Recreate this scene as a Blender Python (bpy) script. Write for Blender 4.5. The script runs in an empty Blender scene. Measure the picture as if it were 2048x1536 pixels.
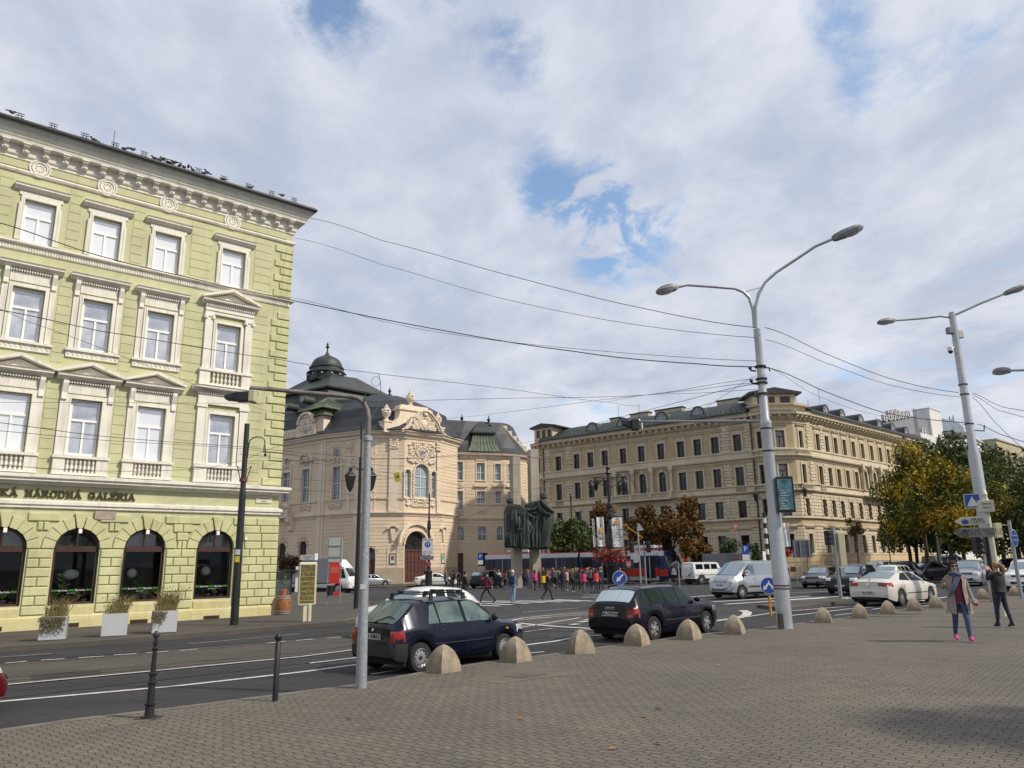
import bpy, math, random
from mathutils import Matrix, Vector, noise
R_ = math.radians
sc = bpy.context.scene
col = sc.collection
rnd = random.Random(7)
# ------------------------------------------------------------ camera
HC = 1.96
cam = bpy.data.objects.new('camera', bpy.data.cameras.new('camera'))
col.objects.link(cam); sc.camera = cam
cam.data.sensor_width = 36.0
cam.data.lens = 36.0 * 1525 / 2048
cam.data.clip_end = 3000
cam.matrix_world = Matrix.Translation((0,0, HC)) @ Matrix.Rotation(R_(90 + 13.36),4, 'X') @ Matrix.Rotation(R_(-0.945),4, 'Z')
sc.render.resolution_x, sc.render.resolution_y = 1024,768
sc.view_settings.view_transform = 'Standard'
sc.view_settings.look = 'None'
sc.view_settings.exposure = 0.0
sc.view_settings.gamma = 1.0
try:
 sc.cycles.max_bounces = 6; sc.cycles.diffuse_bounces = 3; sc.cycles.glossy_bounces = 3
 sc.cycles.transparent_max_bounces = 6; sc.cycles.transmission_bounces = 3
except Exception: pass
# ------------------------------------------------------------ sun and sky
SUN_AZ, SUN_EL = 110.0,42.0            # clockwise from +Y
sun = bpy.data.objects.new('sun', bpy.data.lights.new('sun', 'SUN'))
col.objects.link(sun)
sun.data.energy = 4.1; sun.data.angle = R_(2.5); sun.data.color = (1.0,0.92,0.80)
sun.rotation_euler = (R_(90 - SUN_EL),0, R_(180 - SUN_AZ))
world = bpy.data.worlds.new('World'); sc.world = world
world.use_nodes = True
wt = world.node_tree; wt.nodes.clear()
def wn(t, **k):
 n = wt.nodes.new(t)
 for a, b in k.items(): setattr(n, a, b)
 return n
def wl(a, b): wt.links.new(a, b)
def wmath(op, a, b=None, clamp=False):
 n = wn('ShaderNodeMath', operation=op); n.use_clamp = clamp
 for i, v in enumerate((a, b)):
  if v is None: continue
  if isinstance(v, (int, float)): n.inputs[i].default_value = v
  else: wl(v, n.inputs[i])
 return n.outputs[0]
def wmix(f, a, b):
 n = wn('ShaderNodeMix', data_type='RGBA')
 if isinstance(f, (int, float)): n.inputs[0].default_value = f
 else: wl(f, n.inputs[0])
 for i, v in ((6, a),(7, b)):
  if isinstance(v, tuple): n.inputs[i].default_value = (*v, 1)
  else: wl(v, n.inputs[i])
 return n.outputs[2]
def wramp(v, a, b):
 n = wn('ShaderNodeMapRange', interpolation_type='SMOOTHSTEP')
 wl(v, n.inputs[0]); n.inputs[1].default_value = a; n.inputs[2].default_value = b
 return n.outputs[0]
sky = wn('ShaderNodeTexSky', sky_type='NISHITA', sun_disc=False)
sky.sun_elevation = R_(SUN_EL); sky.sun_rotation = R_(SUN_AZ)
sky.altitude = 150; sky.air_density = 1.0; sky.dust_density = 1.0; sky.ozone_density = 1.5
tc = wn('ShaderNodeTexCoord')
sep = wn('ShaderNodeSeparateXYZ'); wl(tc.outputs['Generated'], sep.inputs[0])
zz = wmath('ADD', wmath('MAXIMUM', sep.outputs[2],0.0),0.16)
comb = wn('ShaderNodeCombineXYZ')
wl(wmath('DIVIDE', sep.outputs[0], zz), comb.inputs[0]); wl(wmath('DIVIDE', sep.outputs[1], zz), comb.inputs[1])
def wnoise(scale, detail, rough, dist, off):
 mp = wn('ShaderNodeMapping'); mp.inputs['Location'].default_value = off
 mp.inputs['Rotation'].default_value = (0,0, R_(35)); mp.inputs['Scale'].default_value = (1.0,0.72,1)
 wl(comb.outputs[0], mp.inputs[0])
 n = wn('ShaderNodeTexNoise'); wl(mp.outputs[0], n.inputs['Vector'])
 n.inputs['Scale'].default_value = scale; n.inputs['Detail'].default_value = detail
 n.inputs['Roughness'].default_value = rough; n.inputs['Distortion'].default_value = dist
 return n.outputs['Fac']
n_big = wnoise(2.0,9,0.62,0.4,(3.1,7.7,0))
n_shade = wnoise(2.3,8,0.58,0.25,(11.3,2.2,5))
n_fine = wnoise(6.5,6,0.62,0.5,(1.3,4.2,9))
# openings in the cloud deck, by direction in the sky
gap = None
cmv = (Matrix.Rotation(R_(90 + 13.36),3, 'X') @ Matrix.Rotation(R_(-0.945),3, 'Z'))
for (px, py, tight, amt) in [(1250,465,420,.13),(1080,365,700,.13),(1160,400,900,.08),(1030,115,500,.12),(1688,190,900,.11),(1700,35,900,.10),(1400,185,900,.10),(1545,588,1400,.10),(640,10,400,.12),(1190,520,900,.08),(2040,370,900,.08),(1270,330,900,.08),(1385,455,900,.06)]:
 v = (cmv @ Vector(((px - 1024) / 1525,(768 - py) / 1525,-1))).normalized()
 dp = wn('ShaderNodeVectorMath', operation='DOT_PRODUCT')
 wl(tc.outputs['Generated'], dp.inputs[0]); dp.inputs[1].default_value = v
 g_ = wmath('MULTIPLY', wmath('EXPONENT', wmath('MULTIPLY', wmath('SUBTRACT', dp.outputs['Value'],1.0), float(tight))), amt)
 gap = g_ if gap is None else wmath('ADD', gap, g_)
gap = wmath('MULTIPLY', gap, wmath('MULTIPLY', wramp(n_fine, 0.36,0.62),1.5))
cov = wmath('SUBTRACT', wmath('ADD', wmath('MULTIPLY', n_big, 0.8), wmath('MULTIPLY', n_fine, 0.2)), gap)
mask = wramp(cov, 0.27,0.43)
shade = wramp(wmath('ADD', wmath('MULTIPLY', n_shade, 0.75), wmath('MULTIPLY', n_fine, 0.25)),0.33,0.66)
cloud = wmix(shade, (6.2,6.9,8.6),(10.2,10.5,11.4))
cloud = wmix(wmath('MULTIPLY', wramp(cov, 0.40,0.66),0.30), cloud, (5.8,6.3,7.9))
blue = wn('ShaderNodeMix', data_type='RGBA', blend_type='MULTIPLY'); blue.inputs[0].default_value = 1.0
wl(sky.outputs[0], blue.inputs[6]); blue.inputs[7].default_value = (2.4,2.6,2.6,1)
final = wmix(wmath('ADD', wmath('MULTIPLY', mask, 0.92),0.08), blue.outputs[2], cloud)
bg = wn('ShaderNodeBackground'); bg.inputs[1].default_value = 0.08
wl(final, bg.inputs[0])
wo = wn('ShaderNodeOutputWorld'); wl(bg.outputs[0], wo.inputs[0])
# ------------------------------------------------------------ mesh helpers
def frame(x, y, az, z=0.0):
 """local x runs along azimuth az (left to right seen from outside),-y is outward"""
 return Matrix.Translation((x, y, z)) @ Matrix.Rotation(R_(90 - az),4, 'Z')
I4 = Matrix.Identity(4)
class MB:
 def __init__(s, xf=None):
  s.v = []; s.f = []; s.mi = []; s.cur = 0; s.xf = xf or I4
 def V(s, p):
  s.v.append(tuple(s.xf @ Vector(p))); return len(s.v) - 1
 def F(s, idx, m=None):
  s.f.append(tuple(idx)); s.mi.append(s.cur if m is None else m)
 def poly(s, pts, m=None):
  s.F([s.V(p) for p in pts], m)
 def box(s, x0, x1, y0, y1, z0, z1, m=None, skip=''):
  c = [s.V((x, y, z)) for z in (z0, z1) for y in (y0, y1) for x in (x0, x1)]
  fs = {'b': (0,2,3,1), 't': (4,5,7,6), 'f': (0,1,5,4), 'k': (2,6,7,3), 'l': (0,4,6,2), 'r': (1,3,7,5)}
  for k, f in fs.items():
   if k not in skip: s.F([c[i] for i in f], m)
  return s
 def bbox(s, x0, x1, y0, y1, z0, z1, b, m=None):
  """box whose front (-y) face is chamfered by b"""
  o = [s.V(p) for p in ((x0, y1, z0),(x1, y1, z0),(x1, y1, z1),(x0, y1, z1))]
  e = [s.V(p) for p in ((x0, y0 + b, z0),(x1, y0 + b, z0),(x1, y0 + b, z1),(x0, y0 + b, z1))]
  i = [s.V(p) for p in ((x0 + b, y0, z0 + b),(x1 - b, y0, z0 + b),(x1 - b, y0, z1 - b),(x0 + b, y0, z1 - b))]
  s.F(i, m)
  for k in range(4):
   j = (k + 1) % 4
   s.F((e[k], e[j], i[j], i[k]), m); s.F((o[k], o[j], e[j], e[k]), m)
 def prism(s, pts, a, b, ax='y', m=None, caps=True):
  """extrude a 2D outline from a to b along ax ('y': pts are (x,z); 'x': (y,z); 'z': (x,y))"""
  f = {'y': lambda p, t: (p[0], t, p[1]), 'x': lambda p, t: (t, p[0], p[1]), 'z': lambda p, t: (p[0], p[1], t)}[ax]
  A = [s.V(f(p, a)) for p in pts]; B = [s.V(f(p, b)) for p in pts]
  n = len(pts)
  for k in range(n):
   j = (k + 1) % n; s.F((A[k], A[j], B[j], B[k]), m)
  if caps: s.F(A[::-1], m); s.F(B, m)
 def ring(s, c, r, n, ux, uy):
  return [s.V(Vector(c) + ux * (r * math.cos(2 * math.pi * k / n)) + uy * (r * math.sin(2 * math.pi * k / n))) for k in range(n)]
 def tube(s, pts, r, n=8, m=None, caps=True):
  pts = [Vector(p) for p in pts]; rs = r if isinstance(r, (list, tuple)) else [r] * len(pts)
  prev = None; up = Vector((0,0,1))
  d0 = (pts[1] - pts[0]).normalized()
  ux = d0.cross(up); ux = ux.normalized() if ux.length > 1e-4 else Vector((1,0,0))
  first = None
  for i, p in enumerate(pts):
   a = pts[max(i - 1,0)]; b = pts[min(i + 1, len(pts) - 1)]
   d = (b - a).normalized()
   ux = (ux - d * ux.dot(d)).normalized(); uy = d.cross(ux)
   rg = s.ring(p, rs[i], n, ux, uy)
   if prev:
    for k in range(n):
     j = (k + 1) % n; s.F((prev[k], prev[j], rg[j], rg[k]), m)
   else: first = rg
   prev = rg
  if caps: s.F(first[::-1], m); s.F(prev, m)
 def lathe(s, prof, c=(0,0,0), n=12, m=None, sq=None):
  """prof: (radius, z) from bottom to top; caps where radius > 0"""
  prev = None
  for i, (r, z) in enumerate(prof):
   rg = [s.V((c[0] + r * math.cos(2 * math.pi * (k + .5) / n), c[1] + r * math.sin(2 * math.pi * (k + .5) / n), c[2] + z)) for k in range(n)]
   if prev:
    for k in range(n):
     j = (k + 1) % n; s.F((prev[k], prev[j], rg[j], rg[k]), m)
   elif r > 1e-3: s.F(rg[::-1], m)
   prev = rg
  if prof[-1][0] > 1e-3: s.F(prev, m)
 def ball(s, c, r, n=10, m=None, k=6):
  rx, ry, rz = r if isinstance(r, (tuple, list)) else (r, r, r)
  prev = None
  for i in range(k + 1):
   t = math.pi * i / k - math.pi / 2
   if i in (0, k): rg = [s.V((c[0], c[1], c[2] + rz * math.sin(t)))]
   else: rg = [s.V((c[0] + rx * math.cos(t) * math.cos(2 * math.pi * j / n), c[1] + ry * math.cos(t) * math.sin(2 * math.pi * j / n), c[2] + rz * math.sin(t))) for j in range(n)]
   if prev:
    for j in range(n):
     q = (j + 1) % n
     if len(prev) == 1: s.F((prev[0], rg[q], rg[j]), m)
     elif len(rg) == 1: s.F((prev[j], prev[q], rg[0]), m)
     else: s.F((prev[j], prev[q], rg[q], rg[j]), m)
   prev = rg
 def loft(s, rings, closed=True, m=None, capa=False, capb=False):
  ids = [[s.V(p) for p in r] for r in rings]
  n = len(rings[0])
  for a, b in zip(ids, ids[1:]):
   for k in range(n if closed else n - 1):
    j = (k + 1) % n; s.F((a[k], a[j], b[j], b[k]), m)
  if capa: s.F(ids[0][::-1], m)
  if capb: s.F(ids[-1], m)
  return ids
 def mesh(s, name, mats, smooth=None):
  me = bpy.data.meshes.new(name)
  me.from_pydata(s.v, [], s.f)
  if not isinstance(mats, (list, tuple)): mats = [mats]
  for m in mats: me.materials.append(m)
  me.polygons.foreach_set('material_index', [min(i, len(mats) - 1) for i in s.mi])
  if smooth is not None:
   me.polygons.foreach_set('use_smooth', [True] * len(me.polygons))
   try: me.set_sharp_from_angle(angle=R_(smooth))
   except Exception: pass
  me.update()
  return me
 def build(s, name, mats, parent=None, smooth=None, bevel=0):
  o = bpy.data.objects.new(name, s.mesh(name, mats, smooth)); col.objects.link(o)
  if parent is not None: o.parent = parent
  if bevel:
   b = o.modifiers.new('bevel', 'BEVEL'); b.width = bevel; b.segments = 2; b.limit_method = 'ANGLE'; b.angle_limit = R_(40)
  return o
def tag(o, label=None, cat=None, group=None, kind=None):
 for k, v in (('label', label),('category', cat),('group', group),('kind', kind)):
  if v: o[k] = v
 return o
def empty(name, x=0, y=0, z=None, rz=0.0, label=None, cat=None, group=None, xf=None):
 o = bpy.data.objects.new(name, None); col.objects.link(o)
 if xf is not None: o.matrix_world = xf
 else:
  o.location = (x, y, gz(x) if z is None else z); o.rotation_euler = (0,0, rz)
 return tag(o, label, cat, group)
def gz(x): return 0.009 * x           # the square rises very slightly to the right
def copy_tree(o, parent=None):
 c = o.copy(); col.objects.link(c)
 if parent is not None: c.parent = parent; c.matrix_parent_inverse = I4
 for ch in list(o.children): copy_tree(ch, c)
 return c
def place(o, x, y, az=90.0, z=None, s=None):
 o.location = (x, y, gz(x) if z is None else z); o.rotation_euler = (0,0, R_(90 - az))
 if s: o.scale = (s, s, s)
 return o
# ------------------------------------------------------------ materials
MT = {}
def mat(name, c, rough=0.7, var=0.0, vs=3.0, bump=0.0, bs=40.0, metal=0.0, c2=None, spec=0.5, coat=0.0, streak=0.0, emit=None, vs2=None):
 """procedural material: base colour c broken up by noise (var, or towards c2), with fine bump"""
 if name in MT: return MT[name]
 m = bpy.data.materials.new(name); m.use_nodes = True
 nt = m.node_tree; p = nt.nodes['Principled BSDF']
 p.inputs['Base Color'].default_value = (*c, 1); p.inputs['Roughness'].default_value = rough
 p.inputs['Metallic'].default_value = metal
 p.inputs['Specular IOR Level'].default_value = spec
 if coat: p.inputs['Coat Weight'].default_value = coat; p.inputs['Coat Roughness'].default_value = 0.04
 if emit:
  p.inputs['Emission Color'].default_value = (*emit[0],1); p.inputs['Emission Strength'].default_value = emit[1]
 N = nt.nodes.new; L = nt.links.new
 if var or c2 or bump or streak:
  t = N('ShaderNodeTexCoord')
 if var or c2 or streak:
  n = N('ShaderNodeTexNoise'); L(t.outputs['Object'], n.inputs['Vector'])
  n.inputs['Scale'].default_value = vs; n.inputs['Detail'].default_value = 6; n.inputs['Roughness'].default_value = 0.6
  r = N('ShaderNodeMapRange'); L(n.outputs['Fac'], r.inputs[0]); r.inputs[1].default_value = .35; r.inputs[2].default_value = .65
  mx = N('ShaderNodeMix'); mx.data_type = 'RGBA'; L(r.outputs[0], mx.inputs[0])
  cc = c2 or tuple(min(1, x * (1 + var)) for x in c)
  ca = c if c2 else tuple(x * (1 - var) for x in c)
  mx.inputs[6].default_value = (*ca, 1); mx.inputs[7].default_value = (*cc, 1)
  out = mx.outputs[2]
  if streak:
   mp = N('ShaderNodeMapping'); mp.inputs['Scale'].default_value = (2.2,2.2,0.25); L(t.outputs['Object'], mp.inputs[0])
   n2 = N('ShaderNodeTexNoise'); L(mp.outputs[0], n2.inputs['Vector']); n2.inputs['Scale'].default_value = 1.6; n2.inputs['Detail'].default_value = 7; n2.inputs['Roughness'].default_value = .7
   r2 = N('ShaderNodeMapRange'); L(n2.outputs['Fac'], r2.inputs[0]); r2.inputs[1].default_value = .5; r2.inputs[2].default_value = .78
   mu = N('ShaderNodeMath'); mu.operation = 'MULTIPLY'; mu.inputs[1].default_value = streak; L(r2.outputs[0], mu.inputs[0])
   m2 = N('ShaderNodeMix'); m2.data_type = 'RGBA'; L(mu.outputs[0], m2.inputs[0]); L(out, m2.inputs[6])
   m2.inputs[7].default_value = (c[0] * .35, c[1] * .33, c[2] * .30,1); out = m2.outputs[2]
  L(out, p.inputs['Base Color'])
 if bump:
  nb = N('ShaderNodeTexNoise'); L(t.outputs['Object'], nb.inputs['Vector']); nb.inputs['Scale'].default_value = bs; nb.inputs['Detail'].default_value = 5
  b = N('ShaderNodeBump'); b.inputs['Strength'].default_value = bump; b.inputs['Distance'].default_value = 0.02
  L(nb.outputs['Fac'], b.inputs['Height']); L(b.outputs[0], p.inputs['Normal'])
 MT[name] = m
 return m
# ------------------------------------------------------------ surveying: where a photographed point of the ground lies
CR = (Matrix.Rotation(R_(90 + 13.36),3, 'X') @ Matrix.Rotation(R_(-0.945),3, 'Z'))
def ray(px, py): return CR @ Vector(((px - 1024) / 1525,(768 - py) / 1525,-1))
def W(px, py, z=0.0):
 d = ray(px, py); n = Vector((-0.009,0,1)); t = (z - HC) / d.dot(n)
 p = Vector((0,0, HC)) + d * t
 return p.x, p.y
def WD(px, py, dist):
 """point seen at a pixel at a horizontal distance"""
 d = ray(px, py); t = dist / math.hypot(d.x, d.y); p = Vector((0,0, HC)) + d * t
 return p
ROAD = -0.09
def gmat(name, kind, c1, c2, rough=0.85):
 m = bpy.data.materials.new(name); m.use_nodes = True; nt = m.node_tree; N = nt.nodes.new; L = nt.links.new
 p = nt.nodes['Principled BSDF']; p.inputs['Roughness'].default_value = rough; p.inputs['Specular IOR Level'].default_value = 0.3
 t = N('ShaderNodeTexCoord')
 def noise_(s, d=6, r=.6, v=None):
  n = N('ShaderNodeTexNoise'); n.inputs['Scale'].default_value = s; n.inputs['Detail'].default_value = d; n.inputs['Roughness'].default_value = r
  L(v or t.outputs['Object'], n.inputs['Vector']); return n.outputs['Fac']
 def rr(v, a, b, c=0., d=1.):
  n = N('ShaderNodeMapRange'); L(v, n.inputs[0])
  for i, x in enumerate((a, b, c, d)): n.inputs[i + 1].default_value = x
  return n.outputs[0]
 def mx(f, a, b, bt='MIX'):
  n = N('ShaderNodeMix'); n.data_type = 'RGBA'; n.blend_type = bt
  if isinstance(f, float): n.inputs[0].default_value = f
  else: L(f, n.inputs[0])
  for i, v in ((6, a),(7, b)):
   if isinstance(v, tuple): n.inputs[i].default_value = (*v, 1)
   else: L(v, n.inputs[i])
  return n.outputs[2]
 def ma(op, a, b=0.):
  n = N('ShaderNodeMath'); n.operation = op
  for i, v in enumerate((a, b)):
   if isinstance(v, (int, float)): n.inputs[i].default_value = v
   else: L(v, n.inputs[i])
  return n.outputs[0]
 big = rr(noise_(0.28,5),.35,.65); mid = rr(noise_(2.2,6),.3,.7); fin = noise_(70,3)
 colr = mx(big, c1, c2)
 colr = mx(ma('MULTIPLY', mid, .42), colr, tuple(x * .62 for x in c1))
 if kind == 'paver':
  mp = N('ShaderNodeMapping'); mp.inputs['Rotation'].default_value = (0,0, R_(40)); L(t.outputs['Object'], mp.inputs[0])
  s = N('ShaderNodeSeparateXYZ'); L(mp.outputs[0], s.inputs[0])
  wob = ma('MULTIPLY', ma('SINE', ma('MULTIPLY', s.outputs[0],2 * math.pi / 0.21)),.016)
  wob2 = ma('MULTIPLY', ma('SINE', ma('MULTIPLY', s.outputs[1],2 * math.pi / 0.28)),.014)
  cb = N('ShaderNodeCombineXYZ'); L(ma('ADD', s.outputs[0], wob2), cb.inputs[0]); L(ma('ADD', s.outputs[1], wob), cb.inputs[1])
  b = N('ShaderNodeTexBrick'); L(cb.outputs[0], b.inputs['Vector'])
  b.inputs['Scale'].default_value = 1.0; b.inputs['Brick Width'].default_value = .21; b.inputs['Row Height'].default_value = .12
  b.inputs['Mortar Size'].default_value = .009; b.inputs['Mortar Smooth'].default_value = .4; b.offset = .5
  b.inputs['Color1'].default_value = (.90,.90,.90,1); b.inputs['Color2'].default_value = (1.06,1.05,1.03,1); b.inputs['Mortar'].default_value = (.30,.28,.26,1)
  colr = mx(1.0, colr, b.outputs['Color'], 'MULTIPLY')
  stain = rr(noise_(0.8,9,.7),.56,.72); colr = mx(ma('MULTIPLY', stain, .45), colr, (.055,.05,.045))
  h = ma('ADD', ma('MULTIPLY', b.outputs['Fac'],-1.), ma('MULTIPLY', fin, .35))
 else:
  h = fin
  if kind == 'asphalt':
   v = N('ShaderNodeTexVoronoi'); v.feature = 'DISTANCE_TO_EDGE'; v.inputs['Scale'].default_value = .16; v.inputs['Randomness'].default_value = 1
   wv = N('ShaderNodeMix'); wv.data_type = 'VECTOR'
   nn = N('ShaderNodeTexNoise'); nn.inputs['Scale'].default_value = .9; nn.inputs['Detail'].default_value = 6; L(t.outputs['Object'], nn.inputs['Vector'])
   ad = N('ShaderNodeVectorMath'); ad.operation = 'MULTIPLY_ADD'; L(nn.outputs['Color'], ad.inputs[0]); ad.inputs[1].default_value = (2.5,2.5,0); L(t.outputs['Object'], ad.inputs[2])
   L(ad.outputs[0], v.inputs['Vector'])
   cr = rr(v.outputs['Distance'],0., .006,1., 0.)
   colr = mx(ma('MULTIPLY', cr, .6), colr, (.02,.02,.02))
   colr = mx(rr(fin, .42,.72,0., .35), colr, tuple(min(1, x * 2.6) for x in c2))
   # tyre-polished and oily bands running with the street
   mp = N('ShaderNodeMapping'); mp.inputs['Rotation'].default_value = (0,0, R_(-40)); mp.inputs['Scale'].default_value = (.06,.9,1); L(t.outputs['Object'], mp.inputs[0])
   sv = rr(noise_(1.0,5,.6, mp.outputs[0]),.42,.62); colr = mx(ma('MULTIPLY', sv, .35), colr, tuple(x * .6 for x in c1))
 L(colr, p.inputs['Base Color'])
 bp = N('ShaderNodeBump'); bp.inputs['Strength'].default_value = .55; bp.inputs['Distance'].default_value = .012
 L(h, bp.inputs['Height']); L(bp.outputs[0], p.inputs['Normal'])
 MT[name] = m
 return m
m_asph = gmat('asphalt', 'asphalt', (.024,.024,.027),(.040,.039,.041))
m_asph2 = gmat('worn_asphalt', 'asphalt', (.056,.050,.044),(.085,.076,.066))
m_asph3 = gmat('square_asphalt', 'asphalt', (.032,.032,.035),(.052,.051,.053))
m_pav = gmat('pavers', 'paver', (.125,.113,.095),(.165,.147,.120))
m_side = gmat('sidewalk', 'plain', (.070,.062,.054),(.105,.094,.082))
m_kerb = mat('kerbstone', (.14,.12,.10),.8,.25,2.0,.3,60)
m_paint = mat('road_paint', (.62,.61,.58),.7, vs=9, c2=(.36,.35,.33), bump=.2)
def sheet(name, pts, z, m, skirt=None, kind='structure', subdiv=None):
 """flat polygon following the slope of the square; skirt = depth of its edge face"""
 mb = MB(); top = [mb.V((x, y, z + gz(x))) for x, y in pts]; mb.F(top)
 if skirt:
  lo = [mb.V((x, y, z - skirt + gz(x))) for x, y in pts]
  n = len(pts)
  for k in range(n):
   j = (k + 1) % n; mb.F((lo[k], lo[j], top[j], top[k]))
 o = mb.build(name, m); tag(o, kind=kind); return o
def strip(mb, pts, w, z):
 """painted line along world points"""
 P = [Vector((x, y)) for x, y in pts]
 L_, R2 = [],[]
 for i, p in enumerate(P):
  d = (P[min(i + 1, len(P) - 1)] - P[max(i - 1,0)]).normalized(); n = Vector((-d.y, d.x)) * (w / 2)
  L_.append(mb.V((p.x + n.x, p.y + n.y, z + gz(p.x + n.x)))); R2.append(mb.V((p.x - n.x, p.y - n.y, z + gz(p.x - n.x))))
 for i in range(len(P) - 1): mb.F((R2[i], R2[i + 1], L_[i + 1], L_[i]))
def ext(a, b, t):
 return (b[0] + (b[0] - a[0]) * t, b[1] + (b[1] - a[1]) * t)
# base: one sheet of asphalt to the horizon
sheet('ground', [(-700,-400),(900,-400),(900,1200),(-700,1200)], ROAD - 0.012, m_asph3)
# near edge of the street = kerb of the plaza
KP = [(0,1463),(150,1441),(300,1424),(420,1409),(550,1392),(722,1370),(850,1346),(993,1323),(1100,1310.5),(1197,1296.6),(1434,1266),(1495,1261),(1631,1243.6),(1760,1228),(1893,1205),(1982,1195),(2060,1187)]
KW = [W(*p) for p in KP]
KW = [ext(KW[3], KW[0],6)] + KW + [ext(KW[-5], KW[-1],8)]
far = [(KW[-1][0] + 90, KW[-1][1] - 60),(60,-60),(-60,-60)]
plaza_pts = KW + far
sheet('plaza_paving', plaza_pts, 0.0, m_pav, skirt=0.2)
mb = MB()
K2 = [(x - 0.055, y + 0.06) for x, y in KW]
strip(mb, K2,0.20,0.003)
for (x, y),(x2, y2) in zip(K2, K2[1:]):
 d = Vector((x2 - x, y2 - y)).normalized(); n = Vector((-d.y, d.x)) * .10
 mb.poly([(x + n.x, y + n.y, ROAD - .02 + gz(x)),(x2 + n.x, y2 + n.y, ROAD - .02 + gz(x2)),(x2 + n.x, y2 + n.y, .003 + gz(x2)),(x + n.x, y + n.y, .003 + gz(x))])
tag(mb.build('kerb', m_kerb), kind='structure')
# gallery pavement
GK = [W(p[0], p[1],.05) for p in [(0,1294),(150,1284.5),(300,1273),(450,1261.5),(600,1249),(690,1242),(730,1232),(745,1218),(735,1200),(700,1187),(640,1180)]]
GK = [ext(GK[2], GK[0],14)] + GK
side_pts = GK + [(-28,74),(-70,90),(-90,0)]
sheet('gallery_pavement', side_pts, 0.05, m_side, skirt=.25)
mb = MB(); strip(mb, [(x - .07, y + .07) for x, y in GK[:6]] + [(x - .07, y + .03) for x, y in GK[6:8]],.16,.054)
tag(mb.build('pavement_edge', m_kerb), kind='structure')
# pavements round the concert hall and round the hotel
sheet('hall_pavement', [(-60,96),(-30,90),(-14,86),(-4,92),(4,100),(16,118),(-40,130),(-70,120)],0.03, m_side, skirt=.15)
sheet('hotel_pavement', [(2,92),(22,76.5),(28,74.5),(34,77),(80,119),(90,135),(20,130)],0.03, m_side, skirt=.15)
# street surfaces along the gallery (lanes differ in age)
def lane(name, a, b, m, z):
 A = [W(*p, ROAD) for p in a]; B = [W(*p, ROAD) for p in b]
 A = [ext(A[1], A[0],3)] + A; B = [ext(B[1], B[0],3)] + B
 sheet(name, A + B[::-1], z, m)
lane('near_lane', [(0,1470),(722,1374),(1100,1314),(1434,1270),(1893,1209)],[(0,1401),(600,1333),(1050,1282),(1440,1240),(1740,1204)], m_asph, ROAD)
lane('middle_lane', [(0,1397),(600,1328),(1100,1274)],[(0,1377),(600,1318),(1100,1252)], m_asph, ROAD - .004)
lane('tram_zone', [(0,1372),(600,1314),(1100,1250),(1400,1232)],[(0,1329),(600,1280),(850,1252),(1150,1222)], m_asph2, ROAD - .004)
lane('far_lane', [(0,1326),(600,1277),(850,1250)],[(0,1302),(600,1256),(760,1236)], m_asph, ROAD - .004)
for i, pl in enumerate(([(260,1395),(420,1378),(430,1386),(268,1404)],[(1230,1228),(1420,1206),(1440,1211),(1260,1234)],[(60,1352),(200,1340),(205,1347),(62,1360)],[(640,1190),(900,1188),(905,1196),(650,1200)])): sheet('road_patch', [W(*p, ROAD) for p in pl], ROAD + .002,[m_asph, m_asph2][i % 2] if i < 3 else m_asph)
# tram rails
RAIL = mat('rail_steel', (.10,.09,.085),.35, metal=.8)
mb = MB()
for pl in [[(0,1356),(300,1331),(600,1305),(900,1268),(1030,1252)],[(0,1363),(300,1337),(600,1311),(900,1274)],[(0,1332),(300,1306),(600,1283),(800,1262),(960,1246),(1030,1231),(1045,1220),(1036,1211),(1010,1203)],
  [(0,1317),(110,1308)],[(370,1285),(600,1267),(850,1244),(980,1226),(1002,1219),(985,1209),(950,1204)],[(1040,1226),(1180,1214),(1300,1206)],[(600,1150),(800,1158),(1000,1172),(1200,1178),(1500,1176)],[(600,1155),(800,1163),(1000,1178),(1200,1184),(1500,1181)]]:
 q = [W(*p, ROAD) for p in pl]; s = []
 for a, b in zip(q, q[1:]):
  for k in range(4): s.append((a[0] + (b[0] - a[0]) * k / 4, a[1] + (b[1] - a[1]) * k / 4))
 s.append(q[-1]); strip(mb, s, .07, ROAD + .006)
tag(mb.build('tram_rails', RAIL), kind='structure')
# painted markings
mb = MB()
def line(pl, w=.12):
 q = [W(*p, ROAD) for p in pl]; s = []
 for a, b in zip(q, q[1:]):
  n = max(1, int(math.dist(a, b) / 1.5))
  for k in range(n): s.append((a[0] + (b[0] - a[0]) * k / n, a[1] + (b[1] - a[1]) * k / n))
 s.append(q[-1]); strip(mb, s, w, ROAD + .010)
line([(-300,1405),(0,1371),(300,1343),(600,1314),(715,1299),(860,1280),(1000,1262),(1160,1236)],.13)
line([(-300,1434),(0,1404),(360,1372),(600,1345),(720,1329)],.16)
line([(620,1327),(712,1316),(800,1303)],.12)
line([(743,1349),(800,1340)],.10); line([(1049,1308),(1088,1304)],.10)
line([(1049,1291),(1110,1283),(1160,1273),(1205,1270.5)],.17); line([(1430,1243),(1500,1233),(1560,1224),(1720,1211)],.14)
line([(1012,1244),(1060,1249),(1120,1254),(1185,1257.5)],.24); line([(1012,1244),(1045,1236.5),(1110,1230),(1185,1225)],.15)
line([(1035,1241),(1100,1235)],.12); line([(1060,1237),(1185,1229)],.10)
line([(1050,1264),(1105,1257)],.08); line([(1142,1250),(1158,1248)],.3); line([(1158,1244.5),(1178,1242)],.3); line([(1170,1240),(1190,1238)],.3)
line([(1150,1262),(1190,1259)],.08); line([(1045,1225),(1160,1216)],.08); line([(995,1241),(1040,1238)],.1)
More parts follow.
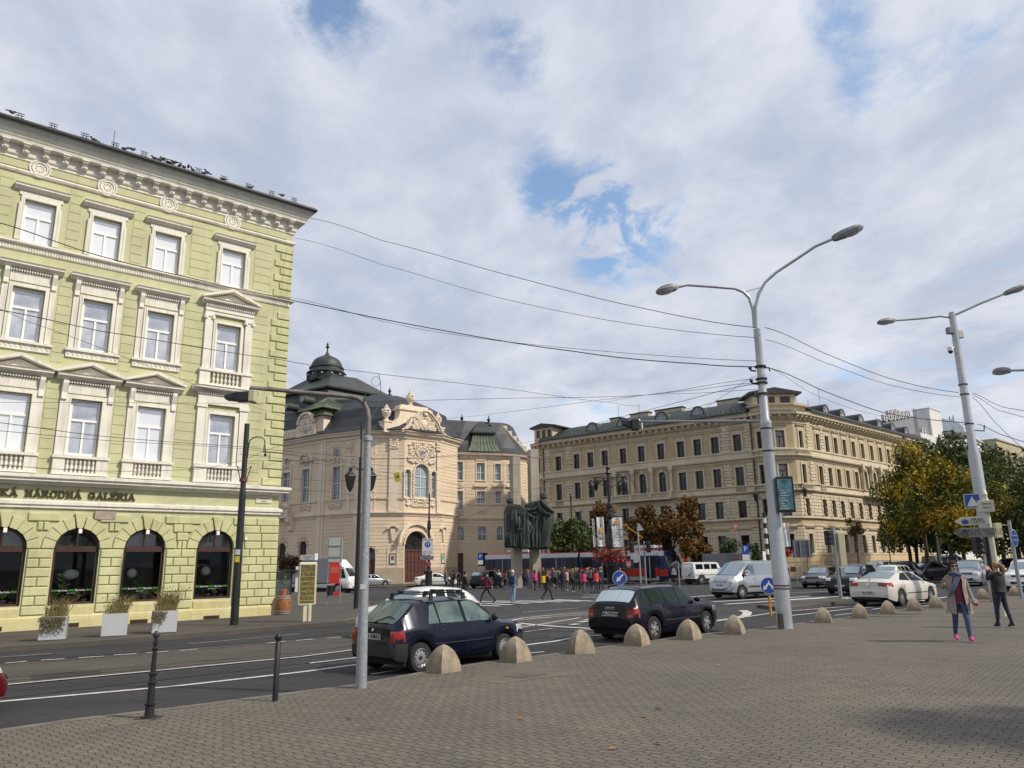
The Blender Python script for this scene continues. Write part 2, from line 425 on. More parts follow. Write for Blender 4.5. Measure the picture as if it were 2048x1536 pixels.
for x0, y0, x1, y1 in [(10,1327,54,1323),(82,1321,129,1318),(157,1316,207,1313),(228,1310.5,273,1308),(292,1306.5,337,1303),(360,1302,396,1298.5),(535,1287,572,1283),(592,1281.5,626,1279),(654,1277,684,1274.5),(700,1273,730,1270)]:
 line([(x0, y0),(x1, y1)],.12)
line([(377,1288),(600,1268)],.05); line([(0,1315),(104,1307.5)],.05)
# zebra crossings
def zebra(cells, w):
 for a, b in cells: line([a, b], w)
zebra([((922,1209.5),(1000,1212.5)),((940,1205.5),(1024,1210)),((958,1202.8),(1058,1207.3)),((990,1202),(1090,1205.4)),((1035,1201),(1125,1204.5)),((1078,1200.3),(1160,1203.2)),((1110,1199.5),(1187,1202.6)),((1165,1194.5),(1210,1194.5)),((1165,1190),(1210,1190))],.42)
zebra([((1380,1194),(1440,1190)),((1400,1199),(1560,1191)),((1425,1204),(1620,1193)),((1450,1209),(1650,1196)),((1560,1206),(1700,1197)),((1570,1200),(1680,1193)),((1600,1202),(1700,1195))],.4)
line([(1850,1214),(1915,1207)],.3); line([(1840,1202),(1925,1190)],.2)
line([(1560,1187),(1700,1181)],.15); line([(1855,1174),(1960,1165)],.15); line([(1580,1232),(1700,1218),(1860,1206)],.13); line([(1670,1231),(1705,1227)],.10); line([(1745,1219),(1765,1216)],.1)
# curved turn marking beside the refuge
line([(1440,1241),(1478,1236),(1492,1231),(1495,1225),(1485,1221)],.35)
tag(mb.build('road_markings', m_paint), kind='structure')
# refuge island, cobbled strip, cover plate and mended patch in the paving
ri = [W(*p, ROAD) for p in [(1515,1215),(1575,1223),(1640,1214),(1700,1204),(1680,1200),(1570,1206)]]
sheet('traffic_island', ri, ROAD + .12, m_side, skirt=.14)
sheet('paving_patch', [W(*p) for p in [(975,1338),(1050,1334),(1155,1337),(1150,1350),(1080,1356),(1000,1368),(935,1360)]],.004, gmat('cement_patch', 'plain', (.125,.108,.085),(.165,.143,.113)))
sheet('cover_plate', [W(*p) for p in [(1005,1353),(1050,1347),(1094,1349),(1045,1357)]],.009, mat('cast_iron_plate', (.09,.06,.055),.6,.3,5,.5,60))
sheet('kerb_patch', [W(*p) for p in [(212,1446),(240,1440),(300,1434),(320,1437),(285,1444),(230,1453)]],.004, MT['cement_patch'])
# ------------------------------------------------------------ shared facade pieces
def wall(mb, x0, x1, z0, z1, ops, dep=.22, t=0.0):
 """wall front at y=0 with openings (xa,xb,za,zb,'r'|'a'); reveals run to y=dep"""
 xs = sorted({x0, x1, *[v for o in ops for v in o[:2]]}); zs = sorted({z0, z1, *[v for o in ops for v in o[2:4]]})
 for a, b in zip(xs, xs[1:]):
  for c, d in zip(zs, zs[1:]):
   mx_, mz = (a + b) / 2,(c + d) / 2
   if any(o[0] < mx_ < o[1] and o[2] < mz < o[3] for o in ops): continue
   mb.poly([(a, t, c),(b, t, c),(b, t, d),(a, t, d)])
 for xa, xb, za, zb, k in ops:
  if k == 'r':
   P = [(xa, za),(xb, za),(xb, zb),(xa, zb)]
  else:
   r = (xb - xa) / 2; sp = zb - r * (k if isinstance(k, float) else 1.0); cx = (xa + xb) / 2
   rz = zb - sp; n = 12
   arc = [(cx + r * math.cos(math.pi * i / n), sp + rz * math.sin(math.pi * i / n)) for i in range(n + 1)]
   P = [(xa, za),(xb, za)] + arc
   R_side = [(xb, zb)] + arc[n // 2::-1][::1]
   # spandrels
   for i in range(n // 2): mb.poly([(xb, t, zb),(arc[i + 1][0], t, arc[i + 1][1]),(arc[i][0], t, arc[i][1])])
   for i in range(n // 2, n): mb.poly([(xa, t, zb),(arc[i + 1][0], t, arc[i + 1][1]),(arc[i][0], t, arc[i][1])])
  n = len(P)
  for i in range(n):
   j = (i + 1) % n; a, b = P[i], P[j]
   if abs(a[0] - b[0]) + abs(a[1] - b[1]) < 1e-6: continue
   mb.poly([(a[0], t, a[1]),(a[0], dep, a[1]),(b[0], dep, b[1]),(b[0], t, b[1])])
def arcpts(cx, sp, r, rz, n=12): return [(cx + r * math.cos(math.pi * i / n), sp + rz * math.sin(math.pi * i / n)) for i in range(n + 1)]
def archband(mb, cx, sp, r0, r1, y0, y1, n=12, ez=1.0):
 a = arcpts(cx, sp, r0, r0 * ez, n); b = arcpts(cx, sp, r1, r1 * ez, n)
 for i in range(n):
  A, B, C, D = a[i], a[i + 1], b[i + 1], b[i]
  mb.poly([(A[0], y0, A[1]),(D[0], y0, D[1]),(C[0], y0, C[1]),(B[0], y0, B[1])])
  mb.poly([(D[0], y0, D[1]),(D[0], y1, D[1]),(C[0], y1, C[1]),(C[0], y0, C[1])])
  mb.poly([(A[0], y0, A[1]),(B[0], y0, B[1]),(B[0], y1, B[1]),(A[0], y1, A[1])])
def win_meshes(key, w, h, fr, mf, mp, bars=(1,.66), arch=None, th=.05):
 """frame and pane meshes, origin at bottom centre, glass at y=0. bars=(mullions below, transom height fraction or list of horizontals)"""
 f = MB(); y0, y1 = -th, .01; hw = w / 2
 top = h if not arch else h - hw * arch
 f.box(-hw, -hw + fr, y0, y1,0, top); f.box(hw - fr, hw, y0, y1,0, top); f.box(-hw + fr, hw - fr, y0, y1,0, fr)
 if not arch: f.box(-hw + fr, hw - fr, y0, y1, h - fr, h)
 else: archband(f, 0, top, hw - fr, hw, y0, y1,12, arch)
 nv, trs = bars[0], bars[1] if isinstance(bars[1],(list, tuple)) else [bars[1]]
 f2 = fr * .9
 zt = trs[0] * h if trs else h
 for t_ in trs: f.box(-hw + fr, hw - fr, y0 - .015, y1, t_ * h - f2 * .6, t_ * h + f2 * .6)
 for k in range(nv):
  xc = -hw + w * (k + 1) / (nv + 1); f.box(xc - f2 / 2, xc + f2 / 2, y0 - .005, y1, fr, (zt if len(bars) < 3 else h * bars[2]) - f2 * .6)
 p = MB(); a = fr * .5
 if not arch: p.poly([(-hw + a, 0, a),(hw - a, 0, a),(hw - a, 0, h - a),(-hw + a, 0, h - a)])
 else: p.poly([(-hw + a, 0, a),(hw - a, 0, a)] + [(x, 0, z) for x, z in arcpts(0, top, hw - a, (hw - a) * arch)])
 return f.mesh('window_frame', mf), p.mesh('pane', mp)
def add_win(parent, meshes, x, z, y, name='window', xf=None):
 o = bpy.data.objects.new(name, meshes[0]); col.objects.link(o); o.parent = parent
 if xf is not None: o.matrix_local = xf @ Matrix.Translation((x, y, z))
 else: o.location = (x, y, z)
 p = bpy.data.objects.new('pane', meshes[1]); col.objects.link(p); p.parent = o
 return o
def inst(name, me, parent, loc=(0,0,0), rz=0, xf=None, scale=None):
 o = bpy.data.objects.new(name, me); col.objects.link(o); o.parent = parent
 if xf is not None: o.matrix_local = xf
 else:
  o.location = loc; o.rotation_euler = (0,0, rz)
  if scale: o.scale = scale
 return o
def baluster(mb, x, y, z0, z1, r):
 h = z1 - z0
 mb.lathe([(r * .9,0),(r * .9,.08 * h),(r * .45,.14 * h),(r, .32 * h),(r * .85,.42 * h),(r * .4,.55 * h),(r * .85,.72 * h),(r, .78 * h),(r * .5,.88 * h),(r * .9,.92 * h),(r * .9, h)],(x, y, z0),8)
def glass(name, c, rough=.06, metal=.0, spec=.9, coat=0.0):
 return mat(name, c, rough, spec=spec, metal=metal, bump=.03, bs=1.2, coat=coat)
# lettering made of thick strokes with slab serifs
GLY = {
'S': [[(.62,.82),(.5,1),(.18,1),(.06,.86),(.06,.66),(.18,.55),(.5,.45),(.62,.34),(.62,.14),(.5,0),(.18,0),(.04,.18)]],
'K': [[(.12,0),(.12,1)],[(.12,.42),(.62,1)],[(.28,.58),(.66,0)],[(0,0),(.24,0)],[(0,1),(.24,1)],[(.5,1),(.72,1)],[(.52,0),(.78,0)]],
'A': [[(.08,0),(.38,1),(.68,0)],[(.19,.36),(.57,.36)],[(0,0),(.2,0)],[(.56,0),(.78,0)]],
'N': [[(.12,0),(.12,1),(.64,0),(.64,1)],[(0,0),(.24,0)],[(0,1),(.14,1)],[(.52,1),(.76,1)]],
'R': [[(.12,0),(.12,1),(.46,1),(.6,.88),(.6,.62),(.46,.5),(.12,.5)],[(.36,.5),(.66,0)],[(0,0),(.24,0)],[(0,1),(.14,1)],[(.6,0),(.76,0)]],
'O': [[(.2,0),(.06,.2),(.06,.8),(.2,1),(.54,1),(.68,.8),(.68,.2),(.54,0),(.2,0)]],
'D': [[(.12,0),(.12,1),(.46,1),(.66,.78),(.66,.22),(.46,0),(.12,0)],[(0,0),(.14,0)],[(0,1),(.14,1)]],
'G': [[(.64,.8),(.52,1),(.2,1),(.06,.8),(.06,.2),(.2,0),(.54,0),(.66,.14),(.66,.44),(.42,.44)]],
'L': [[(.12,1),(.12,0),(.6,0),(.6,.22)],[(0,1),(.26,1)],[(0,0),(.14,0)]],
'E': [[(.6,.8),(.6,1),(.12,1),(.12,0),(.62,0),(.62,.2)],[(.12,.52),(.44,.52)],[(0,0),(.14,0)],[(0,1),(.14,1)]],
'I': [[(.14,0),(.14,1)],[(0,0),(.28,0)],[(0,1),(.28,1)]],
'V': [[(.06,1),(.38,0),(.7,1)],[(0,1),(.18,1)],[(.58,1),(.78,1)]],
'C': [[(.62,.8),(.5,1),(.2,1),(.06,.8),(.06,.2),(.2,0),(.5,0),(.64,.2)]],
}
def stroke_letter(ch, h, t, acc):
 mb = MB()
 for pl in GLY[ch] + ([[(.30,1.12),(.46,1.32)]] if acc else []):
  for a, b in zip(pl, pl[1:]):
   A = Vector((a[0] * h * .95, a[1] * h)); B = Vector((b[0] * h * .95, b[1] * h)); d = (B - A).normalized() * t / 2; n = Vector((-d.y, d.x))
   q = [A - d - n, B + d - n, B + d + n, A - d + n]
   mb.prism([(v.x, v.y) for v in q],-.05,0.0, 'y')
 return mb
def text_mesh(s, size, m, ext_=.003, align='CENTER', bold=.0, spacing=1.0):
 """flat lettering in the local xz plane facing -y"""
 c = bpy.data.curves.new('lettering', 'FONT'); c.body = s; c.size = size; c.extrude = ext_; c.align_x = align; c.align_y = 'CENTER'; c.offset = bold; c.space_character = spacing; c.resolution_u = 3
 o = bpy.data.objects.new('tmp', c); me = bpy.data.meshes.new_from_object(o)
 bpy.data.objects.remove(o); me.transform(Matrix.Rotation(R_(90),4, 'X'))
 me.materials.clear(); me.materials.append(m)
 return me
def text(parent, s, size, m, loc, name='lettering', rz=0.0, **k):
 o = bpy.data.objects.new(name, text_mesh(s, size, m, **k)); col.objects.link(o); o.parent = parent; o.location = loc; o.rotation_euler = (0,0, rz); return o
# ------------------------------------------------------------ the green gallery
GX, GY = W(545,1232)
galf = frame(GX, GY, 49.5, gz(GX))
m_green = mat('green_plaster', (.49,.49,.29),.9,.09,.6,.25,25, streak=.26)
m_green2 = mat('green_rustic', (.51,.50,.275),.9,.10,.8,.3,20, streak=.32)
m_plinthy = mat('yellow_plinth', (.52,.45,.21),.9, vs=1.4, c2=(.56,.52,.29), bump=.35, bs=12, streak=.30)
m_cream = mat('cream_stucco', (.72,.69,.60),.85,.06,1.5,.2,30, streak=.55)
m_dark = mat('dark_metal', (.02,.02,.022),.45)
m_winw = mat('white_window_paint', (.82,.81,.78),.5,.05)
m_winb = mat('brown_window_frame', (.045,.018,.012),.45,.2)
m_gl_hi = mat('sky_painted_glass', (.93,.93,.93),.04, metal=.45, spec=1.0, bump=.12, bs=1.1)  # bright sky reflection put into the pane colour as near white
m_gl_mid = mat('blind_and_sky_toned_glass', (.40,.44,.50),.04, vs=.9, c2=(.80,.80,.80), spec=1.0, metal=.5, bump=.12, bs=1.1)  # blinds and grey-blue sky reflection both put into the pane colour
m_gl_dk = mat('dark_shop_glass', (.012,.014,.014),.03, vs=2, c2=(.03,.034,.03), spec=1.0)
m_roof = mat('red_roof_tiles', (.115,.045,.034),.85,.35,6,.6,18)
gal = empty('gallery_building', xf=galf, label='pale green gallery building with white window surrounds and arched ground floor windows, left corner', cat='building')
GL = -34.0       # facade runs on to the left beyond the picture
wx = [-2.9] + [-5.90 - 2.5 * i for i in range(12)]
ax_ = [-2.77,-5.66,-8.15,-10.65,-13.15,-15.65,-18.15,-20.65,-23.15,-25.65,-28.15,-30.65]
ops = []
for i, x in enumerate(wx):
 for zc, h in ((15.08,1.80),(10.96,2.18),(6.60,2.30)): ops.append((x - .56, x + .56, zc, zc + h, 'r'))
for x in ax_: ops.append((x - .80, x + .80,.86,3.80,.95))
mb = MB(); wall(mb, GL, 0,-.4,18.0, ops, .24)
# end walls and back so the block is solid
mb.poly([(0,0,-.4),(0,14,-.4),(0,14,18),(0,0,18)]); mb.poly([(GL, 0,-.4),(GL, 0,18),(GL, 14,18),(GL, 14,-.4)]); mb.poly([(GL, 14,-.4),(GL, 14,18),(0,14,18),(0,14,-.4)])
# narrow plaster joints on the upper floors are slightly raised courses
for z0, z1 in ((6.0,9.9),(10.3,14.3),(15.2,17.85)):
 z = z0
 while z < z1 - .1:
  zz_ = min(z + .40, z1)
  segs = [GL] + sorted(v for x in wx if x > GL for v in (x - 1.02, x + 1.02)) + [-1.05]
  for a, b in zip(segs[::2], segs[1::2]):
   if b - a > .1: mb.box(a, b, -.018,0, z, zz_ - .025, skip='k')
  z += .40
mb.build('wall', m_green, gal)
# rusticated ground floor: one block at a time, arches with voussoirs
mb = MB(); rr_ = random.Random(3)
def rblock(a, b, c, d):
 if b - a < .06: return
 mb.bbox(a, b, -.075,.0, c, d, .028)
levels = [.52 + k * .3475 for k in range(12)]
for k, z in enumerate(levels):
 if z > 4.3: break
 z1 = min(z + .3475,4.50) - .022
 piers = []
 edges = [0.0] + [v for x in ax_ for v in (x + .84, x - .84)] + [GL]
 for i in range(0, len(edges),2): piers.append((edges[i + 1], edges[i]))
 if z < 2.9:
  for a, b in piers:
   b2 = b if b < -.01 else .06
   L_ = b2 - a
   if L_ <= 0: continue
   nb = max(1, round(L_ / .75)); w_ = L_ / nb; o_ = (k % 2) * .5
   cuts = [a] + [a + w_ * (j + o_) for j in range(nb + 1) if .08 < w_ * (j + o_) < L_ - .08] + [b2]
   for c0, c1 in zip(cuts, cuts[1:]): rblock(c0 + .011, c1 - .011, z, z1)
 elif z < 4.15:
  # between arches: clip by radius 1.30 round each arch centre
  zc = (z + z1) / 2
  for a, b in piers:
   cxl = a - .84; cxr = b + .84
   def edge(zv): return math.sqrt(max(0,1.26 ** 2 - max(0,(zv - 2.95)) ** 2)) if zv - 2.95 < 1.26 else 0
   e = edge(z); aa = cxl + e if e > 0 else cxl; bb = (cxr - e) if b < -.01 else .06
   if b < -.01 and bb - aa > .15:
    m_ = (aa + bb) / 2
    if (k % 2): rblock(aa + .011, m_ - .011, z, z1); rblock(m_ + .011, bb - .011, z, z1)
    else: rblock(aa + .011, bb - .011, z, z1)
   elif b > -.02:
    m_ = (aa + bb) / 2; rblock(aa + .011, m_ - .011, z, z1); rblock(m_ + .011, bb - .011, z, z1)
 else:
  x = .06
  while x > GL + 1:
   rblock(x - 1.24, x - .02, z, z1); x -= 1.25
for cx in ax_:
 n = 9
 for i in range(n):
  a0 = math.pi * i / n + .012; a1 = math.pi * (i + 1) / n - .012
  ro = 1.24 if i != 4 else 1.36; key = i == 4
  yo = -.075 if not key else -.13
  if key: a0 += .05; a1 -= .05
  P = [(cx + .80 * math.cos(a0),2.97 + .78 * math.sin(a0)),(cx + ro * math.cos(a0 - (.0 if not key else .05)),2.97 + ro * math.sin(a0)),(cx + ro * math.cos(a1 + (.0 if not key else .05)),2.97 + ro * math.sin(a1)),(cx + .80 * math.cos(a1),2.97 + .78 * math.sin(a1))]
  mb.prism(P, yo, 0, 'y')
mb.build('rustication', m_green2, gal, bevel=.012)
mb = MB(); mb.box(GL, .05,-.10,0,-.45,.40); mb.prism([(-.10,.40),(0,.52),(0,.40)], GL, .05, 'x')
for cx in ax_:
 mb.box(cx - .86, cx + .86,-.115,-.02,-.2,.34)
 mb.bbox(cx - .80, cx + .80,-.05,0,.43,.80,.03)
mb.build('plinth', m_plinthy, gal, bevel=.015)
for cx in ax_[:6]:
 g_ = MB(); g_.box(cx - .33, cx + .33,-.13,-.11,.02,.17)
 for i in range(12): g_.box(cx - .31 + i * .054, cx - .285 + i * .054,-.145,-.13,.03,.16)
 g_.build('vent_grille', mat('rusty_grille', (.05,.022,.018),.7,.4,20), gal)
# cornices and string courses (profiles extruded along the front and returned round the corner)
def course(prof, name, m, x1=0.0):
 """prof: list of (projection, z) from bottom to top"""
 b = MB(); P = [(-p, z) for p, z in prof]
 ring_a = [b.V((GL, y, z)) for y, z in P]; ring_b = [b.V((x1 - y, y, z)) for y, z in P]; ring_c = [b.V((x1 - y, 14, z)) for y, z in P]
 for A, B in ((ring_a, ring_b),(ring_b, ring_c)):
  for k in range(len(P) - 1): b.F((A[k], B[k], B[k + 1], A[k + 1]))
 return b.build(name, m, gal)
course([(0,4.47),(.09,4.50),(.09,4.58),(.15,4.62),(.15,4.74),(0,4.80)], 'string_course', m_cream)
course([(0,5.36),(.10,5.38),(.16,5.46),(.34,5.50),(.34,5.56),(.42,5.62),(.42,5.74),(.02,5.80)], 'ledge', m_cream)
course([(0,14.62),(.05,14.64),(.05,14.86),(.20,14.92),(.20,15.00),(0,15.05)], 'string_course', m_cream)
course([(0,17.93),(.08,17.95),(.12,18.02),(.08,18.09),(0,18.10)], 'string_course', m_cream)
course([(0,18.5),(.06,18.52),(.06,18.6),(.13,18.68),(.15,18.8),(.15,19.07),(.44,19.11),(.47,19.22),(.52,19.28)], 'cornice', m_cream)
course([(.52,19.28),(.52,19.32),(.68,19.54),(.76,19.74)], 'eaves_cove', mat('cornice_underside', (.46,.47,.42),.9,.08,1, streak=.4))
b = MB(); x = -.45
dent = MB()
for k in range(0,340): 
 xx = -.06 - k * .10
 if xx < GL: break
 dent.box(xx - .05, xx, -.085,-.05,14.66,14.84, skip='k')
dent.build('dentil_band', m_cream, gal)
frz = MB(); frz.box(GL, -.35,-.05,0,18.16,18.46); frz.build('frieze', m_green, gal)
course([(0,18.0),(0,18.55)], 'frieze_backing', m_green)
# brackets under the cornice
bm = MB(); bm.prism([(-.14,18.74),(-.22,18.72),(-.28,18.79),(-.27,18.88),(-.34,18.93),(-.42,18.99),(-.43,19.06),(-.14,19.06)],-.11,.11, 'x')
bm.box(-.15,.15,-.47,-.15,19.06,19.11); bm.ball((0,-.27,18.84),(.07,.05,.07),8)
bme = bm.mesh('cornice_bracket', m_cream)
for k in range(44): inst('cornice_bracket', bme, gal, (-.25 - .715 * k, 0,0))
# medallions
mm = MB()
for r0, r1, y in ((.0,.26,-.02),(.24,.30,-.06),(.33,.40,-.05)):
 n = 20
 for i in range(n):
  a, c = 2 * math.pi * i / n, 2 * math.pi * (i + 1) / n
  P = [(r0 * math.cos(a), r0 * math.sin(a)),(r1 * math.cos(a), r1 * math.sin(a)),(r1 * math.cos(c), r1 * math.sin(c)),(r0 * math.cos(c), r0 * math.sin(c))]
  mm.prism(P, y, 0, 'y', caps=True)
for i in range(8):
 a = 2 * math.pi * i / 8; mm.ball((.14 * math.cos(a),-.03,.14 * math.sin(a)),(.045,.03,.045),6, k=4)
mme = mm.mesh('medallion', m_cream)
for k, x in enumerate([-3.1,-6.02,-8.56,-11.1] + [-13.6 - 2.5 * i for i in range(8)]): inst('medallion', mme, gal, (x, -.05,18.32))
# windows
def gw(h, mp): return win_meshes('g', 1.08, h, .085, m_winw, mp, (1,.63))
# extra lower glazing bars
def gwin(h, mp):
 fm, pm = gw(h, mp)
 return fm, pm
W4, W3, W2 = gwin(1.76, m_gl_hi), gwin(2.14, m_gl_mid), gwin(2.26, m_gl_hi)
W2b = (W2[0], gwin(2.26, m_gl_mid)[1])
def surround(w, h, mbx, t=.14, y=-.07, z0=0.):
 mbx.box(-w / 2 - t, -w / 2, y, .02, z0, h); mbx.box(w / 2, w / 2 + t, y, .02, z0, h); mbx.box(-w / 2 - t, w / 2 + t, y, .02, h, h + t)
 mbx.box(-w / 2 - .05,-w / 2, y - .02, y, z0, h); mbx.box(w / 2, w / 2 + .05, y - .02, y, z0, h); mbx.box(-w / 2 - .05, w / 2 + .05, y - .02, y, h, h + .05)
def hood(b, hw, z, p=.30):
 prof = [(0, z),(-.10, z + .03),(-.16, z + .10),(-p, z + .15),(-p, z + .20),(-p - .05, z + .26),(0, z + .30)]
 b.prism(prof, -hw, hw, 'x')
def pediment(b, hw, z, hgt, p=.30):
 hood(b, hw, z, p)
 zt = z + .26
 for s_ in (-1,1):
  P = [(s_ * (hw + .06), zt),(s_ * (hw + .06), zt + .10),(0, zt + hgt),(0, zt + hgt - .14)]
  if s_ < 0: P = P[::-1]
  b.prism(P, -p - .03,0, 'y')
 b.prism([(-hw + .25, zt),(hw - .25, zt),(0, zt + hgt - .20)],-.08,0, 'y')
s4 = MB(); surround(1.12,1.80, s4); s4.box(-.78,.78,-.05,0,1.94,2.12); hood(s4,.98,2.12,.24); s4.box(-.76,-.66,-.09,0,0,1.6); s4.box(.66,.76,-.09,0,0,1.6)
s3 = MB(); surround(1.12,2.18, s3)
for s_ in (-1,1):
 s3.box(s_ * .83 - .10, s_ * .83 + .10,-.06,0,0,2.9)
 s3.prism([(-.06,2.2),(-.13,2.25),(-.11,2.45),(-.22,2.75),(-.22,2.88),(0,2.88)], s_ * .83 - .08, s_ * .83 + .08, 'x')
s3.box(-.70,.70,-.04,0,2.40,2.80)
for i in range(16): s3.box(-.72 + i * .09,-.67 + i * .09,-.13,-.04,2.80,2.88)
hood(s3,1.12,2.90,.30); s3.box(-1.02,1.02,-.18,0,-.12,-.03); s3.box(-.98,.98,-.08,0,-.38,-.12)
for i in range(11):
 s3.ball((-.88 + i * .176,-.08,-.25),(.055,.03,.055),6, k=4)
s3p = MB(); surround(1.12,2.18, s3p)
for s_ in (-1,1):
 s3p.box(s_ * .93 - .17, s_ * .93 + .17,-.12,0,-.05,2.42)
 s3p.box(s_ * .93 - .21, s_ * .93 + .21,-.16,0,2.42,2.56); s3p.lathe([(.09,-.16),(.09,.0)],(s_ * .93 - .17,-.12,2.48),8); s3p.lathe([(.09,-.16),(.09,.0)],(s_ * .93 + .17,-.12,2.48),8)
s3p.box(-1.12,1.12,-.12,0,2.56,2.98); s3p.box(-1.14,1.14,-.16,0,2.72,2.76)
for i in range(24): s3p.box(-1.12 + i * .095,-1.07 + i * .095,-.19,-.12,2.92,3.00)
pediment(s3p, 1.30,3.0,.62,.34)
s3p.box(-1.22,1.22,-.22,0,-.14,-.04); s3p.box(-1.18,-.72,-.16,0,-.72,-.14); s3p.box(.72,1.18,-.16,0,-.72,-.14); s3p.box(-1.18,1.18,-.18,0,-.80,-.70)
for i in range(7): baluster(s3p, -.54 + i * .18,-.10,-.70,-.14,.065)
s2 = MB(); surround(1.14,2.28, s2,.17)
for s_ in (-1,1):
 s2.box(s_ * .85 - .11, s_ * .85 + .11,-.07,0,0,2.98)
 s2.prism([(-.07,2.15),(-.15,2.22),(-.12,2.5),(-.24,2.85),(-.24,2.98),(0,2.98)], s_ * .85 - .09, s_ * .85 + .09, 'x')
s2.box(-.72,.72,-.05,0,2.50,2.88)
for i in range(18): s2.box(-.84 + i * .095,-.79 + i * .095,-.15,-.05,2.90,2.98)
pediment(s2,1.18,3.0,.56,.34)
def balc(b, hw):
 b.box(-hw, hw, -.24,0,-.14,-.03); b.box(-hw + .04,-.56,-.18,0,-.72,-.14); b.box(.56, hw - .04,-.18,0,-.72,-.14)
 b.box(-hw + .02, hw - .02,-.22,0,-.80,-.70); b.box(-.56,.56,-.04,0,-.7,-.14)
 for i in range(7): baluster(b, -.46 + i * .153,-.11,-.70,-.14,.058)
balc(s2,1.02)
s2c = MB(); surround(1.14,2.28, s2c, .17)
for s_ in (-1,1):
 s2c.box(s_ * .95 - .18, s_ * .95 + .18,-.12,0,0,2.55); s2c.box(s_ * .95 - .23, s_ * .95 + .23,-.17,0,2.55,2.70)
s2c.box(-1.14,1.14,-.13,0,2.70,3.14)
for i in range(26): s2c.box(-1.2 + i * .093,-1.15 + i * .093,-.20,-.13,3.14,3.24)
hood(s2c, 1.42,3.24,.42); balc(s2c, 1.14)
S4, S3, S3P, S2, S2C = [s.mesh('window_surround', m_cream) for s in (s4, s3, s3p, s2, s2c)]
for i, x in enumerate(wx):
 if x - 1.2 < GL: continue
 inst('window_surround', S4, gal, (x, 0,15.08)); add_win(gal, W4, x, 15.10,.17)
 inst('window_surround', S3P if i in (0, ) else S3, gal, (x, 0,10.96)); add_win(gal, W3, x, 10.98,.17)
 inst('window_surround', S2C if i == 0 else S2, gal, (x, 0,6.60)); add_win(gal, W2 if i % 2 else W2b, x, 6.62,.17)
# arched shop windows with plants, flower pots and lamps behind the glass
def shopwin():
 f = MB(); hw = .78; fr = .085
 f.box(-hw, -hw + fr, -.04,.06,0,2.1); f.box(hw - fr, hw, -.04,.06,0,2.1); f.box(-hw + fr, hw - fr, -.04,.06,0,.09)
 f.box(-hw + fr, hw - fr, -.06,.06,1.98,2.14); archband(f, 0,2.12, hw - fr, hw, -.04,.06,14,.97); f.box(-.035,.035,-.05,.05,2.14,2.82)
 f.box(-hw + fr, hw - fr, -.045,.02,2.14,2.20)
 lo = MB(); lo.poly([(-.72,0,.05),(.72,0,.05),(.72,0,2.0),(-.72,0,2.0)])
 up = MB(); up.poly([(-.72,0,2.1),(.72,0,2.1)] + [(x, 0, z) for x, z in arcpts(0,2.12,.72,.70)])
 return f.mesh('window_frame', m_winb), lo.mesh('pane', m_shop), up.mesh('pane', m_gl_dk)
def seeglass():
 m = bpy.data.materials.new('shop_glass'); m.use_nodes = True; nt = m.node_tree; nt.nodes.clear(); N = nt.nodes.new; L = nt.links.new
 o = N('ShaderNodeOutputMaterial'); mx = N('ShaderNodeMixShader'); t = N('ShaderNodeBsdfTransparent'); g = N('ShaderNodeBsdfGlossy')
 t.inputs[0].default_value = (.80,.84,.82,1); g.inputs['Roughness'].default_value = .02; g.inputs[0].default_value = (.8,.85,.85,1)
 f = N('ShaderNodeFresnel'); f.inputs[0].default_value = 1.38; L(f.outputs[0], mx.inputs[0]); L(t.outputs[0], mx.inputs[1]); L(g.outputs[0], mx.inputs[2]); L(mx.outputs[0], o.inputs[0])
 return m
m_shop = seeglass()
SW = shopwin()
m_terra = mat('terracotta', (.42,.13,.06),.8,.15,5); m_leaf = mat('house_plant_leaf', (.16,.30,.06),.6, vs=8, c2=(.36,.45,.12)); m_leafd = mat('dark_plant_leaf', (.03,.06,.02),.6, vs=8, c2=(.06,.09,.04))
m_lampw = mat('paper_lamp', (.62,.62,.60),.8,.06,3); m_txtg = mat('green_vinyl', (.10,.45,.06),.6); m_txtw = mat('white_vinyl', (.6,.62,.6),.6)
room = MB()
room.box(GL + .1,-.3,1.6,1.7,0,4.3); room.box(GL + .1,-.3,.26,1.6,.80,.84); room.box(GL + .1,-.3,.26,1.6,4.0,4.05)
room.build('shop_interior', mat('dark_interior', (.03,.028,.026),.9,.3,2), gal)
def leafblade(b, base, tip, w, m=None):
 A, B = Vector(base), Vector(tip); d = (B - A); n = d.cross(Vector((0,1,0))); n = n.normalized() * w if n.length > 1e-5 else Vector((w, 0,0))
 M_ = A + d * .55
 b.poly([A, M_ + n, B, M_ - n], m)
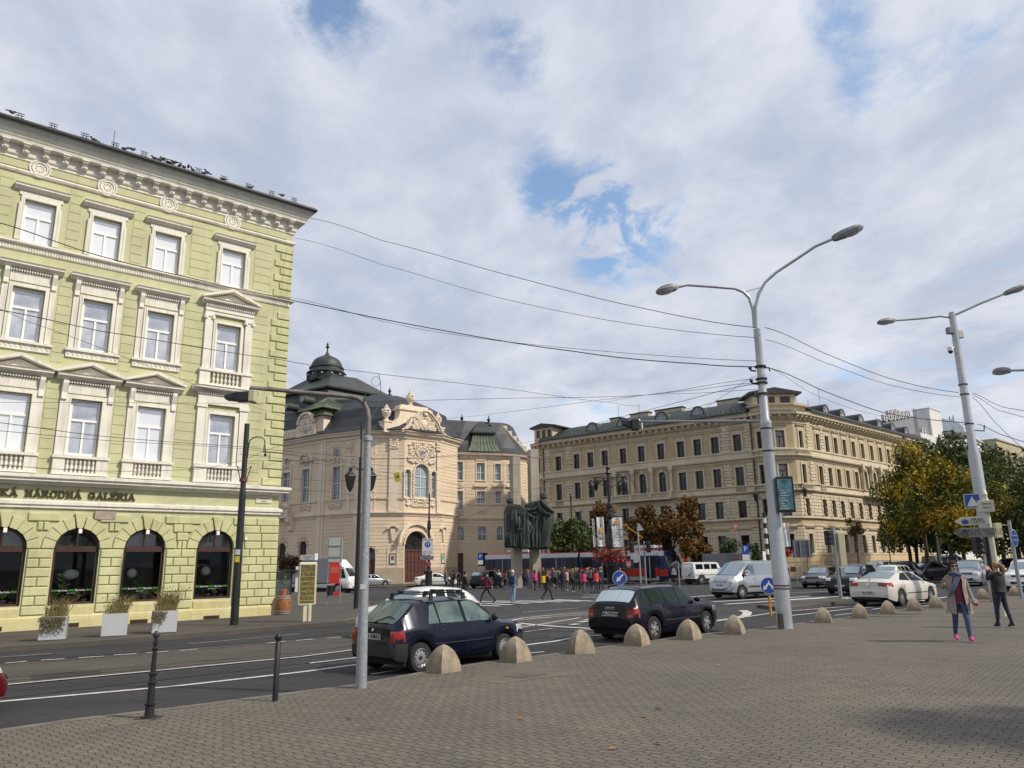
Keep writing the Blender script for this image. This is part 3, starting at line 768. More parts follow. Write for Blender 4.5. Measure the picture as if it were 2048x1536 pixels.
for i, x in enumerate(ax_[:5]):
 o = inst('shop_window', SW[0], gal, (x, .16,.86)); inst('pane', SW[1], o); inst('pane', SW[2], o)
 rg = random.Random(20 + i)
 sp = MB(); sp.box(x - .04, x + .08,-.16,-.06,3.55,3.72); sp.box(x - .0, x + .03,-.1,0,3.7,3.76)
 s_ = sp.build('spotlight', m_winw, gal); 
 y_ = .42
 for k in range(5):
  px_ = x - .55 + k * .27 + rg.uniform(-.05,.05); h = rg.uniform(.14,.22)
  pt = MB(); pt.lathe([(.07,0),(.10, h),(.11, h),(.11, h + .03)],(px_, y_, .84),10)
  root = empty('potted_plant', 0,0,0); root.matrix_world = galf
  tag(root, None, 'potted plant', 'potted plants inside the gallery windows')
  tag(root, 'potted plant inside %s gallery window, %s' % (['the rightmost', 'the second from right', 'the third from right', 'the leftmost visible', 'a far left'][i],['leftmost pot', 'second pot', 'middle pot', 'fourth pot', 'rightmost pot'][k]))
  pt.build('pot', m_terra if (k + i) % 2 else mat('grey_pot', (.3,.29,.27),.8), root)
  lf = MB(); tall = (i in (1,2) and k == 1 + i % 2)
  hh = 1.05 if tall else rg.uniform(.25,.5)
  lf.tube([(px_, y_, .86 + h),(px_ + rg.uniform(-.05,.05), y_, .86 + h + hh * .8)],.008,5)
  for q in range(26 if tall else 18):
   z = .9 + h + hh * rg.uniform(.3,1.); a = rg.uniform(0,6.28); l = rg.uniform(.10,.22) * (1.5 if tall else 1)
   leafblade(lf, (px_, y_, z - .1),(px_ + l * math.cos(a), y_ + l * math.sin(a) * .6, z + rg.uniform(-.04,.12)),.028)
  lf.build('foliage', m_leaf if (i == 2 and k < 2) or k == 3 else m_leafd, root)
 lamp = MB(); lx = x + (-.18,-.28,-.02,-.1,0)[i]; lamp.ball((lx, .50,1.96 + (.02 if i else .06)),(.20 if i != 2 else .30,.2,.20),14, k=9); 
 lt = lamp.build('paper_lantern', m_lampw, None, 60); lt.matrix_world = galf
 tag(lt, 'pale round paper lantern hanging inside %s arched gallery window' % ['the rightmost', 'the second from right', 'the third from right', 'the leftmost visible', 'a far left'][i], 'lantern', 'paper lanterns in the gallery windows')
 for k in range(5):
  text(o, 'SNG' if k % 2 == 0 else 'Berlinka', .105, m_txtg if k % 2 == 0 else m_txtw, (-.60 + .30 * k, -.012,.52), ext_=.001)
 text(o, 'galeria kaviaren', .045, m_txtw, (0,-.012,.42), ext_=.001)
# name lettering, street sign, plaque
m_bronze = mat('bronze_letters', (.07,.055,.025),.45,.2,8, metal=.4)
hh = .30; xs_ = {'SKA': (-10.93 - .18,4.855), 'NARODNA': (-10.10,4.855), 'GALERIA': (-7.95,4.855)}
def place_word(word, acc, x0, x1):
 adv = {'I': .36, 'S': .70, 'L': .68, 'E': .70}
 tot = sum(adv.get(c, .82) for c in word); s_ = (x1 - x0) / tot; x = x0
 for c, a in zip(word, acc):
  l = stroke_letter(c, .235,.042, a == '1').build('letter', m_bronze, gal); l.location = (x, -.015,4.92); l.scale.x = s_ / .235 * .93; x += adv.get(c, .82) * s_
place_word('GALERIA', '0001000', -7.95,-6.20); place_word('NARODNA', '0100001', -10.12,-8.18); place_word('SLOVENSKA', '000000001', -12.75,-10.34)
sg = MB(); sg.box(-1.09,-.36,-.04,0,5.02,5.32); s1 = sg.build('street_sign', mat('cream_enamel', (.62,.58,.46),.5), gal)
text(s1, 'RÁZUSOVO', .105, mat('red_letters', (.25,.03,.03),.6),(-.725,-.045,5.21)); text(s1, 'NÁBREŽIE', .055, m_dark, (-.725,-.045,5.09))
pq = MB(); pq.box(-7.67,-6.90,-.095,0,4.10,4.43); pq.build('stone_plaque', mat('pink_stone', (.33,.27,.22),.7,.15,6), gal, bevel=.01)
ab = MB(); ab.box(-1.52,-1.43,-.12,0,3.35,3.46); ab.build('alarm_box', m_winw, gal)
# quoins at the corner
q = MB(); z = 5.84; k = 0
while z < 17.6:
 if not (14.5 < z + .2 < 15.1):
  w_ = .62 if k % 2 else .92; q.bbox(.045 - w_, .045,-.06,0, z, z + .33,.025); q.box(0,.045,-.03, w_ * .8, z, z + .33)
 z += .386; k += 1
q.build('corner_rustication', m_green2, gal)
# roof, gutter, snow guards
b = MB()
b.poly([(GL, -.76,19.78),(.76,-.76,19.78),(-5.4,7,23.4),(GL, 7,23.4)]); b.poly([(.76,-.76,19.78),(.76,15.06,19.78),(-5.4,7,23.4)]); b.poly([(GL, 15.06,19.78),(GL, 7,23.4),(-5.4,7,23.4),(.76,15.06,19.78)])
b.poly([(GL, -.78,19.74),(.78,-.78,19.74),(.78,15.06,19.74),(GL, 15.06,19.74)][::-1])
for k in range(170):
 x = .7 - k * .205
 if x < GL: break
 b.tube([(x, -.7,19.84),(x, 0,20.15)],.055,6)
b.build('roof', m_roof, gal)
gt = MB(); gt.tube([(GL, -.82,19.78),(.82,-.82,19.78),(.82,15,19.78)],.08,8); gt.box(GL, .8,-.8,-.7,19.85,19.91); gt.build('gutter', m_dark, gal)
sgd = MB()
for dx in (-.09,.09): sgd.tube([(dx, 0,0),(dx * .4,0,.30)],.012,4)
for zz_ in (.10,.20,.30): sgd.tube([(-.16,0, zz_),(.16,0, zz_)],.018,4)
sgm = sgd.mesh('snow_guard', m_dark)
for k in range(27): inst('snow_guard', sgm, gal, (-.3 - 1.18 * k, -.6,19.92))
rod = MB(); rod.tube([(-8.6,-.4,20.0),(-8.6,-.4,20.9)],.012,4); rod.build('lightning_rod', m_dark, gal)
# pigeons on the roof edge
def bird_mesh():
 b = MB(); b.ball((0,0,.09),(.13,.06,.065),8); b.ball((.12,0,.16),(.045,.04,.045),7); b.prism([(-.12,.10),(-.26,.06),(-.12,.06)],-.03,.03, 'y'); b.prism([(.155,.165),(.20,.155),(.155,.145)],-.01,.01, 'y')
 for s_ in (-.02,.02): b.tube([(0, s_, .04),(0, s_, -.03)],.006,4)
 return b.mesh('pigeon', mat('pigeon_grey', (.05,.05,.06),.7,.3,20))
bme = bird_mesh()
for k, x in enumerate([-13.4,-13.1,-12.9,-12.4,-9.4,-8.2,-7.9,-6.95,-6.75,-6.6,-6.4,-6.25,-6.1,-5.9,-5.7,-5.5,-5.3,-4.8,-4.65,-3.9,-2.6,-1.0]):
 o = bpy.data.objects.new('pigeon', bme); col.objects.link(o)
 o.matrix_world = galf @ Matrix.Translation((x, -.7,19.93 + (.1 if k % 3 == 0 else 0))) @ Matrix.Rotation(rnd.uniform(0,6),4, 'Z')
 tag(o, 'dark pigeon perched on the roof edge of the green gallery', 'bird', 'pigeons along the gallery roof edge')
# ------------------------------------------------------------ the corner building on the right (two wings and a corner bay)
m_hwall = mat('ochre_plaster', (.43,.345,.215),.92,.09,.35,.2,12, streak=.30)
m_htrim = mat('pale_stone_trim', (.55,.475,.345),.9,.10,.7,.2,14, streak=.45)
m_hplinth = mat('yellow_rendered_plinth', (.58,.46,.24),.92, vs=.5, c2=(.50,.36,.24), bump=.2, bs=8, streak=.2)
m_hgl = glass('dark_window_glass', (.016,.016,.022),.05, spec=.6)
m_hfr = mat('dark_brown_casement', (.060,.032,.028),.5,.2)
m_hglc = mat('curtained_glass', (.10,.10,.12),.08, vs=2.0, c2=(.30,.30,.33), spec=.7)
m_zinc = mat('dark_zinc_roof', (.030,.030,.034),.5,.25,1.5,.2,6)
m_copper = mat('patinated_copper_roof', (.020,.028,.025),.6, vs=1.2, c2=(.034,.048,.038), bump=.15, bs=10)
hotel = empty('corner_block', 26.0,85.5, gz(29), label='long ochre four storey corner block with quoins, balustrades and arched dormers in its roof', cat='building')
hinv = hotel.matrix_world.inverted() if False else Matrix.Translation((-26.0,-85.5,-gz(29)))
def hx(x, y, az): return hinv @ frame(x, y, az, gz(29))
def segs(x0, x1, cuts):
 out = []; x = x0
 for a, b in sorted(cuts):
  if a > x: out.append((x, min(a, x1)))
  x = max(x, b)
 if x < x1: out.append((x, x1))
 return [s for s in out if s[1] - s[0] > .05]
HW = {}
def hwin(w, h, arch=None, cur=False):
 k = (w, h, arch, cur)
 if k not in HW: HW[k] = win_meshes('h', w, h, .075, m_hfr, m_hglc if cur else m_hgl, (1,[.66]), arch, .06)
 return HW[k]
def surr_mesh(w, h, kind):
 k = ('s', w, h, kind)
 if k in HW: return HW[k]
 b = MB(); t = .17
 top = h if kind != 'arch' else h - w / 2
 b.box(-w / 2 - t, -w / 2,-.09,0,-.02, top); b.box(w / 2, w / 2 + t, -.09,0,-.02, top)
 if kind == 'arch':
  archband(b, 0, top, w / 2, w / 2 + t, -.09,0,12); b.prism([(-.10, h - .05),(.10, h - .05),(.14, h + .34),(-.14, h + .34)],-.18,0, 'y')
 else: b.box(-w / 2 - t, w / 2 + t, -.09,0, h, h + t)
 if kind == 'hood': hood(b, w / 2 + .42, h + .52,.26); b.box(-w / 2 - .1, w / 2 + .1,-.05,0, h + t, h + .52)
 if kind == 'hoodl': hood(b, w / 2 + .34, h + .46,.22); b.box(-w / 2 - t, w / 2 + t, -.05,0, h + .2, h + .46)
 if kind == 'block':
  z = 0
  while z < h: b.box(-w / 2 - t - .14,-w / 2 - .0,-.13,0, z, z + .30); b.box(w / 2 + .0, w / 2 + t + .14,-.13,0, z, z + .30); z += .62
  for i in (-2,-1,0,1,2): b.prism([(i * .22 - .10, h),(i * .22 + .10, h),(i * .30 + .13, h + .45),(i * .30 - .13, h + .45)],-.13 - (.05 if i == 0 else 0),0, 'y')
 b.box(-w / 2 - .25, w / 2 + .25,-.16,0,-.12,-.01)
 HW[k] = b.mesh('window_surround', m_htrim); return HW[k]
FL = [(2.45,4.50, 'hood'),(6.40,8.27, 'block'),(9.95,12.03, 'plain'),(13.85,15.75, 'hoodl')]
def hfacade(az, ox, oy, x0, x1, xs, w=.98, arches=(), quo=(), bal=(), flat=(), detail=True, skiplow=(), cur=False, dep=.35):
 xf = hx(ox, oy, az); ops = []
 for x in xs:
  for fi, (a, b, k) in enumerate(FL):
   if fi == 2 and x in arches: ops.append((x - w / 2, x + w / 2, a, b + .32, 'a'))
   else: ops.append((x - w / 2, x + w / 2, a, b, 'r'))
 mb = MB(xf); wall(mb, x0, x1,2.3,17.5, ops, dep); mb.build('wall', m_hwall, hotel)
 pl = MB(xf); pl.box(x0, x1,-.22,.3,-.5,2.22); pl.prism([(-.26,2.22),(-.26,2.34),(0,2.40),(0,2.22)], x0, x1, 'x'); pl.box(x0, x1,-.25,.2,1.55,1.60)
 for x in xs: pl.box(x - .32, x + .32,-.24,-.2,.55,1.05, m=1)
 pl.build('plinth', [m_hplinth, m_hfr], hotel)
 # courses of blocks on the two lower floors
 rs = MB(xf)
 for (za, zb, fi) in ((2.45,5.2,0),(6.45,8.95,1)):
  z = za
  while z < zb - .1:
   zt = min(z + .36, zb); cuts = [(x - w / 2 - .18, x + w / 2 + .18) for x in xs if FL[fi][0] - .1 < z + .2 < FL[fi][1] + .3]
   for a, b in segs(x0, x1, cuts):
    n = max(1, round((b - a) / .8)); off = (int(z * 10) % 2) * .0
    for i in range(n):
     rs.bbox(a + (b - a) * i / n + .015, a + (b - a) * (i + 1) / n - .015,-.07,0, z, zt - .035,.025)
   z += .36
 for qx in quo:
  z = 9.95; k = 0
  while z < 17.0:
   if not (12.3 < z < 13.7):
    hw = .55 if k % 2 else .40; rs.bbox(qx - hw, qx + hw, -.09,0, z, z + .30,.03)
   z += .35; k += 1
 rs.build('rustication', m_htrim, hotel)
 tr = MB(xf)
 def co(prof): tr.prism([(-p, z) for p, z in prof] + [(0, prof[-1][1]),(0, prof[0][1])], x0 - .05, x1 + .05, 'x')
 co([(.05,5.30),(.10,5.40),(.10,5.50)]); co([(.10,6.10),(.24,6.16),(.24,6.28),(.08,6.34)])
 co([(.08,8.98),(.30,9.10),(.34,9.22),(.12,9.28),(.12,9.82),(.26,9.84),(.26,9.93)])
 co([(.08,12.55),(.10,12.72),(.36,12.86),(.40,13.02),(.12,13.08),(.12,13.62),(.22,13.66),(.22,13.78)])
 co([(.05,16.55),(.10,16.62),(.05,16.68)]); co([(.10,17.05),(.14,17.15),(.14,17.42),(.72,17.52),(.76,17.80),(.86,17.92)])
 for x in segs(x0, x1,[(x - .9, x + .9) for x in bal]):
  pass
 for x in xs:
  if x in bal:
   for zb in ((9.28,9.80),):
    tr.box(x - .62, x + .62,-.135,-.12, zb[0] + .02, zb[1] - .0, m=1)
    for i in range(7): baluster(tr, x - .54 + i * .18,-.20, zb[0] + .03, zb[1],.07)
 if flat:
  a, b = flat; tr.box(a, b, -1.0,0,9.0,9.16); tr.box(a, b, -1.0,-.80,9.74,9.86)
  n = int((b - a) / .2)
  for i in range(n):
   if i % 12 in (0,11): continue
   baluster(tr, a + .1 + i * .2,-.9,9.16,9.74,.065)
  for i in range(int((b - a) / 2.4) + 1): tr.box(a + i * (b - a) / int((b - a) / 2.4) - .16, a + i * (b - a) / int((b - a) / 2.4) + .16,-1.03,-.78,9.16,9.9)
  for cx in [(p + q) / 2 for p, q in zip(sorted(arches), sorted(arches)[1:])] + [min(arches) - 1.25, max(arches) + 1.25]:
   tr.lathe([(.24,9.9),(.2,10.1),(.17,12.1),(.25,12.3),(.27,12.5)],(cx, -.26,0),10); tr.box(cx - .3, cx + .3,-.5,0,12.5,13.1)
 tr.build('cornice', [m_htrim, m_hfr], hotel)
 br = MB(); br.prism([(-.14,16.98),(-.30,17.02),(-.58,17.28),(-.62,17.46),(-.14,17.46)],-.13,.13, 'x'); bme_ = br.mesh('cornice_bracket', m_htrim)
 n = max(1, round((x1 - x0) / .86))
 for i in range(n):
  if (x1 - x0) > 10 and i % 2 and False: continue
  inst('cornice_bracket', bme_, hotel, xf=xf @ Matrix.Translation((x0 + (x1 - x0) * (i + .5) / n, 0,0)))
 for x in xs:
  for fi, (a, b, k) in enumerate(FL):
   if fi < 2 and x in skiplow: continue
   ar = fi == 2 and x in arches
   h = b - a + (.32 if ar else 0)
   inst('window_surround', surr_mesh(w, h, 'arch' if ar else k), hotel, xf=xf @ Matrix.Translation((x, 0, a)))
   add_win(hotel, hwin(w, h, 1.0 if ar else None, cur and fi > 0), x, a, dep - .07, xf=xf)
 return xf
lx = [-25.6,-22.65,-20.5,-18.3,-15.6,-13.0,-10.3,-7.65,-5.5,-3.3,-.6]
LXF = hfacade(129,25.95,85.55,-28.2,1.2, lx, .98,(-15.6,-13.0,-10.3),(-27.5,-23.9,-2.0,.75),(-25.6,-.6),(-17.0,-8.9))
rx = [5.72,8.0,10.25,12.6,15.05,17.65,20.35,23.05,25.6,28.0,30.4,32.7,35.0,37.3]
RXF = hfacade(47,30.58,82.52,3.2,39.3, rx, .95,(17.65,20.35,23.05),(3.65,6.95),(5.72,),(16.4,24.3), skiplow=(23.05,25.6,28.0,30.4,32.7,35.0,37.3))
def hseg(a, b, xs, **k):
 az = math.degrees(math.atan2(b[0] - a[0], b[1] - a[1])); L_ = math.dist(a, b)
 return hfacade(az, a[0], a[1],0, L_, [L_ * t for t in xs], **k)
pl_ = (26.88,84.79); pa = (28.0,83.45); pb = (31.0,83.45); pq_ = (32.92,84.70)
BX = [hseg(pl_, pa, [.5], w=.62, bal=()), hseg(pa, pb, [.5], w=1.0, cur=True, bal=()), hseg(pb, pq_, [.52], w=.66, bal=())]
eL = (25.95 - 28.2 * math.sin(R_(129)),85.55 - 28.2 * math.cos(R_(129)))
hseg((eL[0] - .4, eL[1] + 6.0),(eL[0] - .9, eL[1] + 1.6),[.5], w=.7); hseg((eL[0] - .9, eL[1] + 1.6), eL, [.5], w=.55)
# balustrades round the corner bay
bb = MB()
for a, b in ((pl_, pa),(pa, pb),(pb, pq_)):
 az = math.degrees(math.atan2(b[0] - a[0], b[1] - a[1])); L_ = math.dist(a, b); bb.xf = hx(a[0], a[1], az)
 for z0 in (9.25,13.05):
  bb.box(-.1, L_ + .1,-.46,-.26, z0 - .10, z0 + .04); bb.box(-.1, L_ + .1,-.44,-.28, z0 + .50, z0 + .60)
  for i in range(int(L_ / .19)): baluster(bb, .12 + i * .19,-.36, z0 + .04, z0 + .50,.062)
 bb.box(-.05, L_ + .05,-.1,2.5,17.9,18.6); bb.prism([(-.5,18.55),(-.55,18.75),(0,18.8),(0,18.55)],-.15, L_ + .15, 'x')
bb.build('balustrade', m_htrim, hotel)
# attic pavilion above the corner
at_ = MB(hx(30.58 - 2.0,84.3,90))
at_.box(-1.4,3.4,0,3.4,18.6,20.05); at_.box(-.9,-.15,-.03,.1,18.95,19.75, m=1); at_.box(.35,1.05,-.03,.1,18.95,19.75, m=1); at_.box(1.65,2.75,-.03,.1,18.95,19.75, m=1)
at_.prism([(-2.0,20.05),(4.0,20.0),(4.0,20.18),(1.0,20.75),(-2.0,20.25)],-.5,3.8, 'y', m=2)
at_.build('attic_pavilion', [m_htrim, m_hfr, m_zinc], hotel)
at2 = MB(hx(eL[0], eL[1],129)); at2.box(-1.6,1.5,.3,3.6,18.1,20.1); 
for i in range(3): at2.box(-1.2 + i * .95,-.65 + i * .95,.27,.35,18.7,19.7, m=1)
at2.prism([(-2.2,20.0),(2.2,20.0),(2.2,20.2),(-.2,20.65),(-2.2,20.2)],0,4, 'y', m=2)
at2.build('attic_pavilion', [m_htrim, m_hfr, m_zinc], hotel)
# roofs: copper on the left wing, zinc on the right one, both curving back from the gutter
def hroof(xf, x0, x1, m, seams):
 b = MB(xf); prof = [(-.95,18.0),(-.75,18.25),(.4,18.7),(1.6,19.35),(3.0,19.95),(4.6,20.35),(7.0,20.5),(12.5,18.0)]
 for (y0, z0),(y1, z1) in zip(prof, prof[1:]): b.poly([(x0, y0, z0),(x1, y0, z0),(x1, y1, z1),(x0, y1, z1)])
 b.poly([(x0, y, z) for y, z in prof][::-1]); b.poly([(x1, y, z) for y, z in prof])
 b.box(x0, x1,-.98,-.80,17.92,18.06)
 n = int((x1 - x0) / seams)
 for i in range(n + 1):
  x = x0 + i * (x1 - x0) / n
  for (y0, z0),(y1, z1) in zip(prof[1:6], prof[2:7]): b.poly([(x - .035, y0, z0 + .05),(x + .035, y0, z0 + .05),(x + .035, y1, z1 + .05),(x - .035, y1, z1 + .05)])
  if i % 1 == 0: b.box(x - .05, x + .05,-.45,-.37,18.35,18.55)
 o = b.build('roof', m, hotel); return o
hroof(LXF, -28.2,1.0, m_copper, .62); hroof(RXF, 3.4,39.3, m_zinc, .62)
bk = MB(); bk.xf = LXF; bk.box(-28.2,1.1,12.4,12.5,0,18); bk.xf = RXF; bk.box(3.3,39.3,12.4,12.5,0,18); bk.box(39.25,39.3,0,12.5,0,18); bk.build('rear_wall', m_hwall, hotel)
dm = MB(); n = 12
arc = arcpts(0,0,.80,.80, n)
def half(r, z0): return [(-r, -.75)] + [(x, z + z0) for x, z in reversed(arcpts(0,0, r, r, n))] + [(r, -.75)]
A = half(.85,0); 
for (x, z),(x2, z2) in zip(A, A[1:]): dm.poly([(x, 0, z),(x2,0, z2),(x2,2.8, z2),(x, 2.8, z)])
archband(dm, 0,0,.66,.85,-.03,.06,12); dm.box(-.85,-.66,-.03,.06,-.75,0); dm.box(.66,.85,-.03,.06,-.75,0)
dme = dm.mesh('dormer', m_zinc); dmc = dm.mesh('dormer', m_copper)
df = MB(); archband(df, 0,0,.60,.68,-.0,.06,12); df.box(-.68,.68,0,.06,-.04,.04); df.box(-.04,.04,0,.06,-.75,.6); df.box(-.66,-.6,0,.05,-.75,0); df.box(.6,.66,0,.05,-.75,0)
for a in (45,135): df.tube([(0,.03,0),(.6 * math.cos(R_(a)),.03,.6 * math.sin(R_(a)))],.03,4)
dfm = df.mesh('window_frame', mat('pale_dormer_frame', (.42,.42,.42),.6)); dp = MB(); dp.poly([(-.66,.05,-.75),(.66,.05,-.75)] + [(x, .05, z) for x, z in arcpts(0,0,.66,.66)]); dpm = dp.mesh('pane', mat('dormer_glass', (.16,.18,.22),.1, spec=1.0))
for xf, xs, me in ((LXF, (-20.35,-15.7,-10.2,-5.35), dmc),(RXF, (9.6,14.0,19.3,25.0,29.5,34.2), dme)):
 for x in xs:
  o = inst('dormer', me, hotel, xf=xf @ Matrix.Translation((x, .35,18.95))); inst('window_frame', dfm, o); inst('pane', dpm, o)
m_chim = mat('cream_chimney', (.42,.38,.29),.9,.12,2,.2,10)
for xf, a, b, y, zt in ((LXF, -21.1,-19.6,6.2,21.6),(LXF, -19.3,-18.3,6.5,21.3),(LXF, -17.8,-15.0,6,21.7),(LXF, -14.0,-10.1,6,21.7),(LXF, -5.3,-2.5,6,21.7),(LXF, -.1,1.5,5.5,21.6),(RXF, 4.3,6.2,6,21.2),(RXF, 13,14.6,8,21.3),(RXF, 18.5,20,8,21.3)):
 c = MB(xf); c.box(a, b, y, y + .9,19.5, zt - .5); c.box(a - .12, b + .12, y - .1, y + 1.0, zt - .5, zt - .36, m=1); c.box(a + .3, b - .3, y - .02, y, zt - 1., zt - .7)
 c.build('chimney', [m_chim, m_zinc], hotel, bevel=.02)
for xf, x, h in ((LXF, -19,1.9),(LXF, -15.8,1.7),(RXF, 2.9,1.6),(RXF, 18.4,3.2),(RXF, 12,1.2),(RXF, 15,1.2),(RXF, 36,1.4)):
 c = MB(xf); c.tube([(x, 5,20.2),(x, 5,20.6 + h)],.025,4); c.build('lightning_rod', m_dark, hotel)
dpp = MB(LXF)
for x in (-28.0,1.15): dpp.tube([(x, -.8,17.8),(x, -.15,17.0),(x, -.15,.3)],.09,6)
dpp.xf = LXF; dd = dpp.build('downpipe', mat('brown_downpipe', (.07,.04,.03),.5), hotel)
# three flag poles over the entrance balcony and wall lanterns at the corner
for x in (-14.3,-11.7,-13.0):
 c = MB(LXF); c.tube([(x, -1.0,9.9),(x - .9,-2.2,12.6)],.03,5); c.build('flag_pole', m_dark, hotel)
def lantern_part(xf):
 c = MB(xf); c.tube([(0,0,.9),(0,-.5,1.15),(0,-1.0,1.0),(0,-1.05,.75)],.035,5); c.lathe([(.02,-.45),(.12,-.3),(.26,.3),(.34,.35),(.10,.62),(.03,.75)],(0,-1.05,0),6)
 c.build('wall_lantern', m_dark, hotel)
lantern_part(hx(31.2,83.42,90) @ Matrix.Translation((0,0,8.7))); lantern_part(hx(27.0,84.6,129) @ Matrix.Translation((0,0,8.4)))
# ------------------------------------------------------------ houses further along the street
nbx = frame(30.58,82.52,47,.2)
m_grey = mat('light_grey_render', (.19,.20,.215),.85,.06,1, streak=.12); m_white = mat('white_render', (.62,.62,.60),.85,.05,1, streak=.15)
nb = empty('modern_annex', xf=nbx, label='white and grey modern house with rooftop air conditioners and tall white chimney shaft', cat='building')
b = MB(); b.box(39.6,66,.6,14,-1,17.6); b.box(39.7,55.5,.4,10,17.6,19.6); b.box(47.0,55.5,.35,.45,19.0,19.6)
b.build('wall', m_white, nb, bevel=.03)
b = MB(); b.prism([(36,20.45),(54.6,20.45),(54.6,24.1),(47,23.5),(36,21.4)],4,14, 'y'); b.box(39.5,54.6,4.05,14,17.4,20.5); b.build('grey_roof_hall', m_grey, nb)
b = MB(); b.box(54.6,59.8,3.6,6.2,17.5,25.6); b.box(54.5,59.9,3.5,6.3,25.6,25.75); b.build('chimney_shaft', m_white, nb, bevel=.03)
b = MB(); b.prism([(59.9,19.6),(78,19.9),(78,22.4),(70,25.2),(60.5,24.8)],4.2,10, 'y'); b.build('glass_penthouse', mat('penthouse_glass', (.10,.13,.15),.1,.4,.6, spec=1.0), nb)
b = MB(); b.prism([(62.2,22.3),(71.5,21.2),(71.5,21.4),(62.2,22.6)],1.2,4.1, 'y'); b.box(62.3,71.4,1.3,4.1,17.5,21.0); b.build('sloping_canopy', m_white, nb)
for x0, x1, z0, z1 in ((48.7,51.4,17.5,18.9),(57,58.6,17.9,19.4),(59,61.5,17.9,19.2)):
 w_ = MB(); w_.box(x0, x1,.33,.42, z0 + .1, z1); o = w_.build('window', m_hfr, nb); w2 = MB(); w2.box(x0 + .12, x1 - .12,.30,.33, z0 + .2, z1 - .12); w2.build('pane', m_hglc, o)
acm = MB(); acm.box(-.62,.62,-.2,.2,0,1.25)
for z in (.34,.92): acm.tube([(0,-.205, z),(0,-.22, z)],.26,12, m=1)
acme = acm.mesh('air_conditioner', [mat('ac_casing', (.46,.46,.45),.6), m_dark])
for i, x in enumerate((36.4,38.2,39.7,41.3,42.8,44.2,45.8)): inst('air_conditioner', acme, nb, (x, 3.9,21.35 + .22 * (x - 36) * .85), scale=(1,1,1.1 if i in (1,2,3) else .7))
inst('air_conditioner', acme, nb, (51.0,3.8,20.9), scale=(1.2,1,.8))
b = MB(); b.tube([(48.5,3.9,17),(48.5,3.9,24.9)],.05,4); b.tube([(49.3,3.9,17),(49.3,3.9,24.9)],.05,4)
for k in range(18): b.tube([(48.5,3.9,17 + k * .45),(49.3,3.9,17 + k * .45)],.03,4)
b.build('roof_ladder', m_grey, nb)
for x, h in ((61,1.4),(68.5,1.5),(69.6,1.2),(70.5,1.9),(72,.9),(75,1.4)):
 b = MB(); b.tube([(x, 5,23),(x, 5,24.6 + h)],.10 if x < 72 else .03,6); b.build('flue_pipe', m_grey, nb)
b = MB(); b.lathe([(.5,17.2),(.35,17.6),(.3,18.0),(.45,18.3),(.5,18.8),(.2,19.1),(.26,19.4),(.1,19.7),(.05,20.0)],(46.3,.1,0),10); b.build('roof_ornament', mat('dark_cast_ornament', (.07,.07,.07),.7), nb)
nc = empty('green_roofed_house', xf=nbx, label='pale house with light green glazed roof edge beyond the modern white house', cat='building')
b = MB(); b.box(66.1,75.3,.5,12,-1,18.6); b.build('wall', m_htrim, nc)
b = MB(); b.prism([(0.2,18.6),(3.4,21.2),(12,21.2),(12,18.6)],66.1,75.3, 'x'); b.build('roof', mat('verdigris_sheet', (.22,.42,.38),.5,.1,2), nc)
nd = empty('sandstone_house', xf=nbx, label='tall sand coloured flat roofed house furthest along the right hand street', cat='building')
b = MB(); b.box(75.4,112,.2,14,-1,22.0); b.box(75.3,112,.0,14,22.0,22.25); b.build('wall', mat('sand_render', (.40,.34,.23),.9,.1,.8, streak=.2), nd)
for i in range(9):
 for z in (3,7,11,14.8,18.3):
  w_ = MB(); x = 77.5 + i * 3.8; w_.box(x, x + 1.3,.12,.25, z, z + 1.9); o = w_.build('window', m_hfr, nd); w2 = MB(); w2.box(x + .1, x + 1.2,.09,.12, z + .1, z + 1.8); w2.build('pane', m_hgl, o)
for i in range(8):
 for z in (3,7,11,14.5):
  w_ = MB(); x = 41 + i * 3.1; w_.box(x, x + 1.2,.52,.62, z, z + 2.0); o = w_.build('window', m_hfr, nb); w2 = MB(); w2.box(x + .1, x + 1.1,.49,.52, z + .1, z + 1.9); w2.build('pane', m_hgl, o)
# ------------------------------------------------------------ the concert hall
m_peach = mat('peach_plaster', (.66,.535,.385),.92,.05,.4,.2,12, streak=.16)
m_peachl = mat('peach_stucco_ornament', (.69,.585,.455),.9,.07,1.2,.3,18, streak=.25)
m_slate = mat('dark_slate_roof', (.022,.024,.030),.55,.35,.8,.25,14)
m_grn = mat('green_copper_sheet', (.060,.085,.050),.6, vs=1.5, c2=(.11,.135,.080), bump=.2, bs=10)
m_grnd = mat('dark_green_copper', (.018,.025,.022),.55, vs=1.2, c2=(.034,.048,.038), bump=.2, bs=10)
m_hallw = mat('pale_grey_casement', (.50,.52,.54),.6,.05); m_hallg = mat('hall_window_glass', (.07,.095,.10),.07, vs=.8, c2=(.16,.20,.20), spec=.9)
m_hallg2 = mat('sky_blue_hall_glass', (.25,.33,.38),.07, vs=.8, c2=(.42,.50,.54), spec=.9)
m_hdoor = mat('red_brown_door', (.085,.030,.022),.55,.2,6); m_iron = mat('dark_iron_grille', (.025,.022,.022),.6)
hall = empty('concert_hall', -17.0,101.0, gz(-15), label='peach baroque concert hall with curved corner front, green domed lantern and dark mansard roof', cat='building')
hl = Matrix.Translation((17.0,-101.0,-gz(-15)))
def fx(a, b):
 az = math.degrees(math.atan2(b[0] - a[0], b[1] - a[1])); return hl @ frame(a[0], a[1], az, gz(-15)), math.dist(a, b)
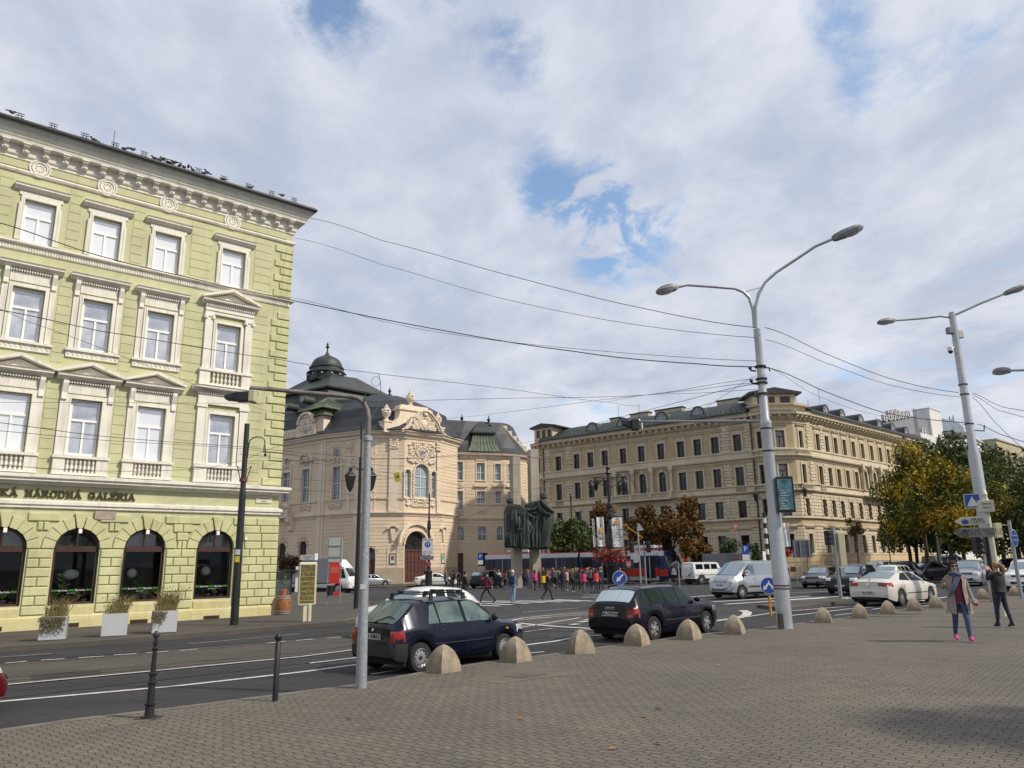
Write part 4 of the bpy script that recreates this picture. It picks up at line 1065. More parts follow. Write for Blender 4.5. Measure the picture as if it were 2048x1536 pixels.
def grooves(mb, x0, x1, z0, z1, ops, step=.46, t=.06, gap=.05):
 z = z0
 while z < z1 - .1:
  zt = min(z + step, z1) - gap
  cuts = []
  for o in ops:
   if o[2] - .05 < (z + zt) / 2 < o[3] + .05:
    hw = (o[1] - o[0]) / 2; cx = (o[0] + o[1]) / 2
    if o[4] != 'r':
     sp = o[3] - hw
     if zt > sp: hw = math.sqrt(max(.01,(hw + .30) ** 2 - (zt - sp) ** 2)) if zt - sp < hw + .3 else 0
    cuts.append((cx - hw - .04, cx + hw + .04))
  for a, b in segs(x0, x1, cuts): mb.box(a, b, -t, 0, z, zt, skip='k')
  z += step
def relief(b, cx, cz, w, h, seed, n=40, y=-.05, r=.11):
 """mirrored scrolls, leaves and bosses"""
 g = random.Random(seed)
 for i in range(n):
  x = g.random() ** .8 * w / 2; z = cz + (g.random() - .5) * h; rr = r * g.uniform(.5,1.4); e = g.uniform(.6,1.9)
  for s_ in (-1,1): b.ball((cx + s_ * x, y, z),(rr * e, rr * .9, rr / e * 1.1),6, k=4)
 for i in range(max(2, n // 9)):
  x = g.uniform(.15,.85) * w / 2; z = cz + (g.random() - .5) * h * .7; R0 = g.uniform(.18,.34) * min(1, h); a0 = g.uniform(0,6.28)
  for s_ in (-1,1):
   b.tube([(cx + s_ * (x + R0 * (1 - k / 14) * math.cos(a0 + k * .5)), y - .03, z + R0 * (1 - k / 14) * math.sin(a0 + k * .5)) for k in range(11)], r * .5,5)
HM = {}
def halwin(w, h, nx, rows, arch=None, g=None):
 k = (w, h, nx, tuple(rows), arch, g is None)
 if k in HM: return HM[k]
 f = MB(); hw = w / 2; top = h - (hw * arch if arch else 0)
 f.box(-hw, -hw + .08,-.05,.03,0, top); f.box(hw - .08, hw, -.05,.03,0, top); f.box(-hw, hw, -.05,.03,0,.10)
 if arch: archband(f, 0, top, hw - .08, hw, -.05,.03,12, arch)
 else: f.box(-hw, hw, -.05,.03, h - .10, h)
 for t in rows: f.box(-hw, hw, -.07,.03, h * t - .07, h * t + .07)
 for i in range(1, nx):
  x = -hw + w * i / nx; t = .07 if (nx % 2 == 0 and i == nx // 2) or nx == 2 else .022
  f.box(x - t, x + t, -.045,.02,0, top + (hw * .8 if arch and abs(x) < hw * .5 else (0.3 * hw if arch else 0)))
 nz = int(h / .42)
 for i in range(1, nz): f.box(-hw, hw, -.03,.02, h * i / nz - .02, h * i / nz + .02) if h * i / nz < top else None
 p = MB(); p.poly([(-hw, .0,0),(hw, .0,0)] + ([(hw, 0, h),(-hw, 0, h)] if not arch else [(x, 0, z) for x, z in arcpts(0, top, hw, hw * arch)]))
 HM[k] = (f.mesh('window_frame', m_hallw), p.mesh('pane', g or m_hallg)); return HM[k]
def hcourse(xf, x0, x1, prof, acc):
 acc.xf = xf; acc.prism([(-p, z) for p, z in prof] + [(.05, prof[-1][1]),(.05, prof[0][1])], x0, x1, 'x')
CORN = [(.06,18.7),(.14,18.8),(.16,19.1),(.55,19.3),(.60,19.5),(.80,19.62),(.82,19.72)]
SILL = [(.03,10.66),(.14,10.74),(.18,10.86),(.04,10.90)]
BELT = [(.05,8.5),(.12,8.62),(.16,8.75),(.36,8.92),(.38,9.02),(.05,9.06)]
PA = (-33.5,109.0); PB = (-25.7,103.0); PC = (-19.2,99.65); PD = (-14.4,100.5); PE = (-10.0,104.3); PF = (-8.0,108.8)
facets = {'A': (PA, PB), 'B': (PB, PC), 'C1': (PC, PD), 'C2': (PD, PE), 'C3': (PE, PF)}
OPS = {'A': [(.85,2.65,11.2,15.35, 'r'),(5.3,7.05,10.92,15.45, 'r'),(5.25,6.95,1.6,5.75, 'a'),(.6,2.4,1.6,5.6, 'a')],
 'B': [(1.65,3.0,10.92,15.3, 'r')], 'C1': [(-.0 + .1,1.35,.1,4.6, 'a')],
 'C2': [(1.55,3.85,11.05,15.5, 'a'),(-.05 + .1,.95,11.05,14.65, 'a'),(4.25,5.05,11.05,14.65, 'a'),(.25,3.65,.1,6.6, 'a')], 'C3': []}
corn, blt = MB(), MB()
rust = MB(); reli = MB()
for k, (a, b) in facets.items():
 xf, L_ = fx(a, b); ops = OPS[k]
 w_ = MB(xf); wall(w_, 0, L_, 1.9 if False else -.6,19.0, ops, .40); w_.build('wall', m_peach, hall)
 o_ = MB(xf); o_.box(0, L_, -.10,0,-.6,2.0) if not any(o[2] < 1 for o in ops) else [o_.box(s0, s1,-.10,0,-.6,2.0) for s0, s1 in segs(0, L_, [(o[0], o[1]) for o in ops if o[2] < 1])]
 o_.build('plinth', mat('tan_plinth', (.42,.34,.245),.9,.1,1, streak=.3), hall)
 rust.xf = xf; grooves(rust, 0, L_, 2.0,8.5, ops); 
 if k != 'C2': grooves(rust, .05, L_ - .05,11.0,18.6,[(o[0] - .5, o[1] + .5, o[2],18.0, 'r') for o in ops if o[2] > 9],.46,.04)
 else: grooves(rust, -.0,.0,2,3,[])
 hcourse(xf, -.15, L_ + .15, SILL, blt); hcourse(xf, -.15, L_ + .15, BELT, blt)
 hcourse(xf, -.3 if k != 'A' else 0, L_ + .3, CORN, corn)
rust.build('rustication', m_peach, hall); blt.build('string_course', m_peachl, hall); corn.build('cornice', m_peachl, hall)
def hwin_add(k, x, z, w, h, nx, rows, arch=None, g=None):
 xf, _ = fx(*facets[k]) if k in facets else fx(*dfac[k]); add_win(hall, halwin(w, h, nx, rows, arch, g), x, z, .28, xf=xf)
hwin_add('A', 1.75,11.2,1.8,4.15,4,(.42,.78)); hwin_add('A', 6.17,10.92,1.75,4.53,4,(.45,)); hwin_add('B', 2.32,10.92,1.35,4.38,4,(.5,))
hwin_add('C2', 2.70,11.05,2.3,4.45,6,(.30,.62),1.0, m_hallg2); hwin_add('C2', .50,11.05,.9,3.6,4,(.30,.80),1.0, m_hallg2); hwin_add('C2', 4.65,11.05,.8,3.6,3,(.30,.80),1.0)
for x in (6.1,1.5):
 f = MB(); hw = .85; f.box(-hw, hw, 0,.05,0,3.3); archband(f, 0,3.3,0.02, hw, 0,.05,12); f.box(-.05,.05,-.05,0,0,4.1); f.box(-hw, hw, -.05,0,2.2,2.32)
 xf, _ = fx(*facets['A']); f.xf = xf @ Matrix.Translation((x, .3,1.6)); f2 = MB(f.xf); f2.v, f2.f, f2.mi = [tuple(f.xf @ Vector(v)) for v in f.v], f.f, f.mi; f2.build('window', m_iron, hall)
def door(k, x0, x1, ztop, kind='main'):
 xf, _ = fx(*facets[k]); d = MB(xf); cx = (x0 + x1) / 2; hw = (x1 - x0) / 2; sp = ztop - hw
 for i in range(6 if kind == 'main' else 3):
  n = 6 if kind == 'main' else 3; a = x0 + (x1 - x0) * i / n
  d.box(a + .04, a + (x1 - x0) / n - .04,.28,.34,.05,4.0 if kind == 'main' else 2.9)
  for z in (.4,1.5,2.6):
   if kind == 'main' or z < 2: d.bbox(a + .10, a + (x1 - x0) / n - .10,.24,.28, z, z + .85,.04)
 zt = 4.05 if kind == 'main' else 2.95
 d.box(x0, x1,.2,.36, zt, zt + .25); d.box(x0, x1,.33,.37,0, zt)
 o = d.build('door', m_hdoor, hall)
 g_ = MB(xf); g_.poly([(x0,.36, zt),(x1,.36, zt)] + [(x, .36, z) for x, z in arcpts(cx, sp, hw, hw)], m=1)
 for r in (.45,.75): archband(g_, cx, max(sp, zt + .2), hw * r - .03, hw * r + .03,.26,.3,12)
 for i in range(1,8): a = math.pi * i / 8; g_.tube([(cx, .28, max(sp, zt + .2)),(cx + hw * math.cos(a),.28, max(sp, zt + .2) + hw * math.sin(a))],.03,4)
 g_.build('fanlight', [m_iron, m_gl_dk], o).matrix_parent_inverse = I4
door('C2', .25,3.65,6.6); door('C1', .1,1.35,4.6, 'side')
# stucco: surrounds, pediments, cartouches
def rel(k, fn):
 xf, L_ = fx(*facets[k]); b = MB(xf); fn(b, L_); b.build('stucco_relief', m_peachl, hall, smooth=50)
def relA(b, L_):
 for x, w, zb, zt in ((1.75,1.8,11.0,15.35),(6.17,1.75,10.92,15.45)):
  b.box(x - w / 2 - .30, x - w / 2,-.14,0, zb, zt + 1.0); b.box(x + w / 2, x + w / 2 + .30,-.14,0, zb, zt + 1.0); b.box(x - w / 2 - .3, x + w / 2 + .3,-.10,0, zt, zt + .3)
  for s_ in (-1,1):
   for i in range(7): b.ball((x + s_ * (w / 2 + .16),-.18, zt - .6 - i * .32),(.10,.07,.13),6, k=4)
  relief(b, x, 10.2,2.6,.7,5,26,-.06,.12)
 archband(b, 6.17,16.6,1.15,1.6,-.42,0,10,.9); b.box(4.6,7.8,-.4,0,16.45,16.65); relief(b, 6.17,17.1,1.6,.8,8,26,-.15,.16); b.ball((6.17,-.25,17.5),.28,8); b.ball((6.17,-.25,18.0),(.2,.2,.25),8); relief(b, 6.17,15.95,1.9,.5,9,16,-.06,.10)
 archband(b, 1.7,16.95,.42,.62,-.12,0,14); b.box(1.1,2.3,-.1,0,16.2,16.4); relief(b, 1.7,16.2,2.0,.5,10,16,-.06,.10)
 for i in range(20):
  a = 6.283 * i / 20; b.ball((1.7 + .52 * math.cos(a),-.08,16.95 + .52 * math.sin(a)),.09,5, k=4)
 b.box(9.0,9.75,-.16,0,2.0,18.7)
 # balcony at the left
 b.box(-.3,3.9,-1.1,0,8.9,9.1); b.box(-.3,3.9,-1.1,-.9,9.75,9.9)
 for i in range(20): baluster(b, -.2 + i * .21,-1.0,9.1,9.75,.07)
 for x in (3.5, ):
  b.prism([(0,7.0),(-.5,7.3),(-.4,7.9),(-1.0,8.4),(-1.0,8.9),(0,8.9)], x - .3, x + .4, 'x'); b.box(x - .25, x + .3,-1.15,-.85,9.1,10.0); b.lathe([(.12,10.0),(.34,10.4),(.34,10.6),(.15,10.75),(.2,11.0)],(x, -1.0,0),8)
 for i, z in enumerate((0,1)):
  for cx in (6.1,1.5):
   for j in range(9):
    a = math.pi * (j + .5) / 9; b.tube([(cx + .92 * math.cos(a),-.07,4.9 + .92 * math.sin(a)),(cx + 1.55 * math.cos(a),-.07,4.9 + 1.55 * math.sin(a))],.045,4)
rel('A', relA)
def relB(b, L_):
 x, w = 2.32,1.35
 b.box(x - w / 2 - .26, x - w / 2,-.14,0,10.9,16.3); b.box(x + w / 2, x + w / 2 + .26,-.14,0,10.9,16.3); b.box(x - 1.0, x + 1.0,-.12,0,15.3,15.6)
 for s_ in (-1,1):
  for i in range(8): b.ball((x + s_ * .88,-.18,14.9 - i * .33),(.10,.07,.13),6, k=4)
 for i in range(20):
  a = 6.283 * i / 20; b.ball((2.15 + .60 * math.cos(a),-.08,17.2 + .60 * math.sin(a)),.10,5, k=4)
 relief(b, 2.15,16.2,1.8,.6,3,20,-.06,.11); relief(b, 2.15,18.1,1.4,.5,4,16,-.06,.10); relief(b, 2.2,10.1,2.4,.7,12,26,-.06,.12)
 b.box(4.1,4.7,-.14,0,9.1,17.2); b.box(4.0,4.8,-.20,0,17.2,17.4); relief(b, 4.4,18.0,.7,.8,6,20,-.12,.11); b.box(5.5,6.2,-.12,0,2.0,18.7); b.box(0,.35,-.16,0,2,18.7)
 for j in range(11):
  a = math.pi * (j + .5) / 11; b.tube([(2.6 + 1.0 * math.cos(a),-.07,5.0 + 1.0 * math.sin(a)),(2.6 + 1.8 * math.cos(a),-.07,5.0 + 1.8 * math.sin(a))],.045,4)
rel('B', relB)
def relC1(b, L_):
 b.box(1.0,1.3,-.06,0,9.1,18.6); b.box(2.9,4.0,-.20,0,9.1,17.4); b.box(2.8,4.1,-.3,0,17.35,17.5); relief(b, 3.45,18.0,1.1,.8,16,34,-.22,.13); b.box(2.8,4.1,-.28,0,18.5,18.7)
 for zc in (16.4,11.3):
  for i in range(24):
   a = 6.283 * i / 24; b.ball((2.1 - 1.2 + .35 * math.cos(a),-.05, zc + .45 * math.sin(a)),.06,5, k=4)
 b.box(3.1,4.05,-.03,0,3.0,3.02)
rel('C1', relC1)
def relC2(b, L_):
 # window group frames
 for x, w, zt in ((2.70,2.3,15.5),(.50,.9,14.65),(4.65,.8,14.65)):
  sp = zt - w / 2; b.box(x - w / 2 - .16, x - w / 2,-.16,0,10.95, sp); b.box(x + w / 2, x + w / 2 + .16,-.16,0,10.95, sp); archband(b, x, sp, w / 2, w / 2 + .2,-.18,0,12)
 for i in range(9):
  for x in (1.30,4.02): b.ball((x, -.2,11.4 + i * .35),(.10,.08,.14),6, k=4)
 relief(b, 2.7,16.0,4.6,.8,21,70,-.1,.14); relief(b, 2.75,17.5,4.2,1.9,22,90,-.08,.13)
 for i in range(26):
  a = 6.283 * i / 26; b.ball((2.82 + .88 * math.cos(a),-.12,17.05 + .72 * math.sin(a)),.13,6, k=4)
 relief(b, 2.6,10.2,4.6,.8,23,60,-.06,.13)
 # pilaster right
 b.box(5.15,5.75,-.2,0,9.1,17.2); relief(b, 5.4,17.9,.8,.8,25,24,-.2,.12); b.box(5.0,5.8,-.26,0,18.4,18.6)
 # door arch: deep hollow moulding above
 archband(b, 1.95,4.9,1.75,1.95,-.25,0,14); archband(b, 1.95,5.1,2.35,2.75,-.36,0,14)
 # niche hoods
for_niche = None
rel('C2', relC2)
xf2, L2 = fx(*facets['C2'])
fo = MB(xf2); fo.poly([(2.82 + .78 * math.cos(6.283 * i / 24),-.03,17.05 + .62 * math.sin(6.283 * i / 24)) for i in range(24)], m=1)
for i in range(7): a = math.pi * i / 6; fo.tube([(2.82,-.06,16.45),(2.82 + .76 * math.cos(a),-.06,17.05 + .60 * math.sin(a))],.035,4)
fo.tube([(2.82 + .4 * math.cos(6.283 * i / 16),-.06,16.95 + .34 * math.sin(6.283 * i / 16)) for i in range(17)],.035,4); fo.build('oval_window', [m_hallw, m_hallg], hall)
for k, x, z in (('A', 1.7,16.95),('B', 2.15,17.2)):
 xf, _ = fx(*facets[k]); f = MB(xf); f.poly([(x + .42 * math.cos(6.283 * i / 16),-.03, z + .46 * math.sin(6.283 * i / 16)) for i in range(16)], m=1)
 for q in (-.14,.14): f.tube([(x + q, -.05, z - .42),(x + q, -.05, z + .42)],.025,4); f.tube([(x - .42,-.05, z + q),(x + .42,-.05, z + q)],.025,4)
 f.build('oval_window', [m_hallw, m_hallg], hall)
# niches with posters
for k, x in (('C1', 3.55),('C3', .65)):
 xf, _ = fx(*facets[k]); f = MB(xf); archband(f, x, 4.35,.55,.68,-.12,-.0,12); f.box(x - .68, x - .55,-.12,0,2.0,4.35); f.box(x + .55, x + .68,-.12,0,2.0,4.35)
 archband(f, x, 6.9,.5,.8,-.40,0,10,.6); f.prism([(x - .12,5.4),(x + .12,5.4),(x + .35,6.9),(x - .35,6.9)],-.28,0, 'y'); f.build('niche', m_peachl, hall)
 f = MB(xf); f.box(x - .38, x + .38,-.14,-.07,2.45,3.75); f.box(x - .30, x + .30,-.15,-.14,2.55,3.65, m=1); f.box(x - .2, x + .2,-.155,-.15,2.95,3.5, m=2)
 f.build('poster_case', [m_iron, mat('poster_paper', (.55,.55,.52),.6), mat('poster_print_' + k, (.05,.05,.06) if k == 'C1' else (.05,.30,.32),.6, vs=6, c2=(.3,.12,.1) if k == 'C1' else (.2,.45,.2))], hall)
# curved gable with coat of scrolls, attic block and urns
g_ = MB(xf2)
pr = [(-.85,19.7),(-.3,19.95),(.2,20.5),(.55,21.2),(.7,21.55),(1.3,21.75),(1.9,22.35),(2.5,22.62),(3.2,22.62),(3.9,22.3),(4.4,21.7),(4.85,21.3),(5.25,20.6),(5.6,19.9),(6.2,19.7)]
g_.prism(pr, -.35,.5, 'y')
for (x, z),(x2, z2) in zip(pr, pr[1:]):
 d = Vector((x2 - x, 0, z2 - z)).normalized(); n = Vector((-d.z, 0, d.x))
 for t0, t1, yy in ((.0,.16,-.78),(-.26,.0,-.60)):
  A = Vector((x, 0, z)); B = Vector((x2,0, z2))
  P = [A + n * t0, B + n * t0, B + n * t1, A + n * t1]
  g_.prism([(p.x, p.z) for p in P], yy, -.3, 'y')
g_.build('curved_gable', m_peachl, hall)
g_ = MB(xf2); relief(g_, 2.75,20.6,3.8,1.5,41,110,-.42,.15); relief(g_, 2.75,21.5,2.0,1.2,42,50,-.42,.15)
for i in range(24): a = 6.283 * i / 24; g_.ball((2.75 + .7 * math.cos(a),-.5,20.9 + .85 * math.sin(a)),.14,6, k=4)
g_.ball((2.75,-.45,20.9),(.55,.22,.7),10); g_.ball((2.9,-.6,22.2),(.3,.25,.28),8); g_.build('stucco_relief', m_peachl, hall, smooth=50)
g_ = MB(xf2); g_.box(-.6,4.4,.4,2.6,19.4,22.7); g_.box(-.8,4.6,.2,2.8,22.7,22.95); g_.box(-.65,4.45,.35,2.65,22.95,23.15); g_.box(-.35,4.1,.6,2.4,23.15,23.5)
for s_, xa, xb in ((-1,-3.0,-.6),(1,4.4,6.7)):
 x_out = xa if s_ < 0 else xb; x_in = xb if s_ < 0 else xa
 P = [(x_out, 19.4),(x_out, 20.8),(x_out - s_ * 1.1,20.9)]
 for i in range(7): t = i / 6; P.append((x_out - s_ * (1.1 + 1.3 * math.sin(t * 1.57)),20.9 + 1.7 * (1 - math.cos(t * 1.57))))
 P.append((x_in, 19.4)); P = P if s_ > 0 else P[::-1]
 g_.prism(P, .3,1.6, 'y'); g_.box(min(x_out, x_out - s_ * 1.1) - .08, max(x_out, x_out - s_ * 1.1) + .08,.2,1.7,20.75,20.95)
g_.build('attic_wall', m_peachl, hall, bevel=.03)
def urn(b, x, y, z, h):
 b.lathe([(r * h, q * h) for r, q in ((.16,0),(.16,.10),(.08,.16),(.10,.22),(.24,.38),(.27,.52),(.22,.60),(.25,.64),(.22,.72),(.14,.76),(.16,.82),(.07,.88),(.08,.93),(.03,1.0))],(x, y, z),12)
 for s_ in (-1,1): b.ball((x + s_ * .27 * h, y, z + .62 * h),(.05 * h, .05 * h, .09 * h),6, k=4); b.ball((x, y + s_ * .27 * h, z + .62 * h),(.05 * h, .05 * h, .09 * h),6, k=4)
for x, y, z, h in ((1.7,1.4,23.5,2.3),(-2.35,.95,20.95,2.3),(6.0,.95,20.95,2.1)):
 b = MB(xf2); urn(b, x, y, z, h); b.build('urn', m_peachl, hall, smooth=40)
# ---- side wing
dfac = {'D1': ((-8.2,109.3),(-1.5,111.2)), 'D2': ((-1.5,111.2),(.6,112.4)), 'D3': ((.6,112.4),(1.9,114.6)), 'D4': ((1.9,114.6),(2.4,119))}
dops = {'D1': [(.05,.95,14.1,16.7, 'r'),(3.0,4.2,14.1,16.6, 'r'),(5.75,6.6,14.1,16.5, 'r'),(.05,.95,9.8,12.5, 'r'),(3.0,4.2,10.8,12.5, 'r'),(5.75,6.6,10.8,12.5, 'r'),(.05,1.1,5.5,7.45, 'a'),(3.15,4.4,5.5,7.6, 'a'),(5.9,6.85,5.5,7.5, 'a'),(3.2,4.5,2.0,3.95, 'r'),(.05,1.0,.0,3.9, 'r')],
  'D2': [(.8,1.6,14.1,16.5, 'r'),(.8,1.6,10.8,12.5, 'r')], 'D3': [], 'D4': []}
dr, dc = MB(), MB()
for k, (a, b) in dfac.items():
 xf, L_ = fx(a, b); ops = dops[k]; w_ = MB(xf); wall(w_, 0, L_, -.6,17.6, ops, .35); w_.build('wall', m_peach, hall)
 dr.xf = xf; grooves(dr, 0, L_, 2.0,8.4, ops); grooves(dr, 0, L_, 10.7,17.0,[(o[0] - .4, o[1] + .4, o[2] - .3, o[3] + .5, 'r') for o in ops if o[2] > 9],.46,.035)
 hcourse(xf, -.1, L_ + .1,[(.05,17.2),(.12,17.3),(.14,17.55),(.5,17.7),(.6,17.95),(.66,18.05)], dc); hcourse(xf, -.1, L_ + .1,[(.05,8.3),(.14,8.4),(.30,8.62),(.32,8.72),(.04,8.76)], dc)
 if k != 'D1': hcourse(xf, -.1, L_ + .1,[(.04,10.5),(.12,10.56),(.12,10.64)], dc)
 else: hcourse(xf, 1.6, L_ + .1,[(.04,10.5),(.12,10.56),(.12,10.64)], dc)
 for o in ops:
  w, h = o[1] - o[0], o[3] - o[2]; x = (o[0] + o[1]) / 2
  if o[2] < 1: add_win(hall, win_meshes('d', w, h, .1, m_hdoor, m_hdoor, (1,.8)), x, o[2],.28, 'door', xf); continue
  if 2 <= o[2] < 3: add_win(hall, win_meshes('d', w, h, .1, m_iron, m_gl_dk, (1,.6)), x, o[2],.28, xf=xf); continue
  add_win(hall, halwin(round(w, 2), round(h, 2),4 if w > 1 else 3,(.45,) if h > 2 else (.5,),1.0 if o[4] == 'a' else None), x, o[2],.26, xf=xf)
  dc.xf = xf; 
  if o[4] == 'r': dc.box(x - w / 2 - .14, x - w / 2,-.08,0, o[2] - .05, o[3]); dc.box(x + w / 2, x + w / 2 + .14,-.08,0, o[2] - .05, o[3]); dc.box(x - w / 2 - .14, x + w / 2 + .14,-.08,0, o[3], o[3] + .16); dc.box(x - w / 2 - .2, x + w / 2 + .2,-.16,0, o[2] - .16, o[2] - .04)
  if o[2] < 12 and o[4] == 'r' and x > 1: dc.box(x - w / 2 - .4, x + w / 2 + .4,-.3,0,13.15,13.4)
dr.build('rustication', m_peach, hall); dc.build('string_course', m_peachl, hall)
xfD, LD = fx(*dfac['D1']); b = MB(xfD); relief(b, .5,13.3,.9,.8,51,22,-.05,.10); relief(b, 3.6,9.7,1.3,.6,52,22,-.04,.10); relief(b, 3.6,17.0,1.2,.3,53,12,-.05,.10); relief(b, .5,9.3,.9,.5,54,16,-.05,.10); relief(b, 1.8,17.5,1.0,.3,55,12,-.2,.10); relief(b, 5.0,17.5,1.0,.3,56,12,-.2,.10); b.build('stucco_relief', m_peachl, hall, smooth=50)
# ---- roofs
def inset(pts, d, z, c=None):
 """offset an outline towards its centre"""
 cx = sum(p[0] for p in pts) / len(pts); cy = sum(p[1] for p in pts) / len(pts)
 out = []
 for x, y in pts:
  v = Vector((cx - x, cy - y)); L_ = v.length; out.append((x + v.x / L_ * d, y + v.y / L_ * d, z))
 return out
def roofloft(rings, name, m, cap=True):
 b = MB(hl); b.loft(rings, capb=cap); return b.build(name, m, hall)
def unit_out(a, b, d):
 v = Vector((b[0] - a[0], b[1] - a[1])).normalized(); return Vector((v.y, -v.x)) * d
low = [(-44,117), PA, PB, PC, (-16.8,99.75), PD, (-12,102.3), PE, (-8.9,106.5), PF, (-12.5,118),(-22,130),(-44,132)]
gz_h = gz(-15)
R0 = inset(low, -.85,19.78 + gz_h); R1 = inset(low, .2,20.6 + gz_h); R2 = inset(low, 1.2,22.0 + gz_h); R2b = inset(low, 1.7,23.3 + gz_h); R3 = inset(low, 4.2,24.7 + gz_h); R4 = inset(low, 7.5,26.2 + gz_h)
roofloft([R0, R1, R2, R2b, R3, R4], 'mansard_roof', m_slate)
sq = [(-27.3,110.3),(-19.6,118.4),(-29.9,125.6),(-37.4,117.4)]
def sqr(d, z): return [(x, y, z) for x, y, _ in inset(sq, d, 0)]
roofloft([sqr(-2.2,23.2), sqr(-1.2,25.2), sqr(-.1,26.6), sqr(.5,28.35)], 'drum_roof', m_grnd)
roofloft([sqr(-.25,28.15), sqr(-.35,28.4), sqr(5.2,31.4), sqr(6.0,31.5)], 'upper_roof', mat('brown_green_sheet', (.036,.034,.034),.55, vs=.5, c2=(.045,.060,.050), bump=.2, bs=6))
LC = (-29.0,117.6)
b = MB(hl); b.lathe([(2.75,30.6),(2.75,31.9)],(LC[0], LC[1],0),16)
for i in range(8):
 a = 6.283 * (i + .5) / 8; b.box(LC[0] + 2.7 * math.cos(a) - .3, LC[0] + 2.7 * math.cos(a) + .3, LC[1] + 2.7 * math.sin(a) - .3, LC[1] + 2.7 * math.sin(a) + .3,30.8,32.2)
b.lathe([(3.05,31.9),(3.15,32.1),(2.75,32.5),(2.6,33.0),(2.75,33.1),(2.75,33.3),(2.45,33.5),(2.4,34.0),(2.1,34.7),(1.6,35.2),(.9,35.6),(.35,36.0),(.15,36.6)],(LC[0], LC[1],0),16)
b.v = [(p[0] - .5, p[1], p[2] if p[2] < 31.6 else 31.6 + (p[2] - 31.6) * .82) for p in b.v]
lan = b.build('lantern_dome', m_grnd, hall, smooth=35)
b = MB(hl); b.lathe([(.16,35.4),(.10,36.2),(.30,36.4),(.30,36.55),(.12,36.7),(.18,36.9),(.03,37.3)],(LC[0] - .5, LC[1],0),8); b.build('finial', m_iron, lan).matrix_parent_inverse = I4
b = MB(hl)
for i in range(12):
 a = 6.283 * i / 12; b.ball((LC[0] - .5 + 2.82 * math.cos(a), LC[1] + 2.82 * math.sin(a),31.6),(.22,.22,.16),8, k=5)
b.build('lantern_medallions', m_hallw, lan).matrix_parent_inverse = I4
for p in ((-19.5,118.4,28.4),(-7.6,112.3,22.6),(-3.6,112.8,22.4)):
 b = MB(hl); b.lathe([(.5,0),(.35,.25),(.12,.4),(.2,.7),(.28,.9),(.10,1.1),(.05,1.5)], p, 8); b.build('finial', m_iron, hall)
# round windows in the drum
for (x, y, z), az in (((-33.0,109.9,25.2),127),((-30.4,109.0,26.0),127),((-22.6,112.0,26.0),47)):
 b = MB(hl @ frame(x, y, az, z)); b.tube([(0,-.45,0),(0,1.5,0)],.60,16, m=1); b.tube([(0,-.5,0),(0,-.4,0)],.44,16, m=0)
 for k in range(-2,3): b.box(-.4,.4,-.53,-.50, k * .16 - .02, k * .16 + .02, m=1)
 b.build('oculus', [m_hallw, m_grnd], hall)
# pavilion with copper roof above the left facade and its arched gable
xfA, LA = fx(*facets['A'])
b = MB(xfA); b.box(4.2,9.3,.1,5.2,19.2,22.4); b.box(4.1,9.4,0,5.3,22.4,22.65)
archp = [(4.0,19.7),(3.2,20.6),(3.6,21.6),(4.3,21.8)] + [(x, z) for x, z in reversed(arcpts(6.0,21.9,1.55,1.55))] + [(7.7,21.8),(8.2,21.5),(8.3,19.7)]
b.prism([(3.9,19.7),(3.9,21.6)] + [(x, z) for x, z in reversed(arcpts(6.0,21.8,1.7,1.5))] + [(8.1,21.6),(8.1,19.7)],-.35,.2, 'y'); archband(b, 6.0,21.8,1.5,1.85,-.6,0,14,.92); relief(b, 6.0,21.6,2.2,1.6,61,50,-.4,.15)
for i in range(7): b.prism([(0 - .1 + i * .55,20.0),(.15 + i * .55,19.8),(.3 + i * .55,20.0),(.25 + i * .55,21.2),(-.05 + i * .55,21.2)],-.2,.1, 'y')
b.box(-.3,3.9,-.05,.4,19.7,21.4)
b.build('attic_pavilion', m_peachl, hall)
f = MB(xfA); f.poly([(6.0 + .38 * math.cos(6.283 * i / 16),-.42,21.3 + .75 * math.sin(6.283 * i / 16)) for i in range(16)], m=1); f.tube([(6.0,-.44,20.55),(6.0,-.44,22.05)],.03,4)
for z in (-.25,.2): f.tube([(5.65,-.44,21.3 + z),(6.35,-.44,21.3 + z)],.03,4)
f.tube([(6.0 + .42 * math.cos(6.283 * i / 16),-.44,21.3 + .8 * math.sin(6.283 * i / 16)) for i in range(17)],.05,5); f.build('oval_window', [m_hallw, m_hallg], hall)
def pag(b, x0, x1, y0, y1, prof):
 cx, cy = (x0 + x1) / 2,(y0 + y1) / 2; rings = [[(x0 - d, y0 - d, z),(x1 + d, y0 - d, z),(x1 + d, y1 + d, z),(x0 - d, y1 + d, z)] for d, z in prof]
 b.loft(rings, capb=True)
b = MB(xfA); pag(b, 4.0,9.5,-.1,5.4,[(.35,22.65),(-.1,22.9),(-.5,23.35),(-.6,23.75)]); pag(b, 4.0,9.5,-.1,5.4,[(.15,23.7),(.18,23.82),(-1.3,24.7),(-2.2,25.3),(-2.72,25.95)])
for i in range(12):
 t = i / 11; 
 for (xa, ya) in (((3.9 + t * 5.7),-.25),(9.65,(-.25 + t * 5.8))): b.tube([(xa, ya, 23.8),(6.75,2.65,25.98)],.035,4)
b.build('copper_roof', m_grn, hall)
